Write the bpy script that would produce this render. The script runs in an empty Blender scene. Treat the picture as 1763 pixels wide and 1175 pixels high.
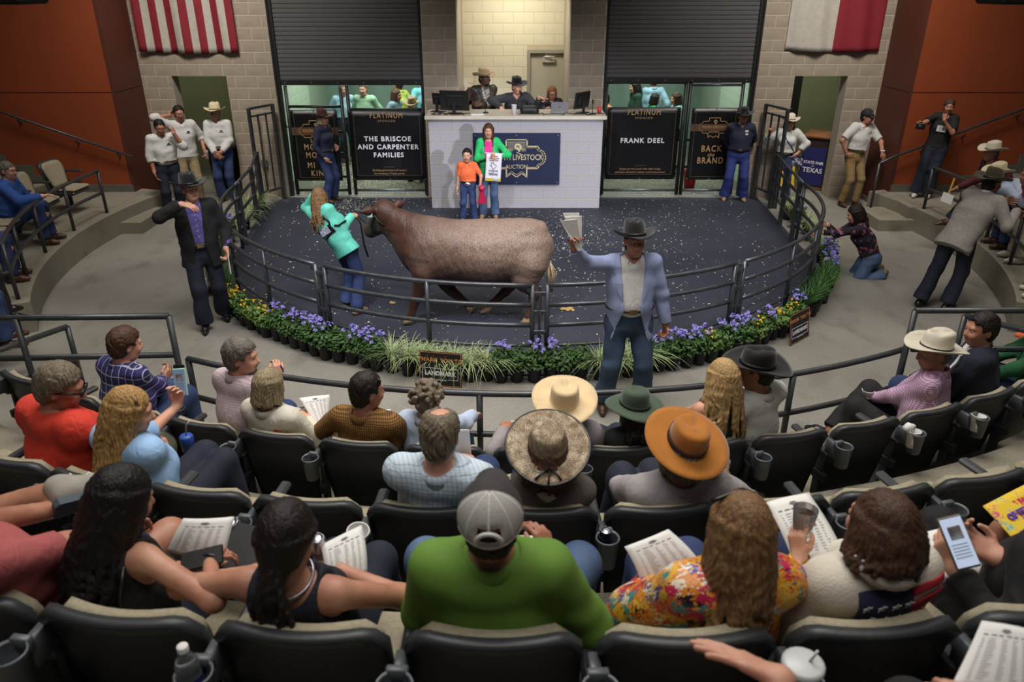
import bpy, math, random
import numpy as np
from math import sin, cos, pi, radians as R_, sqrt, atan2
random.seed(7); rng = np.random.default_rng(7)
SC = bpy.context.scene
COL = SC.collection
# ---------------------------------------------------------------- camera
CAMH, FPX, PIT = 3.65, 1310.0, R_(25)
cam = bpy.data.cameras.new('camera'); camo = bpy.data.objects.new('camera', cam); COL.objects.link(camo)
camo.location = (0, 0, CAMH); camo.rotation_euler = (pi/2 - PIT, 0, 0)
cam.sensor_width = 36; cam.lens = FPX/1763*36; cam.clip_start = .05; cam.clip_end = 100
cam.dof.use_dof = True; cam.dof.focus_distance = 7.6; cam.dof.aperture_fstop = 3.2
SC.camera = camo
SC.view_settings.view_transform = 'Standard'; SC.view_settings.look = 'None'
SC.view_settings.gamma = 1; SC.view_settings.use_curve_mapping = False
SC.view_settings.exposure = 0.0
# ---------------------------------------------------------------- light
W = bpy.data.worlds.new('world'); SC.world = W; W.use_nodes = True
W.node_tree.nodes['Background'].inputs[0].default_value = (.80, .88, 1, 1)
W.node_tree.nodes['Background'].inputs[1].default_value = .035
def lamp(name, kind, loc, target, power, col=(1, 1, 1), size=1.0, cone=60, blend=.5, sizey=None):
    L = bpy.data.lights.new(name, kind); L.energy = power; L.color = col
    if kind == 'AREA':
        L.shape = 'RECTANGLE'; L.size = size; L.size_y = sizey or size; L.spread = R_(cone)
    if kind == 'SPOT': L.spot_size = R_(cone); L.spot_blend = blend; L.shadow_soft_size = size
    o = bpy.data.objects.new(name, L); COL.objects.link(o); o.location = loc
    d = np.array(target, float) - np.array(loc, float)
    yaw = atan2(d[0], -d[1]) if abs(d[0]) + abs(d[1]) > 1e-6 else 0
    o.rotation_euler = (atan2(sqrt(d[0]**2 + d[1]**2), -d[2]), 0, yaw + pi)
    o.rotation_mode = 'XYZ'
    import mathutils
    o.rotation_euler = mathutils.Vector(d).to_track_quat('-Z', 'Y').to_euler()
    return o
lamp('ring_spot_lamp', 'SPOT', (-2.6, 3.4, 7.6), (-.7, 11.2, .2), 1500, (.88, .91, 1), .25, 44, .55)
lamp('ring_spot_lamp', 'SPOT', (3.0, 3.4, 7.6), (.9, 11.2, .2), 1500, (.88, .91, 1), .25, 44, .55)
lamp('ring_spot_lamp', 'SPOT', (0.2, 10.6, 7.6), (0.1, 9.8, 0), 420, (.93, .94, 1), .3, 70, .6)
lamp('show_lamp', 'SPOT', (5.2, 4.2, 3.2), (.1, 13.5, .62), 2300, (.86, .88, 1), .10, 19, .35)
lamp('house_lamp', 'AREA', (0, 5.4, 7.5), (0, 5.6, 0), 300, (1, .96, .90), 5, 120, sizey=2.5)
lamp('house_lamp', 'AREA', (0, 1.0, 7.5), (0, 2.2, 0), 70, (1, .96, .90), 5, 120, sizey=2.0)
lamp('house_lamp', 'AREA', (-5.6, 8.2, 7.5), (-5.4, 8.4, 0), 80, (1, .93, .82), 2.5, 120)
lamp('house_lamp', 'AREA', (5.8, 8.2, 7.5), (5.6, 8.4, 0), 80, (1, .93, .82), 2.5, 120)
lamp('booth_lamp', 'AREA', (.05, 14.8, 3.9), (.05, 16.0, 2.2), 42, (1, .95, .82), .8, 150)
lamp('wall_wash_lamp', 'AREA', (-4.6, 11.2, 6.2), (-5.2, 14.3, 1.4), 85, (1, .94, .87), 1.2, 100)
lamp('wall_wash_lamp', 'AREA', (4.8, 11.2, 6.2), (5.4, 14.3, 1.4), 85, (1, .94, .87), 1.2, 100)
lamp('back_room_lamp', 'AREA', (-2.6, 16.6, 3.6), (-2.6, 16.6, 0), 130, (.86, 1, .92), 2.2, 160)
lamp('back_room_lamp', 'AREA', (2.7, 16.6, 3.6), (2.7, 16.6, 0), 105, (.86, 1, .92), 2.2, 160)
lamp('corridor_lamp', 'AREA', (-6.6, 15.6, 3.2), (-6.4, 15.9, 0), 22, (1, 1, .86), .8, 150)
lamp('corridor_lamp', 'AREA', (6.2, 15.6, 3.2), (6.2, 15.9, 0), 34, (1, 1, .86), .8, 150)
# ---------------------------------------------------------------- materials
def lin(c):
    return tuple(((x/255)/12.92 if x/255 <= .04045 else ((x/255+.055)/1.055)**2.4) for x in c)
MATS = {}
class NT:
    def __init__(s, m): s.t = m.node_tree; s.b = s.t.nodes['Principled BSDF']
    def n(s, kind, **kw):
        x = s.t.nodes.new(kind)
        for k, v in kw.items():
            if k.startswith('i_'):
                key = k[2:]; key = int(key) if key.isdigit() else key.replace('_', ' ')
                x.inputs[key].default_value = v
            else: setattr(x, k, v)
        return x
    def l(s, a, b): s.t.links.new(a, b)
    def math(s, op, a, b=None, c=None):
        x = s.t.nodes.new('ShaderNodeMath'); x.operation = op
        for i, v in enumerate((a, b, c)):
            if v is None: continue
            if isinstance(v, (int, float)): x.inputs[i].default_value = v
            else: s.l(v, x.inputs[i])
        return x.outputs[0]
    def mix(s, f, a, b):
        x = s.t.nodes.new('ShaderNodeMix'); x.data_type = 'RGBA'
        for i, v in ((0, f), (6, a), (7, b)):
            if isinstance(v, (int, float)): x.inputs[i].default_value = v
            elif isinstance(v, tuple): x.inputs[i].default_value = (*v, 1) if len(v) == 3 else v
            else: s.l(v, x.inputs[i])
        return x.outputs[2]
    def coord(s, scale=(1, 1, 1), kind='Object'):
        tc = s.n('ShaderNodeTexCoord'); mp = s.n('ShaderNodeMapping'); mp.inputs['Scale'].default_value = scale
        s.l(tc.outputs[kind], mp.inputs[0]); return mp.outputs[0]
    def noise(s, scale=5, stretch=(1, 1, 1), detail=3, kind='Object', out=0):
        x = s.n('ShaderNodeTexNoise'); x.inputs['Scale'].default_value = scale; x.inputs['Detail'].default_value = detail
        s.l(s.coord(stretch, kind), x.inputs['Vector']); return x.outputs[out]
    def ramp(s, f, stops, const=False):
        x = s.n('ShaderNodeValToRGB'); cr = x.color_ramp
        if const: cr.interpolation = 'CONSTANT'
        while len(cr.elements) > 1: cr.elements.remove(cr.elements[-1])
        cr.elements[0].position = stops[0][0]; cr.elements[0].color = (*stops[0][1], 1)
        for p, c in stops[1:]:
            e = cr.elements.new(p); e.color = (*c, 1)
        s.l(f, x.inputs[0]); return x.outputs[0]
    def xyz(s, kind='Object'):
        x = s.n('ShaderNodeSeparateXYZ'); s.l(s.coord((1, 1, 1), kind), x.inputs[0]); return x.outputs
def mat(name, rgb, rough=.65, metal=0, var=.12, scale=12, stretch=(1, 1, 1), bump=0, bscale=60, second=None, spec=.5, emit=None, alpha=None, trans=0, sheen=0):
    if name in MATS: return MATS[name]
    m = bpy.data.materials.new(name); m.use_nodes = True; t = NT(m); b = t.b
    c = lin(rgb)
    b.inputs['Roughness'].default_value = rough; b.inputs['Metallic'].default_value = metal
    b.inputs['Specular IOR Level'].default_value = spec
    if var or second:
        c2 = lin(second) if second else tuple(x*(1-var*2) for x in c)
        c1 = c if second else tuple(min(1, x*(1+var)) for x in c)
        f = t.noise(scale, stretch)
        f = t.ramp(f, [(.32, (0, 0, 0)), (.68, (1, 1, 1))])
        t.l(t.mix(f, c1, c2), b.inputs['Base Color'])
    else: b.inputs['Base Color'].default_value = (*c, 1)
    if bump:
        bp = t.n('ShaderNodeBump'); bp.inputs['Strength'].default_value = bump; bp.inputs['Distance'].default_value = .01
        t.l(t.noise(bscale, stretch, 2), bp.inputs['Height']); t.l(bp.outputs[0], b.inputs['Normal'])
    if emit: b.inputs['Emission Color'].default_value = (*lin(rgb), 1); b.inputs['Emission Strength'].default_value = emit
    if trans: b.inputs['Transmission Weight'].default_value = trans; b.inputs['IOR'].default_value = 1.3
    if sheen: b.inputs['Sheen Weight'].default_value = sheen
    MATS[name] = m; return m
def check_mat(name, base, line, fx, fz, w=.2, line2=None, f2=0, w2=.1, rough=.85, soft=.5):
    """woven check or plaid: lines along the garment's own x and z"""
    if name in MATS: return MATS[name]
    m = bpy.data.materials.new(name); m.use_nodes = True; t = NT(m); b = t.b; b.inputs['Roughness'].default_value = rough
    o = t.xyz(); wob = t.math('MULTIPLY', t.noise(6), .02)
    ux = t.math('ADD', t.math('ADD', o[0], t.math('MULTIPLY', o[1], .45)), wob); uz = t.math('ADD', o[2], wob)
    def lines(u, f, ww): return t.math('LESS_THAN', t.math('FRACT', t.math('MULTIPLY', u, f)), ww)
    a = t.math('MULTIPLY', t.math('ADD', lines(ux, fx, w), lines(uz, fz, w)), soft)
    c = t.mix(a, lin(base), lin(line))
    if line2:
        a2 = t.math('MAXIMUM', lines(ux, f2, w2), lines(uz, f2, w2)); c = t.mix(t.math('MULTIPLY', a2, .7), c, lin(line2))
    t.l(c, b.inputs['Base Color']); MATS[name] = m; return m
def cell_mat(name, base, cols, scale=14, thr=.5, rough=.8, kind='F1'):
    """scattered coloured blotches on a ground colour (prints, mottled hides)"""
    if name in MATS: return MATS[name]
    m = bpy.data.materials.new(name); m.use_nodes = True; t = NT(m); b = t.b; b.inputs['Roughness'].default_value = rough
    v = t.n('ShaderNodeTexVoronoi'); v.inputs['Scale'].default_value = scale
    dis = t.n('ShaderNodeVectorMath'); dis.operation = 'MULTIPLY_ADD'; nz = t.n('ShaderNodeTexNoise'); nz.inputs['Scale'].default_value = scale*1.3
    t.l(nz.outputs['Color'], dis.inputs[0]); dis.inputs[1].default_value = (.09, .09, .09); t.l(t.coord(), dis.inputs[2])
    t.l(dis.outputs[0], v.inputs['Vector'])
    sp = t.n('ShaderNodeSeparateColor'); t.l(v.outputs['Color'], sp.inputs[0])
    n = len(cols); col = t.ramp(sp.outputs[0], [(i/n, lin(c)) for i, c in enumerate(cols)], True)
    f = t.math('LESS_THAN', v.outputs['Distance'], thr)
    t.l(t.mix(f, lin(base), col), b.inputs['Base Color']); MATS[name] = m; return m
def glass(name, tint=(235, 240, 240), rough=.05):
    if name in MATS: return MATS[name]
    m = mat(name, tint, rough, 0, 0); NT(m).b.inputs['Transmission Weight'].default_value = .92; NT(m).b.inputs['IOR'].default_value = 1.25
    return m
# ---------------------------------------------------------------- objects
def link(o, parent=None):
    COL.objects.link(o)
    if parent: o.parent = parent
    return o
def tag(o, label, cat, group=None, kind=None):
    if label: o['label'] = label
    if cat: o['category'] = cat
    if group: o['group'] = group
    if kind: o['kind'] = kind
    return o
def empty(name, loc=(0, 0, 0), yaw=0):
    o = bpy.data.objects.new(name, None); o.location = loc; o.rotation_euler = (0, 0, yaw); o.empty_display_size = .05
    return link(o)
def mesh(name, v, f, smooth=False, mats=(), mi=None):
    me = bpy.data.meshes.new(name); v = np.asarray(v, np.float32)
    if isinstance(f, np.ndarray):
        n, k = f.shape; me.vertices.add(len(v)); me.vertices.foreach_set('co', v.ravel())
        me.loops.add(n*k); me.loops.foreach_set('vertex_index', f.astype(np.int32).ravel())
        me.polygons.add(n); me.polygons.foreach_set('loop_start', np.arange(0, n*k, k, dtype=np.int32))
    else:
        me.from_pydata([tuple(x) for x in v.tolist()], [], f)
    for m in (mats if isinstance(mats, (list, tuple)) else [mats]): me.materials.append(m)
    if mi is not None: me.polygons.foreach_set('material_index', np.asarray(mi, np.int32))
    if smooth: me.polygons.foreach_set('use_smooth', np.ones(len(me.polygons), bool))
    me.update(calc_edges=True); return me
def obj(name, me, parent=None, loc=None, yaw=None):
    o = bpy.data.objects.new(name, me); link(o, parent)
    if loc is not None: o.location = loc
    if yaw is not None: o.rotation_euler = (0, 0, yaw)
    return o
class MB:
    """collects simple shapes into one mesh"""
    def __init__(s): s.v = []; s.f = []; s.mi = []; s.m = 0
    def add(s, v, f):
        o = len(s.v); s.v += [tuple(x) for x in v]; s.f += [tuple(i+o for i in q) for q in f]; s.mi += [s.m]*len(f); return s
    def box(s, x0, x1, y0, y1, z0, z1, bev=0):
        if bev:
            b = bev; v = []; 
            for z, i in ((z0, 1), (z0+b, 0), (z1-b, 0), (z1, 1)):
                q = b if i else 0
                v += [(x0+q, y0+b, z), (x0+b, y0+q, z), (x1-b, y0+q, z), (x1-q, y0+b, z), (x1-q, y1-b, z), (x1-b, y1-q, z), (x0+b, y1-q, z), (x0+q, y1-b, z)]
            f = [(7, 6, 5, 4, 3, 2, 1, 0), (24, 25, 26, 27, 28, 29, 30, 31)]
            for r in range(3): f += [(r*8+i, r*8+(i+1) % 8, r*8+8+(i+1) % 8, r*8+8+i) for i in range(8)]
            return s.add(v, f)
        v = [(x, y, z) for z in (z0, z1) for x, y in ((x0, y0), (x1, y0), (x1, y1), (x0, y1))]
        return s.add(v, [(3, 2, 1, 0), (4, 5, 6, 7), (0, 1, 5, 4), (1, 2, 6, 5), (2, 3, 7, 6), (3, 0, 4, 7)])
    def tube(s, pts, r, n=8, r2=None, caps=True, closed=False):
        P_ = [np.array(p, float) for p in pts]; N = len(P_); v = []; up = np.array((0, 0, 1.))
        u = None
        for i, p in enumerate(P_):
            if closed: d = P_[(i+1) % N] - P_[i-1]
            else: d = P_[min(i+1, N-1)] - P_[max(i-1, 0)]
            d = d/(np.linalg.norm(d)+1e-9)
            if u is None:
                u = np.cross(d, up if abs(d[2]) < .9 else np.array((1., 0, 0)))
            u = u - d*(u@d); u /= np.linalg.norm(u)+1e-9; w = np.cross(d, u)
            rr = r if r2 is None else r + (r2-r)*i/max(1, N-1)
            if isinstance(r, (list, tuple)): rr = r[i]
            v += [p + rr*(cos(2*pi*k/n)*u + sin(2*pi*k/n)*w) for k in range(n)]
        f = [(i*n+k, i*n+(k+1) % n, (i+1)*n+(k+1) % n, (i+1)*n+k) for i in range(N-1) for k in range(n)]
        if closed: f += [((N-1)*n+k, (N-1)*n+(k+1) % n, (k+1) % n, k) for k in range(n)]
        elif caps: f += [tuple(range(n))[::-1], tuple((N-1)*n+k for k in range(n))]
        return s.add(v, f)
    def lathe(s, prof, n=20, c=(0, 0, 0), sx=1, sy=1):
        v = [(c[0]+r*cos(2*pi*k/n)*sx, c[1]+r*sin(2*pi*k/n)*sy, c[2]+z) for r, z in prof for k in range(n)]
        f = [(i*n+k, i*n+(k+1) % n, (i+1)*n+(k+1) % n, (i+1)*n+k) for i in range(len(prof)-1) for k in range(n)]
        return s.add(v, f)
    def grid(s, fn, nu, nv, both=0):
        v = [fn(i/nu, j/nv) for j in range(nv+1) for i in range(nu+1)]
        f = [(j*(nu+1)+i, j*(nu+1)+i+1, (j+1)*(nu+1)+i+1, (j+1)*(nu+1)+i) for j in range(nv) for i in range(nu)]
        return s.add(v, f)
    def prism(s, poly, z0, z1):
        n = len(poly); v = [(x, y, z0) for x, y in poly] + [(x, y, z1) for x, y in poly]
        return s.add(v, [tuple(range(n))[::-1], tuple(range(n, 2*n))] + [(i, (i+1) % n, n+(i+1) % n, n+i) for i in range(n)])
    def xf(s, fn): s.v = [tuple(fn(np.array(p))) for p in s.v]; return s
    def build(s, name, m, parent=None, smooth=False, loc=None, yaw=None):
        ms = m if isinstance(m, (list, tuple)) else [m]
        return obj(name, mesh(name, s.v, s.f, smooth, ms, s.mi if len(ms) > 1 else None), parent, loc, yaw)
def text(body, size, m, loc, rot, parent=None, name='lettering', ex=.001, align='CENTER', sx=1.0, space=1.0, shear=0, bold=0, aty='CENTER'):
    c = bpy.data.curves.new(name, 'FONT'); c.body = body; c.size = size; c.align_x = align; c.align_y = aty
    c.extrude = ex; c.space_character = space; c.shear = shear; c.resolution_u = 3; c.offset = bold
    c.materials.append(m); o = bpy.data.objects.new(name, c); link(o, parent); o.location = loc; o.rotation_euler = rot
    o.scale = (sx, 1, 1); return o
def copy_tree(o, parent=None):
    c = o.copy(); COL.objects.link(c); c.parent = parent
    for ch in list(o.children): copy_tree(ch, c)
    return c
CX0, CY0 = .13, 11.3            # centre of the show ring
def polar(r, deg, z=0):         # angle from the ring's centre, 0 = towards the seats
    a = R_(deg); return np.array((CX0 + r*sin(a), CY0 - r*cos(a), z))
def ray(u, v):
    x = (u-881.5)/FPX; y = (v-587.5)/FPX
    return np.array((x, cos(PIT)-y*sin(PIT), -sin(PIT)-y*cos(PIT)))
def at(u, v, z=None, Y=None):   # a sight line met with a height or a depth: used once, to survey places
    d = ray(u, v); t = (z-CAMH)/d[2] if z is not None else Y/d[1]
    return np.array((0, 0, CAMH)) + t*d
def atr(u, v, r):               # a sight line met with the seating arc of radius r
    d = ray(u, v); a = d[0]**2+d[1]**2; b = -2*(CX0*d[0]+CY0*d[1]); c = CX0**2+CY0**2-r*r
    return np.array((0, 0, CAMH)) + d*((-b-sqrt(max(0, b*b-4*a*c)))/(2*a))
# ---------------------------------------------------------------- the setting
M_MORTAR = mat('mortar', (178, 168, 152), .9, var=.04)
M_BLOCK = mat('split_block', (150, 137, 121), .9, var=.08, scale=5, bump=.25, bscale=90)
M_PBLOCK = mat('podium_block', (172, 168, 172), .9, var=.05, scale=45, bump=.12, bscale=90)
M_CREAM = mat('cream_block', (214, 204, 176), .8, var=.03, scale=4)
M_CREAMJ = mat('cream_joint', (190, 178, 148), .85, var=.03)
def conc(name, rgb, dark, stain):
    m = bpy.data.materials.new(name); m.use_nodes = True; t = NT(m); b = t.b; b.inputs['Roughness'].default_value = .72; b.inputs['Specular IOR Level'].default_value = .3
    a = t.ramp(t.noise(.7, detail=6), [(.35, lin(rgb)), (.7, lin(dark))])
    s2 = t.ramp(t.noise(2.3, (1, .6, 1), 7), [(.54, (0, 0, 0)), (.72, (1, 1, 1))])
    s3 = t.ramp(t.noise(40, detail=2), [(.3, (.86, .86, .86)), (.7, (1.04, 1.04, 1.04))])
    mm = t.n('ShaderNodeMix'); mm.data_type = 'RGBA'; mm.blend_type = 'MULTIPLY'; mm.inputs[0].default_value = 1
    t.l(t.mix(t.math('MULTIPLY', s2, .6), a, lin(stain)), mm.inputs[6]); t.l(s3, mm.inputs[7])
    t.l(mm.outputs[2], b.inputs['Base Color']); MATS[name] = m; return m
M_CONC = conc('arena_concrete', (146, 142, 134), (126, 122, 114), (102, 97, 88))
M_TREAD = conc('bleacher_concrete', (144, 138, 122), (126, 120, 106), (104, 98, 86))
M_ORANGE = mat('orange_panel', (138, 62, 28), .6, var=.04, scale=1.2)
M_RUST = mat('rust_panel', (82, 38, 24), .6, var=.06, scale=1.2)
M_GREYTRIM = mat('grey_trim', (92, 90, 82), .7, var=.05)
M_STEEL = mat('dark_pipe', (66, 68, 70), .38, .35, var=.10, scale=20)
M_FENCE = mat('fence_pipe', (74, 76, 80), .36, .5, var=.12, scale=14)
M_BLACK = mat('black_plastic', (24, 24, 25), .5, var=.08)
def structure(o, label=None):
    o['kind'] = 'structure'
    if label: o['label'] = label
    return o
BLK = {}
def block_mesh(w, h, d, m):
    k = (round(w, 3), round(h, 3), d, m.name)
    if k not in BLK:
        b = .004; x, z = w/2, h/2
        v = [(-x, 0, -z), (x, 0, -z), (x, 0, z), (-x, 0, z), (-x+b, -d, -z+b), (x-b, -d, -z+b), (x-b, -d, z-b), (-x+b, -d, z-b)]
        BLK[k] = mesh('block', v, [(4, 5, 6, 7), (0, 1, 5, 4), (1, 2, 6, 5), (2, 3, 7, 6), (3, 0, 4, 7), (3, 2, 1, 0)], False, m)
    return BLK[k]
def block_wall(parent, x0, x1, z0, z1, y, m, openings=(), ch=.2, bw=.4, off=0, joint=.011, d=.003, yaw=0, face=None):
    """running-bond masonry in front of a backing face at depth y"""
    nz = int(round((z1-z0)/ch))
    for i in range(nz):
        a, b = z0+i*ch, z0+(i+1)*ch
        spans = [(x0, x1)]
        for ox0, ox1, oz0, oz1 in openings:
            if a < oz1-.02 and b > oz0+.02:
                spans = [q for s in spans for q in ((s[0], min(s[1], ox0)), (max(s[0], ox1), s[1])) if q[1]-q[0] > .02]
        for s0, s1 in spans:
            x = x0 + off - (bw/2 if i % 2 else 0) - 4*bw
            while x < s1:
                l, r = max(x, s0), min(x+bw, s1)
                if r-l > .03:
                    o = bpy.data.objects.new('block', block_mesh(r-l-joint, ch-joint, d, m)); link(o, parent)
                    if yaw: o.location = face((l+r)/2, (a+b)/2); o.rotation_euler = (0, 0, yaw)
                    else: o.location = ((l+r)/2, y, (a+b)/2)
                x += bw
# arena floor
fl = MB().box(-14, 14, -3, 14.9, -.2, 0).build('floor', M_CONC); structure(fl)
bf = MB().box(-8.6, 8.6, 14.9, 21, -.2, 0).build('floor', conc('yard_concrete', (120, 118, 104), (96, 94, 84), (80, 76, 64))); structure(bf)
YW = 14.3
ZT = 5.0
# back walls, left and right of the two roll-up openings
def wall_with_door(name, x0, x1, dx0, dx1, dz):
    b = MB(); y0, y1 = YW+.004, YW+.30
    b.box(x0, dx0, y0, y1, 0, ZT); b.box(dx1, x1, y0, y1, 0, ZT); b.box(dx0, dx1, y0, y1, dz, ZT)
    o = b.build(name, M_MORTAR); structure(o)
    block_wall(o, x0, x1, 0, ZT, YW+.004, M_BLOCK, [(dx0, dx1, 0, dz)])
    return o
wall_with_door('wall_left', -6.95, -4.25, -6.08, -5.10, 2.2)
wall_with_door('wall_right', 4.38, 6.95, 5.05, 6.00, 2.2)
for nm, x0, x1 in (('wall_pier_left', -1.58, -.97), ('wall_pier_right', 1.02, 1.64)):
    o = MB().box(x0, x1, YW+.004, 16.3, 0, ZT).build(nm, M_MORTAR); structure(o)
    block_wall(o, x0, x1, 0, ZT, YW+.004, M_BLOCK, off=.0 if x0 < 0 else .2)
# painted wall at the back of the booth with its door
o = MB().box(-.97, .30, 16.0, 16.3, 0, ZT).box(1.2, 1.02+.3, 16.0, 16.3, 0, ZT).box(.30, 1.2, 16.0, 16.3, 2.52, ZT).build('wall_back', M_CREAMJ); structure(o)
block_wall(o, -.97, 1.02, .4, ZT, 16.0, M_CREAM, [(.30, 1.02, .3, 2.52)], joint=.006, d=.004)
o = MB().box(-.97, 1.02, 13.62, 16.0, 0, .45).build('floor_booth', M_GREYTRIM); structure(o)
M_DOOR = mat('door_paint', (176, 168, 146), .6, var=.03, scale=3); M_DFRAME = mat('door_frame_paint', (150, 143, 126), .55, var=.03)
d1 = MB().box(.36, 1.02, 16.06, 16.11, .45, 2.46).build('door_1', M_DOOR); structure(d1)
MB().box(.30, .36, 15.97, 16.2, .45, 2.52).box(.36, 1.02, 15.97, 16.2, 2.46, 2.52).build('door_frame', M_DFRAME, d1)
MB().box(.60, .86, 15.99, 16.06, 2.28, 2.37, .008).tube([(.64, 15.97, 2.39), (.84, 15.90, 2.40), (.66, 15.98, 2.42)], .011).build('door_closer', mat('closer', (196, 190, 176), .4, .4), d1)
MB().tube([(.95, 16.06, 1.42), (.95, 16.0, 1.42)], .012).tube([(.95, 16.0, 1.42), (.85, 15.99, 1.42)], .011).build('door_handle', mat('satin_metal', (170, 168, 160), .35, .8), d1)
# orange side walls with their rust coloured return and black reveal
for s, nm in ((-1, 'left'), (1, 'right')):
    b = MB(); b.box(*sorted((s*6.68, s*14)), 13.25, 13.5, .0, 2.035).box(*sorted((s*6.68, s*14)), 13.25, 13.5, 2.05, 5.2)
    b.m = 1; b.box(*sorted((s*6.69, s*14)), 13.262, 13.5, 2.03, 2.06)
    o = b.build('wall_orange_'+nm, [M_ORANGE, M_BLACK]); structure(o)
    b = MB(); b.box(*sorted((s*6.62, s*6.68)), 13.25, 14.31, .1, 2.035).box(*sorted((s*6.62, s*6.68)), 13.25, 14.31, 2.05, 5.2)
    b.m = 1; b.box(*sorted((s*6.632, s*6.68)), 13.255, 14.3, 2.03, 2.06).box(*sorted((s*6.61, s*6.68)), 13.24, 14.31, 0, .1)
    o = b.build('wall_return_'+nm, [M_RUST, M_GREYTRIM]); structure(o)
# podium
POD = MB().box(-1.44, 1.57, 13.508, 14.24, 0, 1.575).build('podium', M_MORTAR)
tag(POD, 'masonry block auction podium with pale worktop in the middle of the ring back', 'podium')
block_wall(POD, -1.45, 1.58, -.02, 1.58, 13.508, M_PBLOCK, off=.2)
block_wall(POD, 13.5, 14.24, -.02, 1.58, 0, M_PBLOCK, yaw=-pi/2, face=lambda a, z: (-1.44, a, z))
block_wall(POD, 13.5, 14.24, -.02, 1.58, 0, M_PBLOCK, yaw=pi/2, face=lambda a, z: (1.57, a, z))
MB().box(-1.50, 1.63, 13.42, 14.27, 1.575, 1.635, .008).build('worktop', mat('worktop', (205, 195, 176), .5, var=.04), POD)
# roll-up doors: curtain slats, guides and bottom bar
M_SLAT = mat('curtain_slat', (84, 82, 82), .75, 0, var=.06, scale=3, stretch=(.3, 1, 6), spec=.25)
slat_me = {}
for k, (x0, x1, zb) in enumerate(((-4.25, -1.58, 2.06), (1.64, 4.38, 2.10))):
    dr = empty('roll_up_door', ((x0+x1)/2, YW+.16, zb)); tag(dr, ('left' if k == 0 else 'right')+' dark grey roll-up door curtain half lowered beside the podium', 'door')
    w = (x1-x0)/2-.03; pitch = .074
    n = int((ZT-zb-.05)/pitch)
    ps = [(.002, 0), (-.008, .005), (-.010, .035), (-.008, .066), (.002, .071), (.004, .074), (.012, .070), (.012, .003)]
    v = [(x, y, z) for x in (-w, w) for y, z in ps]; q = len(ps)
    me = mesh('slat', v, [tuple(range(q)), tuple(range(2*q-1, q-1, -1))] + [(i, q+i, q+(i+1) % q, (i+1) % q) for i in range(q)], False, M_SLAT)
    for i in range(n): obj('slat', me, dr, (0, 0, .06+i*pitch))
    MB().box(-w, w, -.03, .03, -.03, .06, .006).build('bottom_bar', M_BLACK, dr)
    bb = MB()
    for i in range(6): bb.tube([(-w+.12+i*(2*w-.24)/5, -.03, .015), (-w+.12+i*(2*w-.24)/5, -.038, .015)], .012, 6)
    bb.build('bolt_heads', mat('bolt', (150, 150, 150), .4, .7), dr)
    for s in (-1, 1): structure(MB().box(s*w-.035, s*w+.035, -.05, .05, -zb, ZT-zb).build('trim_guide_rail', M_BLACK, None, False, tuple(dr.location)))
# room behind the roll-up doors
M_GREENW = mat('pale_green_block', (176, 190, 168), .8, var=.04, scale=3); M_GJ = mat('green_joint', (150, 162, 142), .85, var=.03)
o = MB().box(-8.6, 8.6, 19.4, 19.6, 0, 4).build('wall_yard_back', mat('yard_panel', (128, 150, 136), .7, var=.14, scale=2, stretch=(1, 1, .25))); structure(o)
for s, nm in ((-1, 'left'), (1, 'right')):
    xx = s*4.5 if s < 0 else 4.62
    o = MB().box(*sorted((xx, xx+s*.25)), YW+.31, 19.4, 0, 4).build('wall_yard_'+nm, M_GJ); structure(o)
    block_wall(o, YW+.32, 17.6, 0, 2.4, 0, M_GREENW, yaw=-s*pi/2 if s > 0 else pi/2, face=(lambda a, z: (4.62, a, z)) if s > 0 else (lambda a, z: (-4.5, a, z)), joint=.006, d=.004)
o = MB().box(-1.58, -.97, 16.3, 19.4, 0, 4).box(1.02, 1.64, 16.3, 19.4, 0, 4).build('wall_yard_middle', M_GJ); structure(o)
o = MB().box(-8.6, 8.6, 14.6, 19.6, 4, 4.1).build('ceiling_yard', M_GREYTRIM); structure(o)
# corridors behind the two doorways
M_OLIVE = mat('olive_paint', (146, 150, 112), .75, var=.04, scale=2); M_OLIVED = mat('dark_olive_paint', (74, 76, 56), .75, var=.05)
for s, nm in ((-1, 'left'), (1, 'right')):
    o = MB().box(*sorted((s*4.9, s*8.5)), 17.0, 17.2, 0, 3.2).box(*sorted((s*8.3, s*8.5)), 14.6, 17.0, 0, 3.2).build('wall_corridor_'+nm, M_OLIVE); structure(o)
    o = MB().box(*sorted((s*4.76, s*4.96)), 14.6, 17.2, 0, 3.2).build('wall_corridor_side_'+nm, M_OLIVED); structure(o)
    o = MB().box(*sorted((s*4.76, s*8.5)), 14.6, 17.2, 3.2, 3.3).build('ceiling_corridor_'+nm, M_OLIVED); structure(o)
# bleachers: curved concrete platforms
def arc_slab(name, r0, r1, a0, a1, z0, z1, m, n=None):
    n = n or max(6, int(abs(a1-a0)/2)); b = MB(); v = []; 
    for i in range(n+1):
        a = a0+(a1-a0)*i/n
        v += [polar(r0, a, z0), polar(r1, a, z0), polar(r1, a, z1), polar(r0, a, z1)]
    f = [(0, 1, 2, 3), (4*n+3, 4*n+2, 4*n+1, 4*n)]
    for i in range(n):
        o = 4*i
        for j in range(4): f.append((o+j, o+(j+1) % 4, o+4+(j+1) % 4, o+4+j)[::-1])
    b.add(v, f); return b.build(name, m)
ROWS = [(7.5, .35), (8.66, .80), (9.80, 1.25), (10.95, 1.70)]
for k, (r0, r1, z) in enumerate(((6.42, 7.62, .35), (7.62, 8.76, .80), (8.76, 9.92, 1.25), (9.92, 11.9, 1.70))):
    structure(arc_slab('floor_tread_centre', r0, r1, -37, 40, 0, z, M_TREAD))
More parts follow.
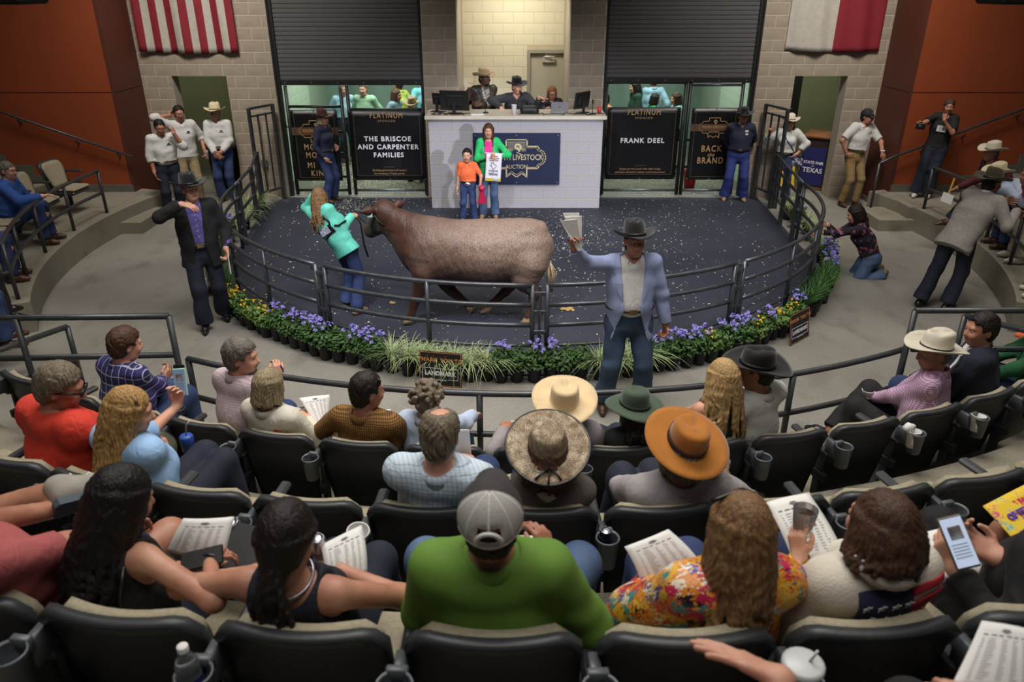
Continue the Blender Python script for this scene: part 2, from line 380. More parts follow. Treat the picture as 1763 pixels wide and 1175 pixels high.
for s, nm in ((-1, 'left'), (1, 'right')):
    for k, (r0, r1, z) in enumerate(((6.50, 7.75, .37), (7.75, 8.9, .74), (8.9, 10.1, 1.11))):
        e = 103 - 5*k
        structure(arc_slab('floor_tread_'+nm, r0, r1, s*60.5, s*(108 if k == 0 else e), 0, z, M_TREAD))
    # aisle steps climbing outward along the orange wall, with a stepped grey skirting
    b = MB(); b.box(*sorted((s*6.0, s*6.6)), 11.95 if s < 0 else 12.1, 12.95, 0, .185); 
    o = b.build('floor_step_'+nm, M_TREAD); structure(o)
    for i, (xa, z) in enumerate(((6.5, .374), (8.0, .52), (8.45, .70), (8.9, .88), (9.35, 1.06), (9.8, 1.24))):
        structure(MB().box(*sorted((s*xa, s*14)), 12.2, 13.25, 0, z).build('floor_stair_'+nm, M_TREAD))
    b = MB()
    for xa, xb, z in ((6.64, 7.85, .50), (7.85, 8.3, .66), (8.3, 8.75, .84), (8.75, 9.2, 1.02), (9.2, 9.7, 1.20), (9.7, 10.3, 1.38)):
        b.box(*sorted((s*xa, s*xb)), 13.225, 13.25, 0, z)
    structure(b.build('baseboard_'+nm, M_GREYTRIM))
# ring mat
b = MB(); pts = [polar(4.33, a)[:2] for a in range(-90, 91, 4)]
pts += [(4.60, 13.3), (4.66, 14.28), (-4.28, 14.28), (-4.5, 13.6)]
b.prism([tuple(p) for p in pts], 0, .012)
mm = bpy.data.materials.new('ring_mat'); mm.use_nodes = True; t = NT(mm); t.b.inputs['Roughness'].default_value = .62; t.b.inputs['Specular IOR Level'].default_value = .35
a_ = t.ramp(t.noise(.9, detail=5), [(.3, lin((40, 43, 54))), (.7, lin((54, 57, 68)))])
f_ = t.ramp(t.noise(55, detail=2), [(.60, (0, 0, 0)), (.75, (1, 1, 1))])
t.l(t.mix(t.math('MULTIPLY', f_, .25), a_, lin((112, 104, 92))), t.b.inputs['Base Color'])
structure(b.build('floor_ring_mat', mm), 'dark rubber ring mat strewn with wood shavings')
# ---------------------------------------------------------------- ring fence
RAILZ = (.97, .76, .54, .31)
def fence_panel(label, path, posts, flat=()):
    """path: list of (x, y); posts: list of (x, y)"""
    t = empty('fence_panel', (*posts[len(posts)//2], 0)); tag(t, label, 'fence', 'curved pipe panels of the show ring'); o0 = np.array(t.location)
    for z in RAILZ:
        r = .024 if z > .4 else .017
        MB().tube([np.array((x, y, z))-o0 for x, y in path], r, 10).build('rail', M_FENCE, t, True)
    for i, (x, y) in enumerate(posts):
        if i in flat:
            MB().box(-.035, .035, -.02, .02, .012, .985, .004).xf(lambda p: p+np.array((x, y, 0))-o0).build('post', M_FENCE, t)
        else: MB().tube([np.array((x, y, .012))-o0, np.array((x, y, .975))-o0], .025, 10).build('post', M_FENCE, t, True)
    return t
def arcp(a0, a1, r=4.25, n=None):
    n = n or max(4, int(abs(a1-a0)/3)); return [tuple(polar(r, a0+(a1-a0)*i/n)[:2]) for i in range(n+1)]
pp = lambda *A: [tuple(polar(4.25, a)[:2]) for a in A]
LG, RG = (-4.52, 13.55), (4.66, 13.5)
fence_panel('curved dark pipe fence panel on the ring side by the man in the black blazer', arcp(-88, -31.6), pp(-88, -74, -58, -44, -31.6))
fence_panel('curved pipe fence panel in front of the teal jacket handler and the steer', arcp(-29.8, 1), pp(-29.8, -13.4, 1))
fence_panel('curved pipe fence panel behind the man in the blue blazer', arcp(3, 32), pp(3, 17.5, 32))
fence_panel('curved pipe fence panel beside the kneeling woman in floral shirt', arcp(34, 90), pp(34, 47.4, 59, 71, 90))
fence_panel('straight fence panel with wide flat posts leading to the left ring gate', [polar(4.25, -89)[:2], (-4.25, 12.4), LG], [tuple(polar(4.25, -90.5)[:2]), (-4.27, 12.45), LG], (0, 1, 2))
fence_panel('straight fence panel with wide flat posts leading to the right ring gate', [polar(4.25, 91)[:2], (4.5, 12.4), RG], [tuple(polar(4.25, 92.5)[:2]), (4.51, 12.45), RG], (0, 1, 2))
for a, w in ((-30.7, 'by the teal jacket handler'), (2.0, 'behind the tail of the steer'), (33.0, 'right of the man in the blue blazer')):
    p = polar(4.25, a); t = empty('panel_coupling', (p[0], p[1], 0), R_(a)); tag(t, 'hinge pins and plates coupling two fence panels '+w, 'hinge', 'couplings of the ring fence')
    MB().box(-.014, .014, -.012, .012, .03, .96, .003).build('coupling_bar', M_FENCE, t)
    for z in (.22, .44, .66, .86): MB().box(-.072, .072, -.018, .006, z, z+.045, .003).build('hinge_plate', M_FENCE, t)
    MB().tube([(.0, -.03, .5), (.012, -.035, .62), (-.01, -.033, .74), (0, -.03, .9)], .006, 6).build('pin_chain', mat('chain', (110, 110, 112), .4, .7), t)
    for s in (-1, 1):
        MB().prism([(s*.05, -.01), (s*.13, -.01), (s*.05, .01)], .90, .94).build('gusset', M_FENCE, t)
# tall gates folded back at each side of the ring
for s, lab in ((-1, 'tall dark barred gate leaf folded open at the left of the ring'), (1, 'tall dark barred gate leaf folded open at the right of the ring')):
    x0, y0, x1, y1 = (-4.56, 13.62, -4.30, 14.16) if s < 0 else (4.74, 13.52, 4.56, 14.16)
    L = sqrt((x1-x0)**2+(y1-y0)**2); ya = atan2(y1-y0, x1-x0)
    t = empty('ring_gate', (x0, y0, 0), ya); tag(t, lab, 'gate')
    for i in range(4):
        x = L*i/3; w = .026 if i in (0, 3) else .014
        MB().box(x-w, x+w, -w, w, .02 if i in (0, 3) else .25, 1.74 if i in (0, 3) else 1.62, .004).build('bar', M_FENCE, t)
    MB().box(0, L, -.02, .02, 1.71, 1.75, .004).box(0, L, -.02, .02, 1.58, 1.61, .004).build('top_rail', M_FENCE, t)
    MB().box(0, L, -.02, .02, .22, .26, .004).build('bottom_rail', M_FENCE, t)
    MB().box(-.05, .07, -.035, -.02, .0, 1.0, .004).build('side_plate', M_FENCE, t)
    MB().box(L-.02, L+.06, .02, .035, .0, 1.0, .004).build('hinge_plate', M_FENCE, t)
# ---------------------------------------------------------------- sponsor gates at the two openings
M_GPIPE = mat('gate_pipe', (40, 44, 42), .42, .4, var=.1); M_GPIPEL = mat('gate_pipe_worn', (96, 100, 104), .32, .6, var=.1)
M_BAN = mat('black_vinyl', (15, 15, 18), .38, var=.15, scale=3, bump=.08, bscale=7); M_BAND = mat('bronze_print', (86, 62, 46), .6, var=0)
M_GOLD = mat('gold_print', (176, 140, 96), .55, var=0); M_WHITEP = mat('white_print', (226, 224, 232), .55, var=0); M_THIN = mat('pale_bronze_print', (120, 98, 78), .6, var=0)
def badge(parent, cx, cz, w, m, y=-.004, lw=.012, scale_text=1.0, ram=True, rot=(pi/2, 0, 0), size=None, fill=None):
    """the auction badge: stepped plaque outline with round ends, ribbon tail, words"""
    u = w/2; T = lambda x, z: np.array((cx+x*u, y, cz+z*u))
    def outline(pts, r, nm='badge_outline'):
        b = MB()
        P3 = [T(*p) for p in pts]
        for i in range(len(P3)):
            a, c = P3[i], P3[(i+1) % len(P3)]; d = c-a; L = np.linalg.norm(d); d /= L; n = np.array((-d[2], 0, d[0]))*r
            e = d*r
            b.add([a-n-e, c-n+e, c+n+e, a+n-e] + [q+np.array((0, .003, 0)) for q in (a-n-e, c-n+e, c+n+e, a+n-e)], [(0, 1, 2, 3), (7, 6, 5, 4), (0, 4, 5, 1), (1, 5, 6, 2), (2, 6, 7, 3), (3, 7, 4, 0)])
        return b.build(nm, m, parent)
    R = []
    right = [(.36, .62), (.36, .40), (.74, .40), (.78, .28)] + [(.78+.22*sin(a), .02+.26*cos(a)) for a in np.linspace(.1, pi-.1, 9)] + [(.78, -.24), (.74, -.36), (.36, -.36), (.36, -.66)]
    bottom = [(.18, -.52), (0, -.66), (-.18, -.52)]
    left = [(-x, z) for x, z in right[::-1]]
    outline(right + bottom + left, lw)
    inner = [(x*.93, z*.88) for x, z in right + bottom + left]
    if size != 'small': outline(inner, lw*.45)
    if fill:
        MB().add([T(-.30, .28), T(.30, .28), T(.30, .54), T(-.30, .54)], [(0, 1, 2, 3)]).build('badge_panel', fill, parent)
    text('YOUTH LIVESTOCK', u*.265*scale_text, m, T(0, .02), rot, parent, sx=.78, bold=.001)
    text('AUCTION', u*.20*scale_text, m, T(0, -.30), rot, parent, sx=.85)
    if size != 'small': text('BIG', u*.12, m, T(-.22, .27), rot, parent); text('TEX', u*.12, m, T(.22, .27), rot, parent)
    # ram's head: curled horn round a small face
    b = MB(); sp = [T(.02+(.13-.011*k/1.6)*cos(-.6+k*.42), .37+(.13-.011*k/1.6)*sin(-.6+k*.42)) for k in range(17)]
    b.tube(sp, [u*(.045-.0018*k) for k in range(17)], 6)
    b.tube([T(-.02, .36), T(.06, .30), T(.10, .22)], [u*.05, u*.04, u*.025], 6)
    b.tube([T(.0, .20), T(.10, .16), T(.16, .14)], u*.012, 5)
    b.xf(lambda p: np.array((p[0], y-.001+(p[1]-y)*.06, p[2]))); b.build('ram_emblem', m, parent)
def frame_lines(parent, w, h, m, y=-.012, gap=None, lw=.004):
    b = MB(); x, z = w/2, h/2
    def ln(x0, x1, z0, z1): b.box(x0, x1, y, y+.003, z0, z1)
    ln(-x, -x+lw, -z, z); ln(x-lw, x, -z, z); ln(-x, x, -z, -z+lw)
    if gap: ln(-x, -gap, z-lw, z); ln(gap, x, z-lw, z)
    else: ln(-x, x, z-lw, z)
    b.build('border_line', m, parent)
def banner(label, c, w, h, yaw=0, tilt=0):
    t = MB().grid(lambda u, v: ((u-.5)*w, .006+.012*sin(u*9+v*4)*sin(v*pi)*sin(u*pi)+0, (v-.5)*h), 14, 12).build('sponsor_banner', M_BAN, None, True)
    md = t.modifiers.new('thickness', 'SOLIDIFY'); md.thickness = .004; md.offset = 1
    t.location = c; t.rotation_euler = (0, tilt, yaw); tag(t, label, 'banner')
    b = MB()
    for x in (-1, 0, 1):
        for z in (-1, 1): b.tube([(x*(w/2-.02), 0, z*(h/2-.02)), (x*(w/2-.02), -.004, z*(h/2-.02))], .012, 8)
    b.build('grommets', mat('brass', (150, 140, 120), .4, .7), t); return t
PX = (pi/2, 0, 0)
YG = 14.42
def pipe_gate(label, x0, x1, xs, zs, worn=()):
    t = empty('pipe_gate', ((x0+x1)/2, YG+.06, 0)); tag(t, label, 'gate'); cx = (x0+x1)/2
    for x, ztop in xs: MB().tube([(x-cx, 0, .02), (x-cx, 0, ztop)], .034, 10).build('post', M_GPIPE, t, True)
    for k, z in enumerate(zs): MB().tube([(x0-cx, 0, z), (x1-cx, 0, z)], .026, 10).build('rail', M_GPIPEL if k in worn else M_GPIPE, t, True)
    return t
pipe_gate('green-black pipe gate carrying the wide banner left of the podium', -3.0, -1.62, [(-3.0, 2.02), (-1.64, 1.7)], (.10, .55, 1.05, 1.6), (0,))
g = pipe_gate('narrow dark pipe gate behind the maroon-hatted woman', -4.12, -3.12, [(-4.12, 2.02), (-3.12, 1.98)], (.10, .36, .8, 1.2, 1.65))
MB().tube([(-.55, -.05, 1.5), (-.60, -.07, 1.42), (-.57, -.07, 1.34), (-.52, -.05, 1.28)], .012, 6).build('latch', M_GPIPE, g)
pipe_gate('pipe gate with pale top rail carrying the wide banner right of the podium', 1.72, 3.16, [(1.72, 2.1), (3.16, 2.12)], (.10, .55, 1.05, 2.07), (0, 3))
g = pipe_gate('narrow pipe gate with pale top rail behind the navy-shirted man', 3.24, 4.22, [(3.24, 2.12), (4.2, 2.08)], (.10, .55, 1.05, 2.03), (0, 3))
MB().tube([(.47, -.05, 1.55), (.55, -.07, 1.46), (.50, -.07, 1.38), (.54, -.05, 1.30)], .012, 6).build('latch', M_GPIPE, g)
def wide_banner(label, c, w, h, lines, lz, size, foot):
    t = banner(label, c, w, h); frame_lines(t, w*.88, h*.86, M_THIN, gap=w*.27)
    text('PLATINUM', .135, M_GOLD, (0, -.012, h*.43), PX, t, space=1.25, sx=.80, bold=.002); text('SPONSOR', .055, M_GOLD, (0, -.012, h*.355), PX, t, space=1.5)
    for i, ln in enumerate(lines): text(ln, size, M_WHITEP, (0, -.012, lz-i*.148), PX, t, space=1.22, bold=.0035)
    MB().box(-.10, .10, -.012, -.009, -h*.305, -h*.302).build('rule', M_THIN, t)
    for i, ln in enumerate(foot): text(ln, .052, M_GOLD, (0, -.012, -h*.35-i*.062), PX, t)
    return t
wide_banner('wide black banner left of the podium with families named in white letters', (-2.31, YG-.02, .95), 1.38, 1.28, ('THE BRISCOE', 'AND CARPENTER', 'FAMILIES'), .13, .122, ('Building generations of leaders', 'by investing in Texas youth.'))
wide_banner('wide black banner right of the podium with one name in white letters', (2.42, YG-.02, .99), 1.34, 1.32, ('FRANK DEEL',), .06, .122, ('Empower the youth with skills today,', 'and they will build a better world tomorrow.'))
t = banner('narrow black banner with badge and bronze stripe behind the maroon-hatted woman', (-3.64, YG-.02, .95), .86, 1.30); frame_lines(t, .74, 1.18, M_THIN)
MB().box(-.43, .43, -.012, -.009, .20, .34).build('bronze_stripe', M_BAND, t); badge(t, .02, .27, .62, M_GOLD, -.015, .006, .9, size='small')
for i, (s_, x) in enumerate((('MC', -.18), ('MOR', -.16), ('MI', -.15), ('KIN', -.10))): text(s_, .15, M_GOLD, (x-.06, -.012, (-.02, -.17, -.36, -.51)[i]), PX, t, sx=.8, space=1.3, align='LEFT', bold=.002)
t = banner('narrow black banner reading back the brand behind the navy-shirted man', (3.74, YG-.02, .98), .88, 1.32); frame_lines(t, .74, 1.20, M_THIN)
MB().box(-.44, .44, -.012, -.009, .24, .37).build('bronze_stripe', M_BAND, t); badge(t, -.01, .31, .56, M_GOLD, -.015, .006, .9, size='small')
text('BACK', .16, M_GOLD, (-.02, -.012, -.08), PX, t, sx=.8, space=1.25, bold=.003); text('the', .10, M_GOLD, (-.02, -.012, -.19), PX, t, shear=.3); text('BRAND', .16, M_GOLD, (-.02, -.012, -.30), PX, t, sx=.8, space=1.25, bold=.003)
# board on the podium front
M_NAVY = mat('navy_board', (26, 34, 66), .45, var=.04); M_PGOLD = mat('pale_gold_print', (206, 190, 146), .5, var=0); M_OLG = mat('olive_print', (104, 100, 92), .6, var=0)
t = MB().box(-.76, .76, -.012, .012, -.45, .45, .003).build('podium_sign', M_NAVY); t.location = (.08, 13.46, .90); tag(t, 'navy board with gold auction badge screwed to the podium front', 'sign')
badge(t, 0, .02, 1.02, M_PGOLD, -.0165, .008, 1.0, fill=M_OLG)
b = MB()
for x in (-.72, 0, .72):
    for z in (-.41, .41): b.tube([(x, -.012, z), (x, -.018, z)], .012, 8)
b.build('screws', mat('bolt', (150, 150, 150), .4, .7), t)
# ---------------------------------------------------------------- rails of the seating
def rail(name, label, runs, posts, r=.024, cat='railing', m=None):
    o0 = np.array(posts[0][0]) if posts else np.array(runs[0][0]); o0 = o0*np.array((1, 1, 1.))
    t = empty(name, o0); tag(t, label, cat)
    for p in runs: MB().tube([np.array(q)-o0 for q in p], r, 10).build('rail', m or M_STEEL, t, True)
    for a, c in posts: MB().tube([np.array(a)-o0, np.array(c)-o0], r, 10).build('post', m or M_STEEL, t, True)
    return t
rail('guard_rail', 'low curved dark rail in front of the nearest row of seats', [[polar(6.52, a, 1.0) for a in np.arange(-24.2, 28.3, 2)], [polar(6.52, a, .66) for a in np.arange(-24.2, 28.3, 2)]],
     [(polar(6.52, a, .35), polar(6.52, a, 1.0)) for a in (-24.2, -10.5, -3.2, 6, 17.8, 27.8)])
rail('guard_rail', 'tall straight guard rail at the left end of the front row', [[(-2.56, 5.22, 1.42), (-4.6, 5.16, 1.42)], [(-2.6, 5.3, 1.06), (-4.6, 5.2, 1.06)]], [((-2.56, 5.22, .35), (-2.56, 5.22, 1.42)), ((-3.68, 5.18, .35), (-3.68, 5.18, 1.42)), ((-4.55, 5.16, .35), (-4.55, 5.16, 1.42))])
rail('guard_rail', 'low dark rail behind the tall one at the left end of the front row', [[(-3.85, 6.02, .98), (-4.6, 4.85, .98)], [(-3.85, 6.02, .66), (-4.6, 4.85, .66)]], [((-3.85, 6.02, .35), (-3.85, 6.02, .98)), ((-4.6, 4.85, .35), (-4.6, 4.85, .98))])
rail('guard_rail', 'tall straight guard rail at the right end of the front row', [[(3.06, 5.33, 1.42), (4.9, 5.33, 1.42)], [(3.12, 5.36, 1.08), (4.9, 5.36, 1.08)]], [((3.06, 5.33, .35), (3.06, 5.33, 1.42)), ((4.1, 5.33, .35), (4.1, 5.33, 1.42)), ((4.88, 5.33, .35), (4.88, 5.33, 1.42))])
rail('guard_rail', 'low dark rail behind the tall one at the right end of the front row', [[(3.72, 5.75, 1.2), (4.8, 4.7, 1.2)], [(3.72, 5.75, .86), (4.8, 4.7, .86)]], [((3.72, 5.75, .35), (3.72, 5.75, 1.2)), ((4.8, 4.7, .35), (4.8, 4.7, 1.2))])
for s, an in ((-1, (-61.9, -69.3, -77.6, -86.5, -95)), (1, (65.4, 73.2, 81.5, 89.8, 97.2))):
    aa = np.linspace(an[0], an[-1], 16)
    ex = [polar(7.6, an[0]-s*2, 1.04), polar(6.62, an[0], 1.04)]; ex2 = [polar(7.6, an[0]-s*2, .70), polar(6.62, an[0], .70)]
    rail('guard_rail', 'curved dark rail in front of the %s side bleacher' % ('left' if s < 0 else 'right'), [ex+[polar(6.62, a, 1.04) for a in aa], ex2+[polar(6.62, a, .70) for a in aa]], [(polar(6.62, a, .37), polar(6.62, a, 1.04)) for a in an])
t = rail('wall_handrail', 'sloping dark handrail along the left orange wall', [[(-10, 13.15, 2.4), (-8.56, 13.15, 1.75), (-6.5, 13.15, 1.0)]], [], .022, 'handrail')
for x, z in ((-7.41, 1.30), (-8.3, 1.64), (-6.75, 1.09)): MB().tube([(x+10, .0, z-2.42), (x+10, .02, z-2.47), (x+10, .09, z-2.47)], .014, 6).build('bracket', M_STEEL, t)
t = rail('wall_handrail', 'sloping dark handrail along the right orange wall ending in a floor post', [[(10, 13.15, 2.4), (8.55, 13.15, 1.80), (6.55, 13.12, 1.02), (6.2, 12.9, .94)], [(6.2, 12.9, .94), (6.2, 12.9, .01)]], [], .022, 'handrail')
for x, z in ((7.67, 1.40), (7.02, 1.16), (8.5, 1.74)): MB().tube([(x-10, .0, z-2.42), (x-10, .02, z-2.47), (x-10, .09, z-2.47)], .014, 6).build('bracket', M_STEEL, t)
# ---------------------------------------------------------------- stadium seats
M_SHELL = mat('seat_shell', (50, 52, 54), .45, var=.06, scale=30, bump=.06, bscale=200); M_PAD = mat('seat_fabric', (150, 141, 118), .9, var=.08, scale=60)
def sheet(fn, nu, nv, th):
    """closed panel with thickness from a surface function returning a point and using th along y"""
    b = MB(); f1 = lambda u, v: np.array(fn(u, v)); n = (nu+1)*(nv+1)
    v = [f1(i/nu, j/nv) for j in range(nv+1) for i in range(nu+1)]
    v += [p+np.array((0, -(th(i/nu, j/nv) if callable(th) else th), 0)) for (p, i, j) in [(v[j*(nu+1)+i], i, j) for j in range(nv+1) for i in range(nu+1)]]
    f = []
    for j in range(nv):
        for i in range(nu):
            a = j*(nu+1)+i; f.append((a+1, a, a+nu+1, a+nu+2)); f.append((n+a, n+a+1, n+a+nu+2, n+a+nu+1))
    rim = [i for i in range(nu+1)] + [j*(nu+1)+nu for j in range(1, nv+1)] + [nv*(nu+1)+i for i in range(nu-1, -1, -1)] + [j*(nu+1) for j in range(nv-1, 0, -1)]
    for k in range(len(rim)): a, c = rim[k], rim[(k+1) % len(rim)]; f.append((a, c, n+c, n+a))
    return b.add(v, f)
def back_fn(hw0, hw1, z0, z1, yo):
    def fn(u, v):
        s = 2*u-1; w = hw0+(hw1-hw0)*min(1, v*1.6)
        z = z0+(z1-z0)*v - (.055*max(0, (abs(s)-.72)/.28)**2.2)*v**3
        return (s*w, yo+(1-v)*.13+.05*s*s*v+.012, z)
    return fn
proto = empty('stadium_seat', (0, 0, 0)); PROTO_SEAT = proto
sheet(back_fn(.210, .245, .24, .815, 0), 14, 10, lambda u, v: .020+.022*max(0, (v-.86)/.14)**.7).build('backrest', M_SHELL, proto, True)
sheet(back_fn(.165, .215, .42, .797, .045), 10, 7, .044).build('back_cushion', M_PAD, proto, True)
MB().box(-.215, .215, .12, .50, .32, .375, .02).build('seat_pan', M_SHELL, proto)
MB().box(-.21, .21, .13, .51, .375, .425, .022).build('seat_cushion', M_PAD, proto)
MB().box(-.282, -.228, .02, .40, .595, .63, .012).box(-.27, -.24, .06, .12, .0, .60, .004).box(-.275, -.235, .02, .34, .40, .46, .004).build('armrest', M_SHELL, proto)
b = MB(); b.lathe([(.044, .74), (.049, .748), (.053, .742), (.049, .735), (.040, .60), (.0, .60), (.036, .61), (.044, .735), (.044, .74)], 18, (-.255, -.085, 0))
b.box(-.285, -.225, -.046, -.02, .70, .75, .004).box(-.272, -.238, -.03, .06, .62, .72, .004)
b.build('cup_holder', mat('cup_holder_plastic', (84, 88, 92), .42, var=.05), proto, True)
SEATS = {}
def seat(row, deg, label, group='stadium seats', r=None, z=None):
    R, fz = ROWS[row] if row is not None else (r, z)
    o = copy_tree(proto); p = polar(R, deg, fz); o.location = p; o.rotation_euler = (0, 0, R_(deg)); tag(o, label, 'seat', group); SEATS[(row, round(deg))] = o; return o
ORD = ['first', 'second', 'third', 'fourth', 'fifth', 'sixth', 'seventh', 'eighth', 'ninth', 'tenth', 'eleventh', 'twelfth', 'thirteenth', 'fourteenth', 'fifteenth', 'sixteenth', 'seventeenth', 'eighteenth', 'nineteenth', 'twentieth', 'twenty-first']
def seatrow(row, g0, step, i0, i1, rowname):
    for k, i in enumerate(range(i0, i1)):
        seat(row, g0+step*(i+.5), 'dark grey stadium seat with tan cushion, %s from the left in the %s row' % (ORD[k], rowname))
seatrow(0, -14.4, 4.12, -4, 11, 'front')
seatrow(1, -8.65, 3.46, -6, 11, 'second')
seatrow(2, .5, 3.13, -6, 7, 'third')
# ---------------------------------------------------------------- smooth solids (signed distances, meshed by surface nets)
A3 = lambda *v: np.array(v, float)
def unit(v): v = np.asarray(v, float); return v/(np.linalg.norm(v)+1e-9)
def cap(a, b, ra, rb=None, k=.02, flat=0, sub=0): return ('c', np.asarray(a, float), np.asarray(b, float), ra, ra if rb is None else rb, k, flat, sub)
def ell(a, b, sa, sb, side=(1, 0, 0), k=.05, flat=0, sub=0): return ('e', np.asarray(a, float), np.asarray(b, float), sa, sb, unit(side), k, flat, sub)
def ball(c, r, M=None, k=.03, sub=0): return ('o', np.asarray(c, float), r if hasattr(r, '__len__') else (r, r, r), M, k, sub)
def p_box(p):
    if p[0] == 'c':
        r = max(p[3], p[4]); return np.minimum(p[1], p[2])-r, np.maximum(p[1], p[2])+r
    if p[0] == 'e':
        r = max(*p[3], *p[4]); return np.minimum(p[1], p[2])-r, np.maximum(p[1], p[2])+r
    r = max(p[2]); 
    if p[3] is None: return p[1]-np.array(p[2]), p[1]+np.array(p[2])
    return p[1]-r, p[1]+r
def p_dist(p, X, Y, Z):
    if p[0] == 'o':
        x, y, z = X-p[1][0], Y-p[1][1], Z-p[1][2]
        if p[3] is not None:
            M = p[3]; x, y, z = (M[0, i]*x+M[1, i]*y+M[2, i]*z for i in range(3))
        rx, ry, rz = p[2]; return (np.sqrt((x/rx)**2+(y/ry)**2+(z/rz)**2)-1)*min(p[2])
    a, b = p[1], p[2]; ab = b-a; L2 = ab@ab+1e-12
    x, y, z = X-a[0], Y-a[1], Z-a[2]
    t0 = (x*ab[0]+y*ab[1]+z*ab[2])/L2; t = np.clip(t0, 0, 1)
    x, y, z = x-t*ab[0], y-t*ab[1], z-t*ab[2]
    if p[0] == 'c':
        d = np.sqrt(x*x+y*y+z*z)-(p[3]+(p[4]-p[3])*t); fl = p[6]
    else:
        s = p[5]; qs = x*s[0]+y*s[1]+z*s[2]; qo = np.maximum(x*x+y*y+z*z-qs*qs, 0)
        rs = p[3][0]+(p[4][0]-p[3][0])*t; ro = p[3][1]+(p[4][1]-p[3][1])*t
        d = (np.sqrt((qs/rs)**2+qo/ro**2)-1)*np.minimum(rs, ro); fl = p[7]
    if fl:
        L = sqrt(L2)
        if fl & 1: d = np.maximum(d, (t0-1)*L)
        if fl & 2: d = np.maximum(d, -t0*L)
    return d
def solid(prims, h, post=None):
    add = [p_box(p) for p in prims if not p[-1]]
    lo = np.min([b[0] for b in add], 0)-3*h-.01; hi = np.max([b[1] for b in add], 0)+3*h+.01
    n = np.ceil((hi-lo)/h).astype(int)+1
    ax = [(lo[i]+h*np.arange(n[i])).astype(np.float32) for i in range(3)]
    F = np.full(n, .5, np.float32)
    for p in prims:
        k = p[5] if p[0] == 'c' else (p[6] if p[0] == 'e' else p[4])
        b0, b1 = p_box(p); m = k+2.5*h+.005
        i0 = np.clip(((b0-m-lo)/h).astype(int), 0, n); i1 = np.clip(((b1+m-lo)/h).astype(int)+2, 0, n)
        if (i1 <= i0).any(): continue
        sl = tuple(slice(i0[i], i1[i]) for i in range(3))
        d = p_dist(p, ax[0][sl[0]][:, None, None], ax[1][sl[1]][None, :, None], ax[2][sl[2]][None, None, :]).astype(np.float32)
        f = F[sl]
        if p[-1]:
            hh = np.clip(.5-.5*(f+d)/k, 0, 1) if k > 0 else (f < -d)*1.; F[sl] = f*(1-hh)-d*hh+k*hh*(1-hh)
        else:
            hh = np.clip(.5+.5*(f-d)/k, 0, 1) if k > 0 else (f > d)*1.; F[sl] = f*(1-hh)+d*hh-k*hh*(1-hh)
    if post: F = post(F, ax[0][:, None, None], ax[1][None, :, None], ax[2][None, None, :]).astype(np.float32)
    F[0] = F[-1] = 1; F[:, 0] = F[:, -1] = 1; F[:, :, 0] = F[:, :, -1] = 1
    return nets(F, lo, h)
EDG = [(a, b) for a in range(8) for b in range(8) if a < b and bin(a ^ b).count('1') == 1]
def nets(F, lo, h):
    S = F < 0; nx, ny, nz = F.shape
    if not S.any(): return np.zeros((0, 3)), np.zeros((0, 4), int)
    cnt = np.zeros((nx-1, ny-1, nz-1), np.int8)
    for c in range(8):
        x, y, z = c & 1, c >> 1 & 1, c >> 2; cnt += S[x:nx-1+x, y:ny-1+y, z:nz-1+z]
    I = np.argwhere((cnt > 0) & (cnt < 8)); N = len(I)
    idx = np.full(cnt.shape, -1, np.int32); idx[I[:, 0], I[:, 1], I[:, 2]] = np.arange(N)
    vals = [F[I[:, 0]+(c & 1), I[:, 1]+(c >> 1 & 1), I[:, 2]+(c >> 2)] for c in range(8)]
    acc = np.zeros((N, 3)); num = np.zeros(N)
    for a, b in EDG:
        va, vb = vals[a], vals[b]; m = (va < 0) != (vb < 0); t = np.where(m, va/np.where(m, va-vb, 1), 0)
        for i in range(3):
            ca, cb = a >> i & 1, b >> i & 1
            acc[:, i] += np.where(m, ca+(cb-ca)*t, 0)
        num += m
    V = (I+acc/num[:, None])*h+lo; Q = []
    for axx in range(3):
        sl0 = [slice(1, -1)]*3; sl0[axx] = slice(0, -1); sl1 = [slice(1, -1)]*3; sl1[axx] = slice(1, None)
        s0, s1 = S[tuple(sl0)], S[tuple(sl1)]
        E = np.argwhere(s0 != s1); fl = s0[E[:, 0], E[:, 1], E[:, 2]]
        off = np.array([1, 1, 1]); off[axx] = 0; E = E+off
        u, v = (axx+1) % 3, (axx+2) % 3
        def g(du, dv):
            q = E.copy(); q[:, u] -= du; q[:, v] -= dv; return idx[q[:, 0], q[:, 1], q[:, 2]]
        q = np.stack([g(1, 1), g(0, 1), g(0, 0), g(1, 0)], 1)
        q[~fl] = q[~fl][:, ::-1]; Q.append(q)
    Q = np.concatenate(Q); Q = Q[(Q >= 0).all(1)]
    return V, Q
class Part:
    """several solids and small shapes gathered into one mesh with material slots"""
    def __init__(s): s.V = []; s.Q = []; s.M = []; s.n = 0
    def add(s, VQ, m=0):
        V, Q = VQ; s.V.append(V); s.Q.append(Q+s.n); s.M.append(np.full(len(Q), m)); s.n += len(V); return s
    def build(s, name, mats, parent=None):
        return obj(name, mesh(name, np.concatenate(s.V), np.concatenate(s.Q), True, mats, np.concatenate(s.M)), parent)
def sphere_vq(c, r, n=8):
    v = []; q = []
    for j in range(n+1):
        for i in range(n*2):
            a, b = pi*j/n, 2*pi*i/(n*2); v.append((c[0]+r*sin(a)*cos(b), c[1]+r*sin(a)*sin(b), c[2]+r*cos(a)))
    for j in range(n):
        for i in range(n*2): q.append((j*n*2+i, (j+1)*n*2+i, (j+1)*n*2+(i+1) % (n*2), j*n*2+(i+1) % (n*2)))
    return np.array(v), np.array(q)
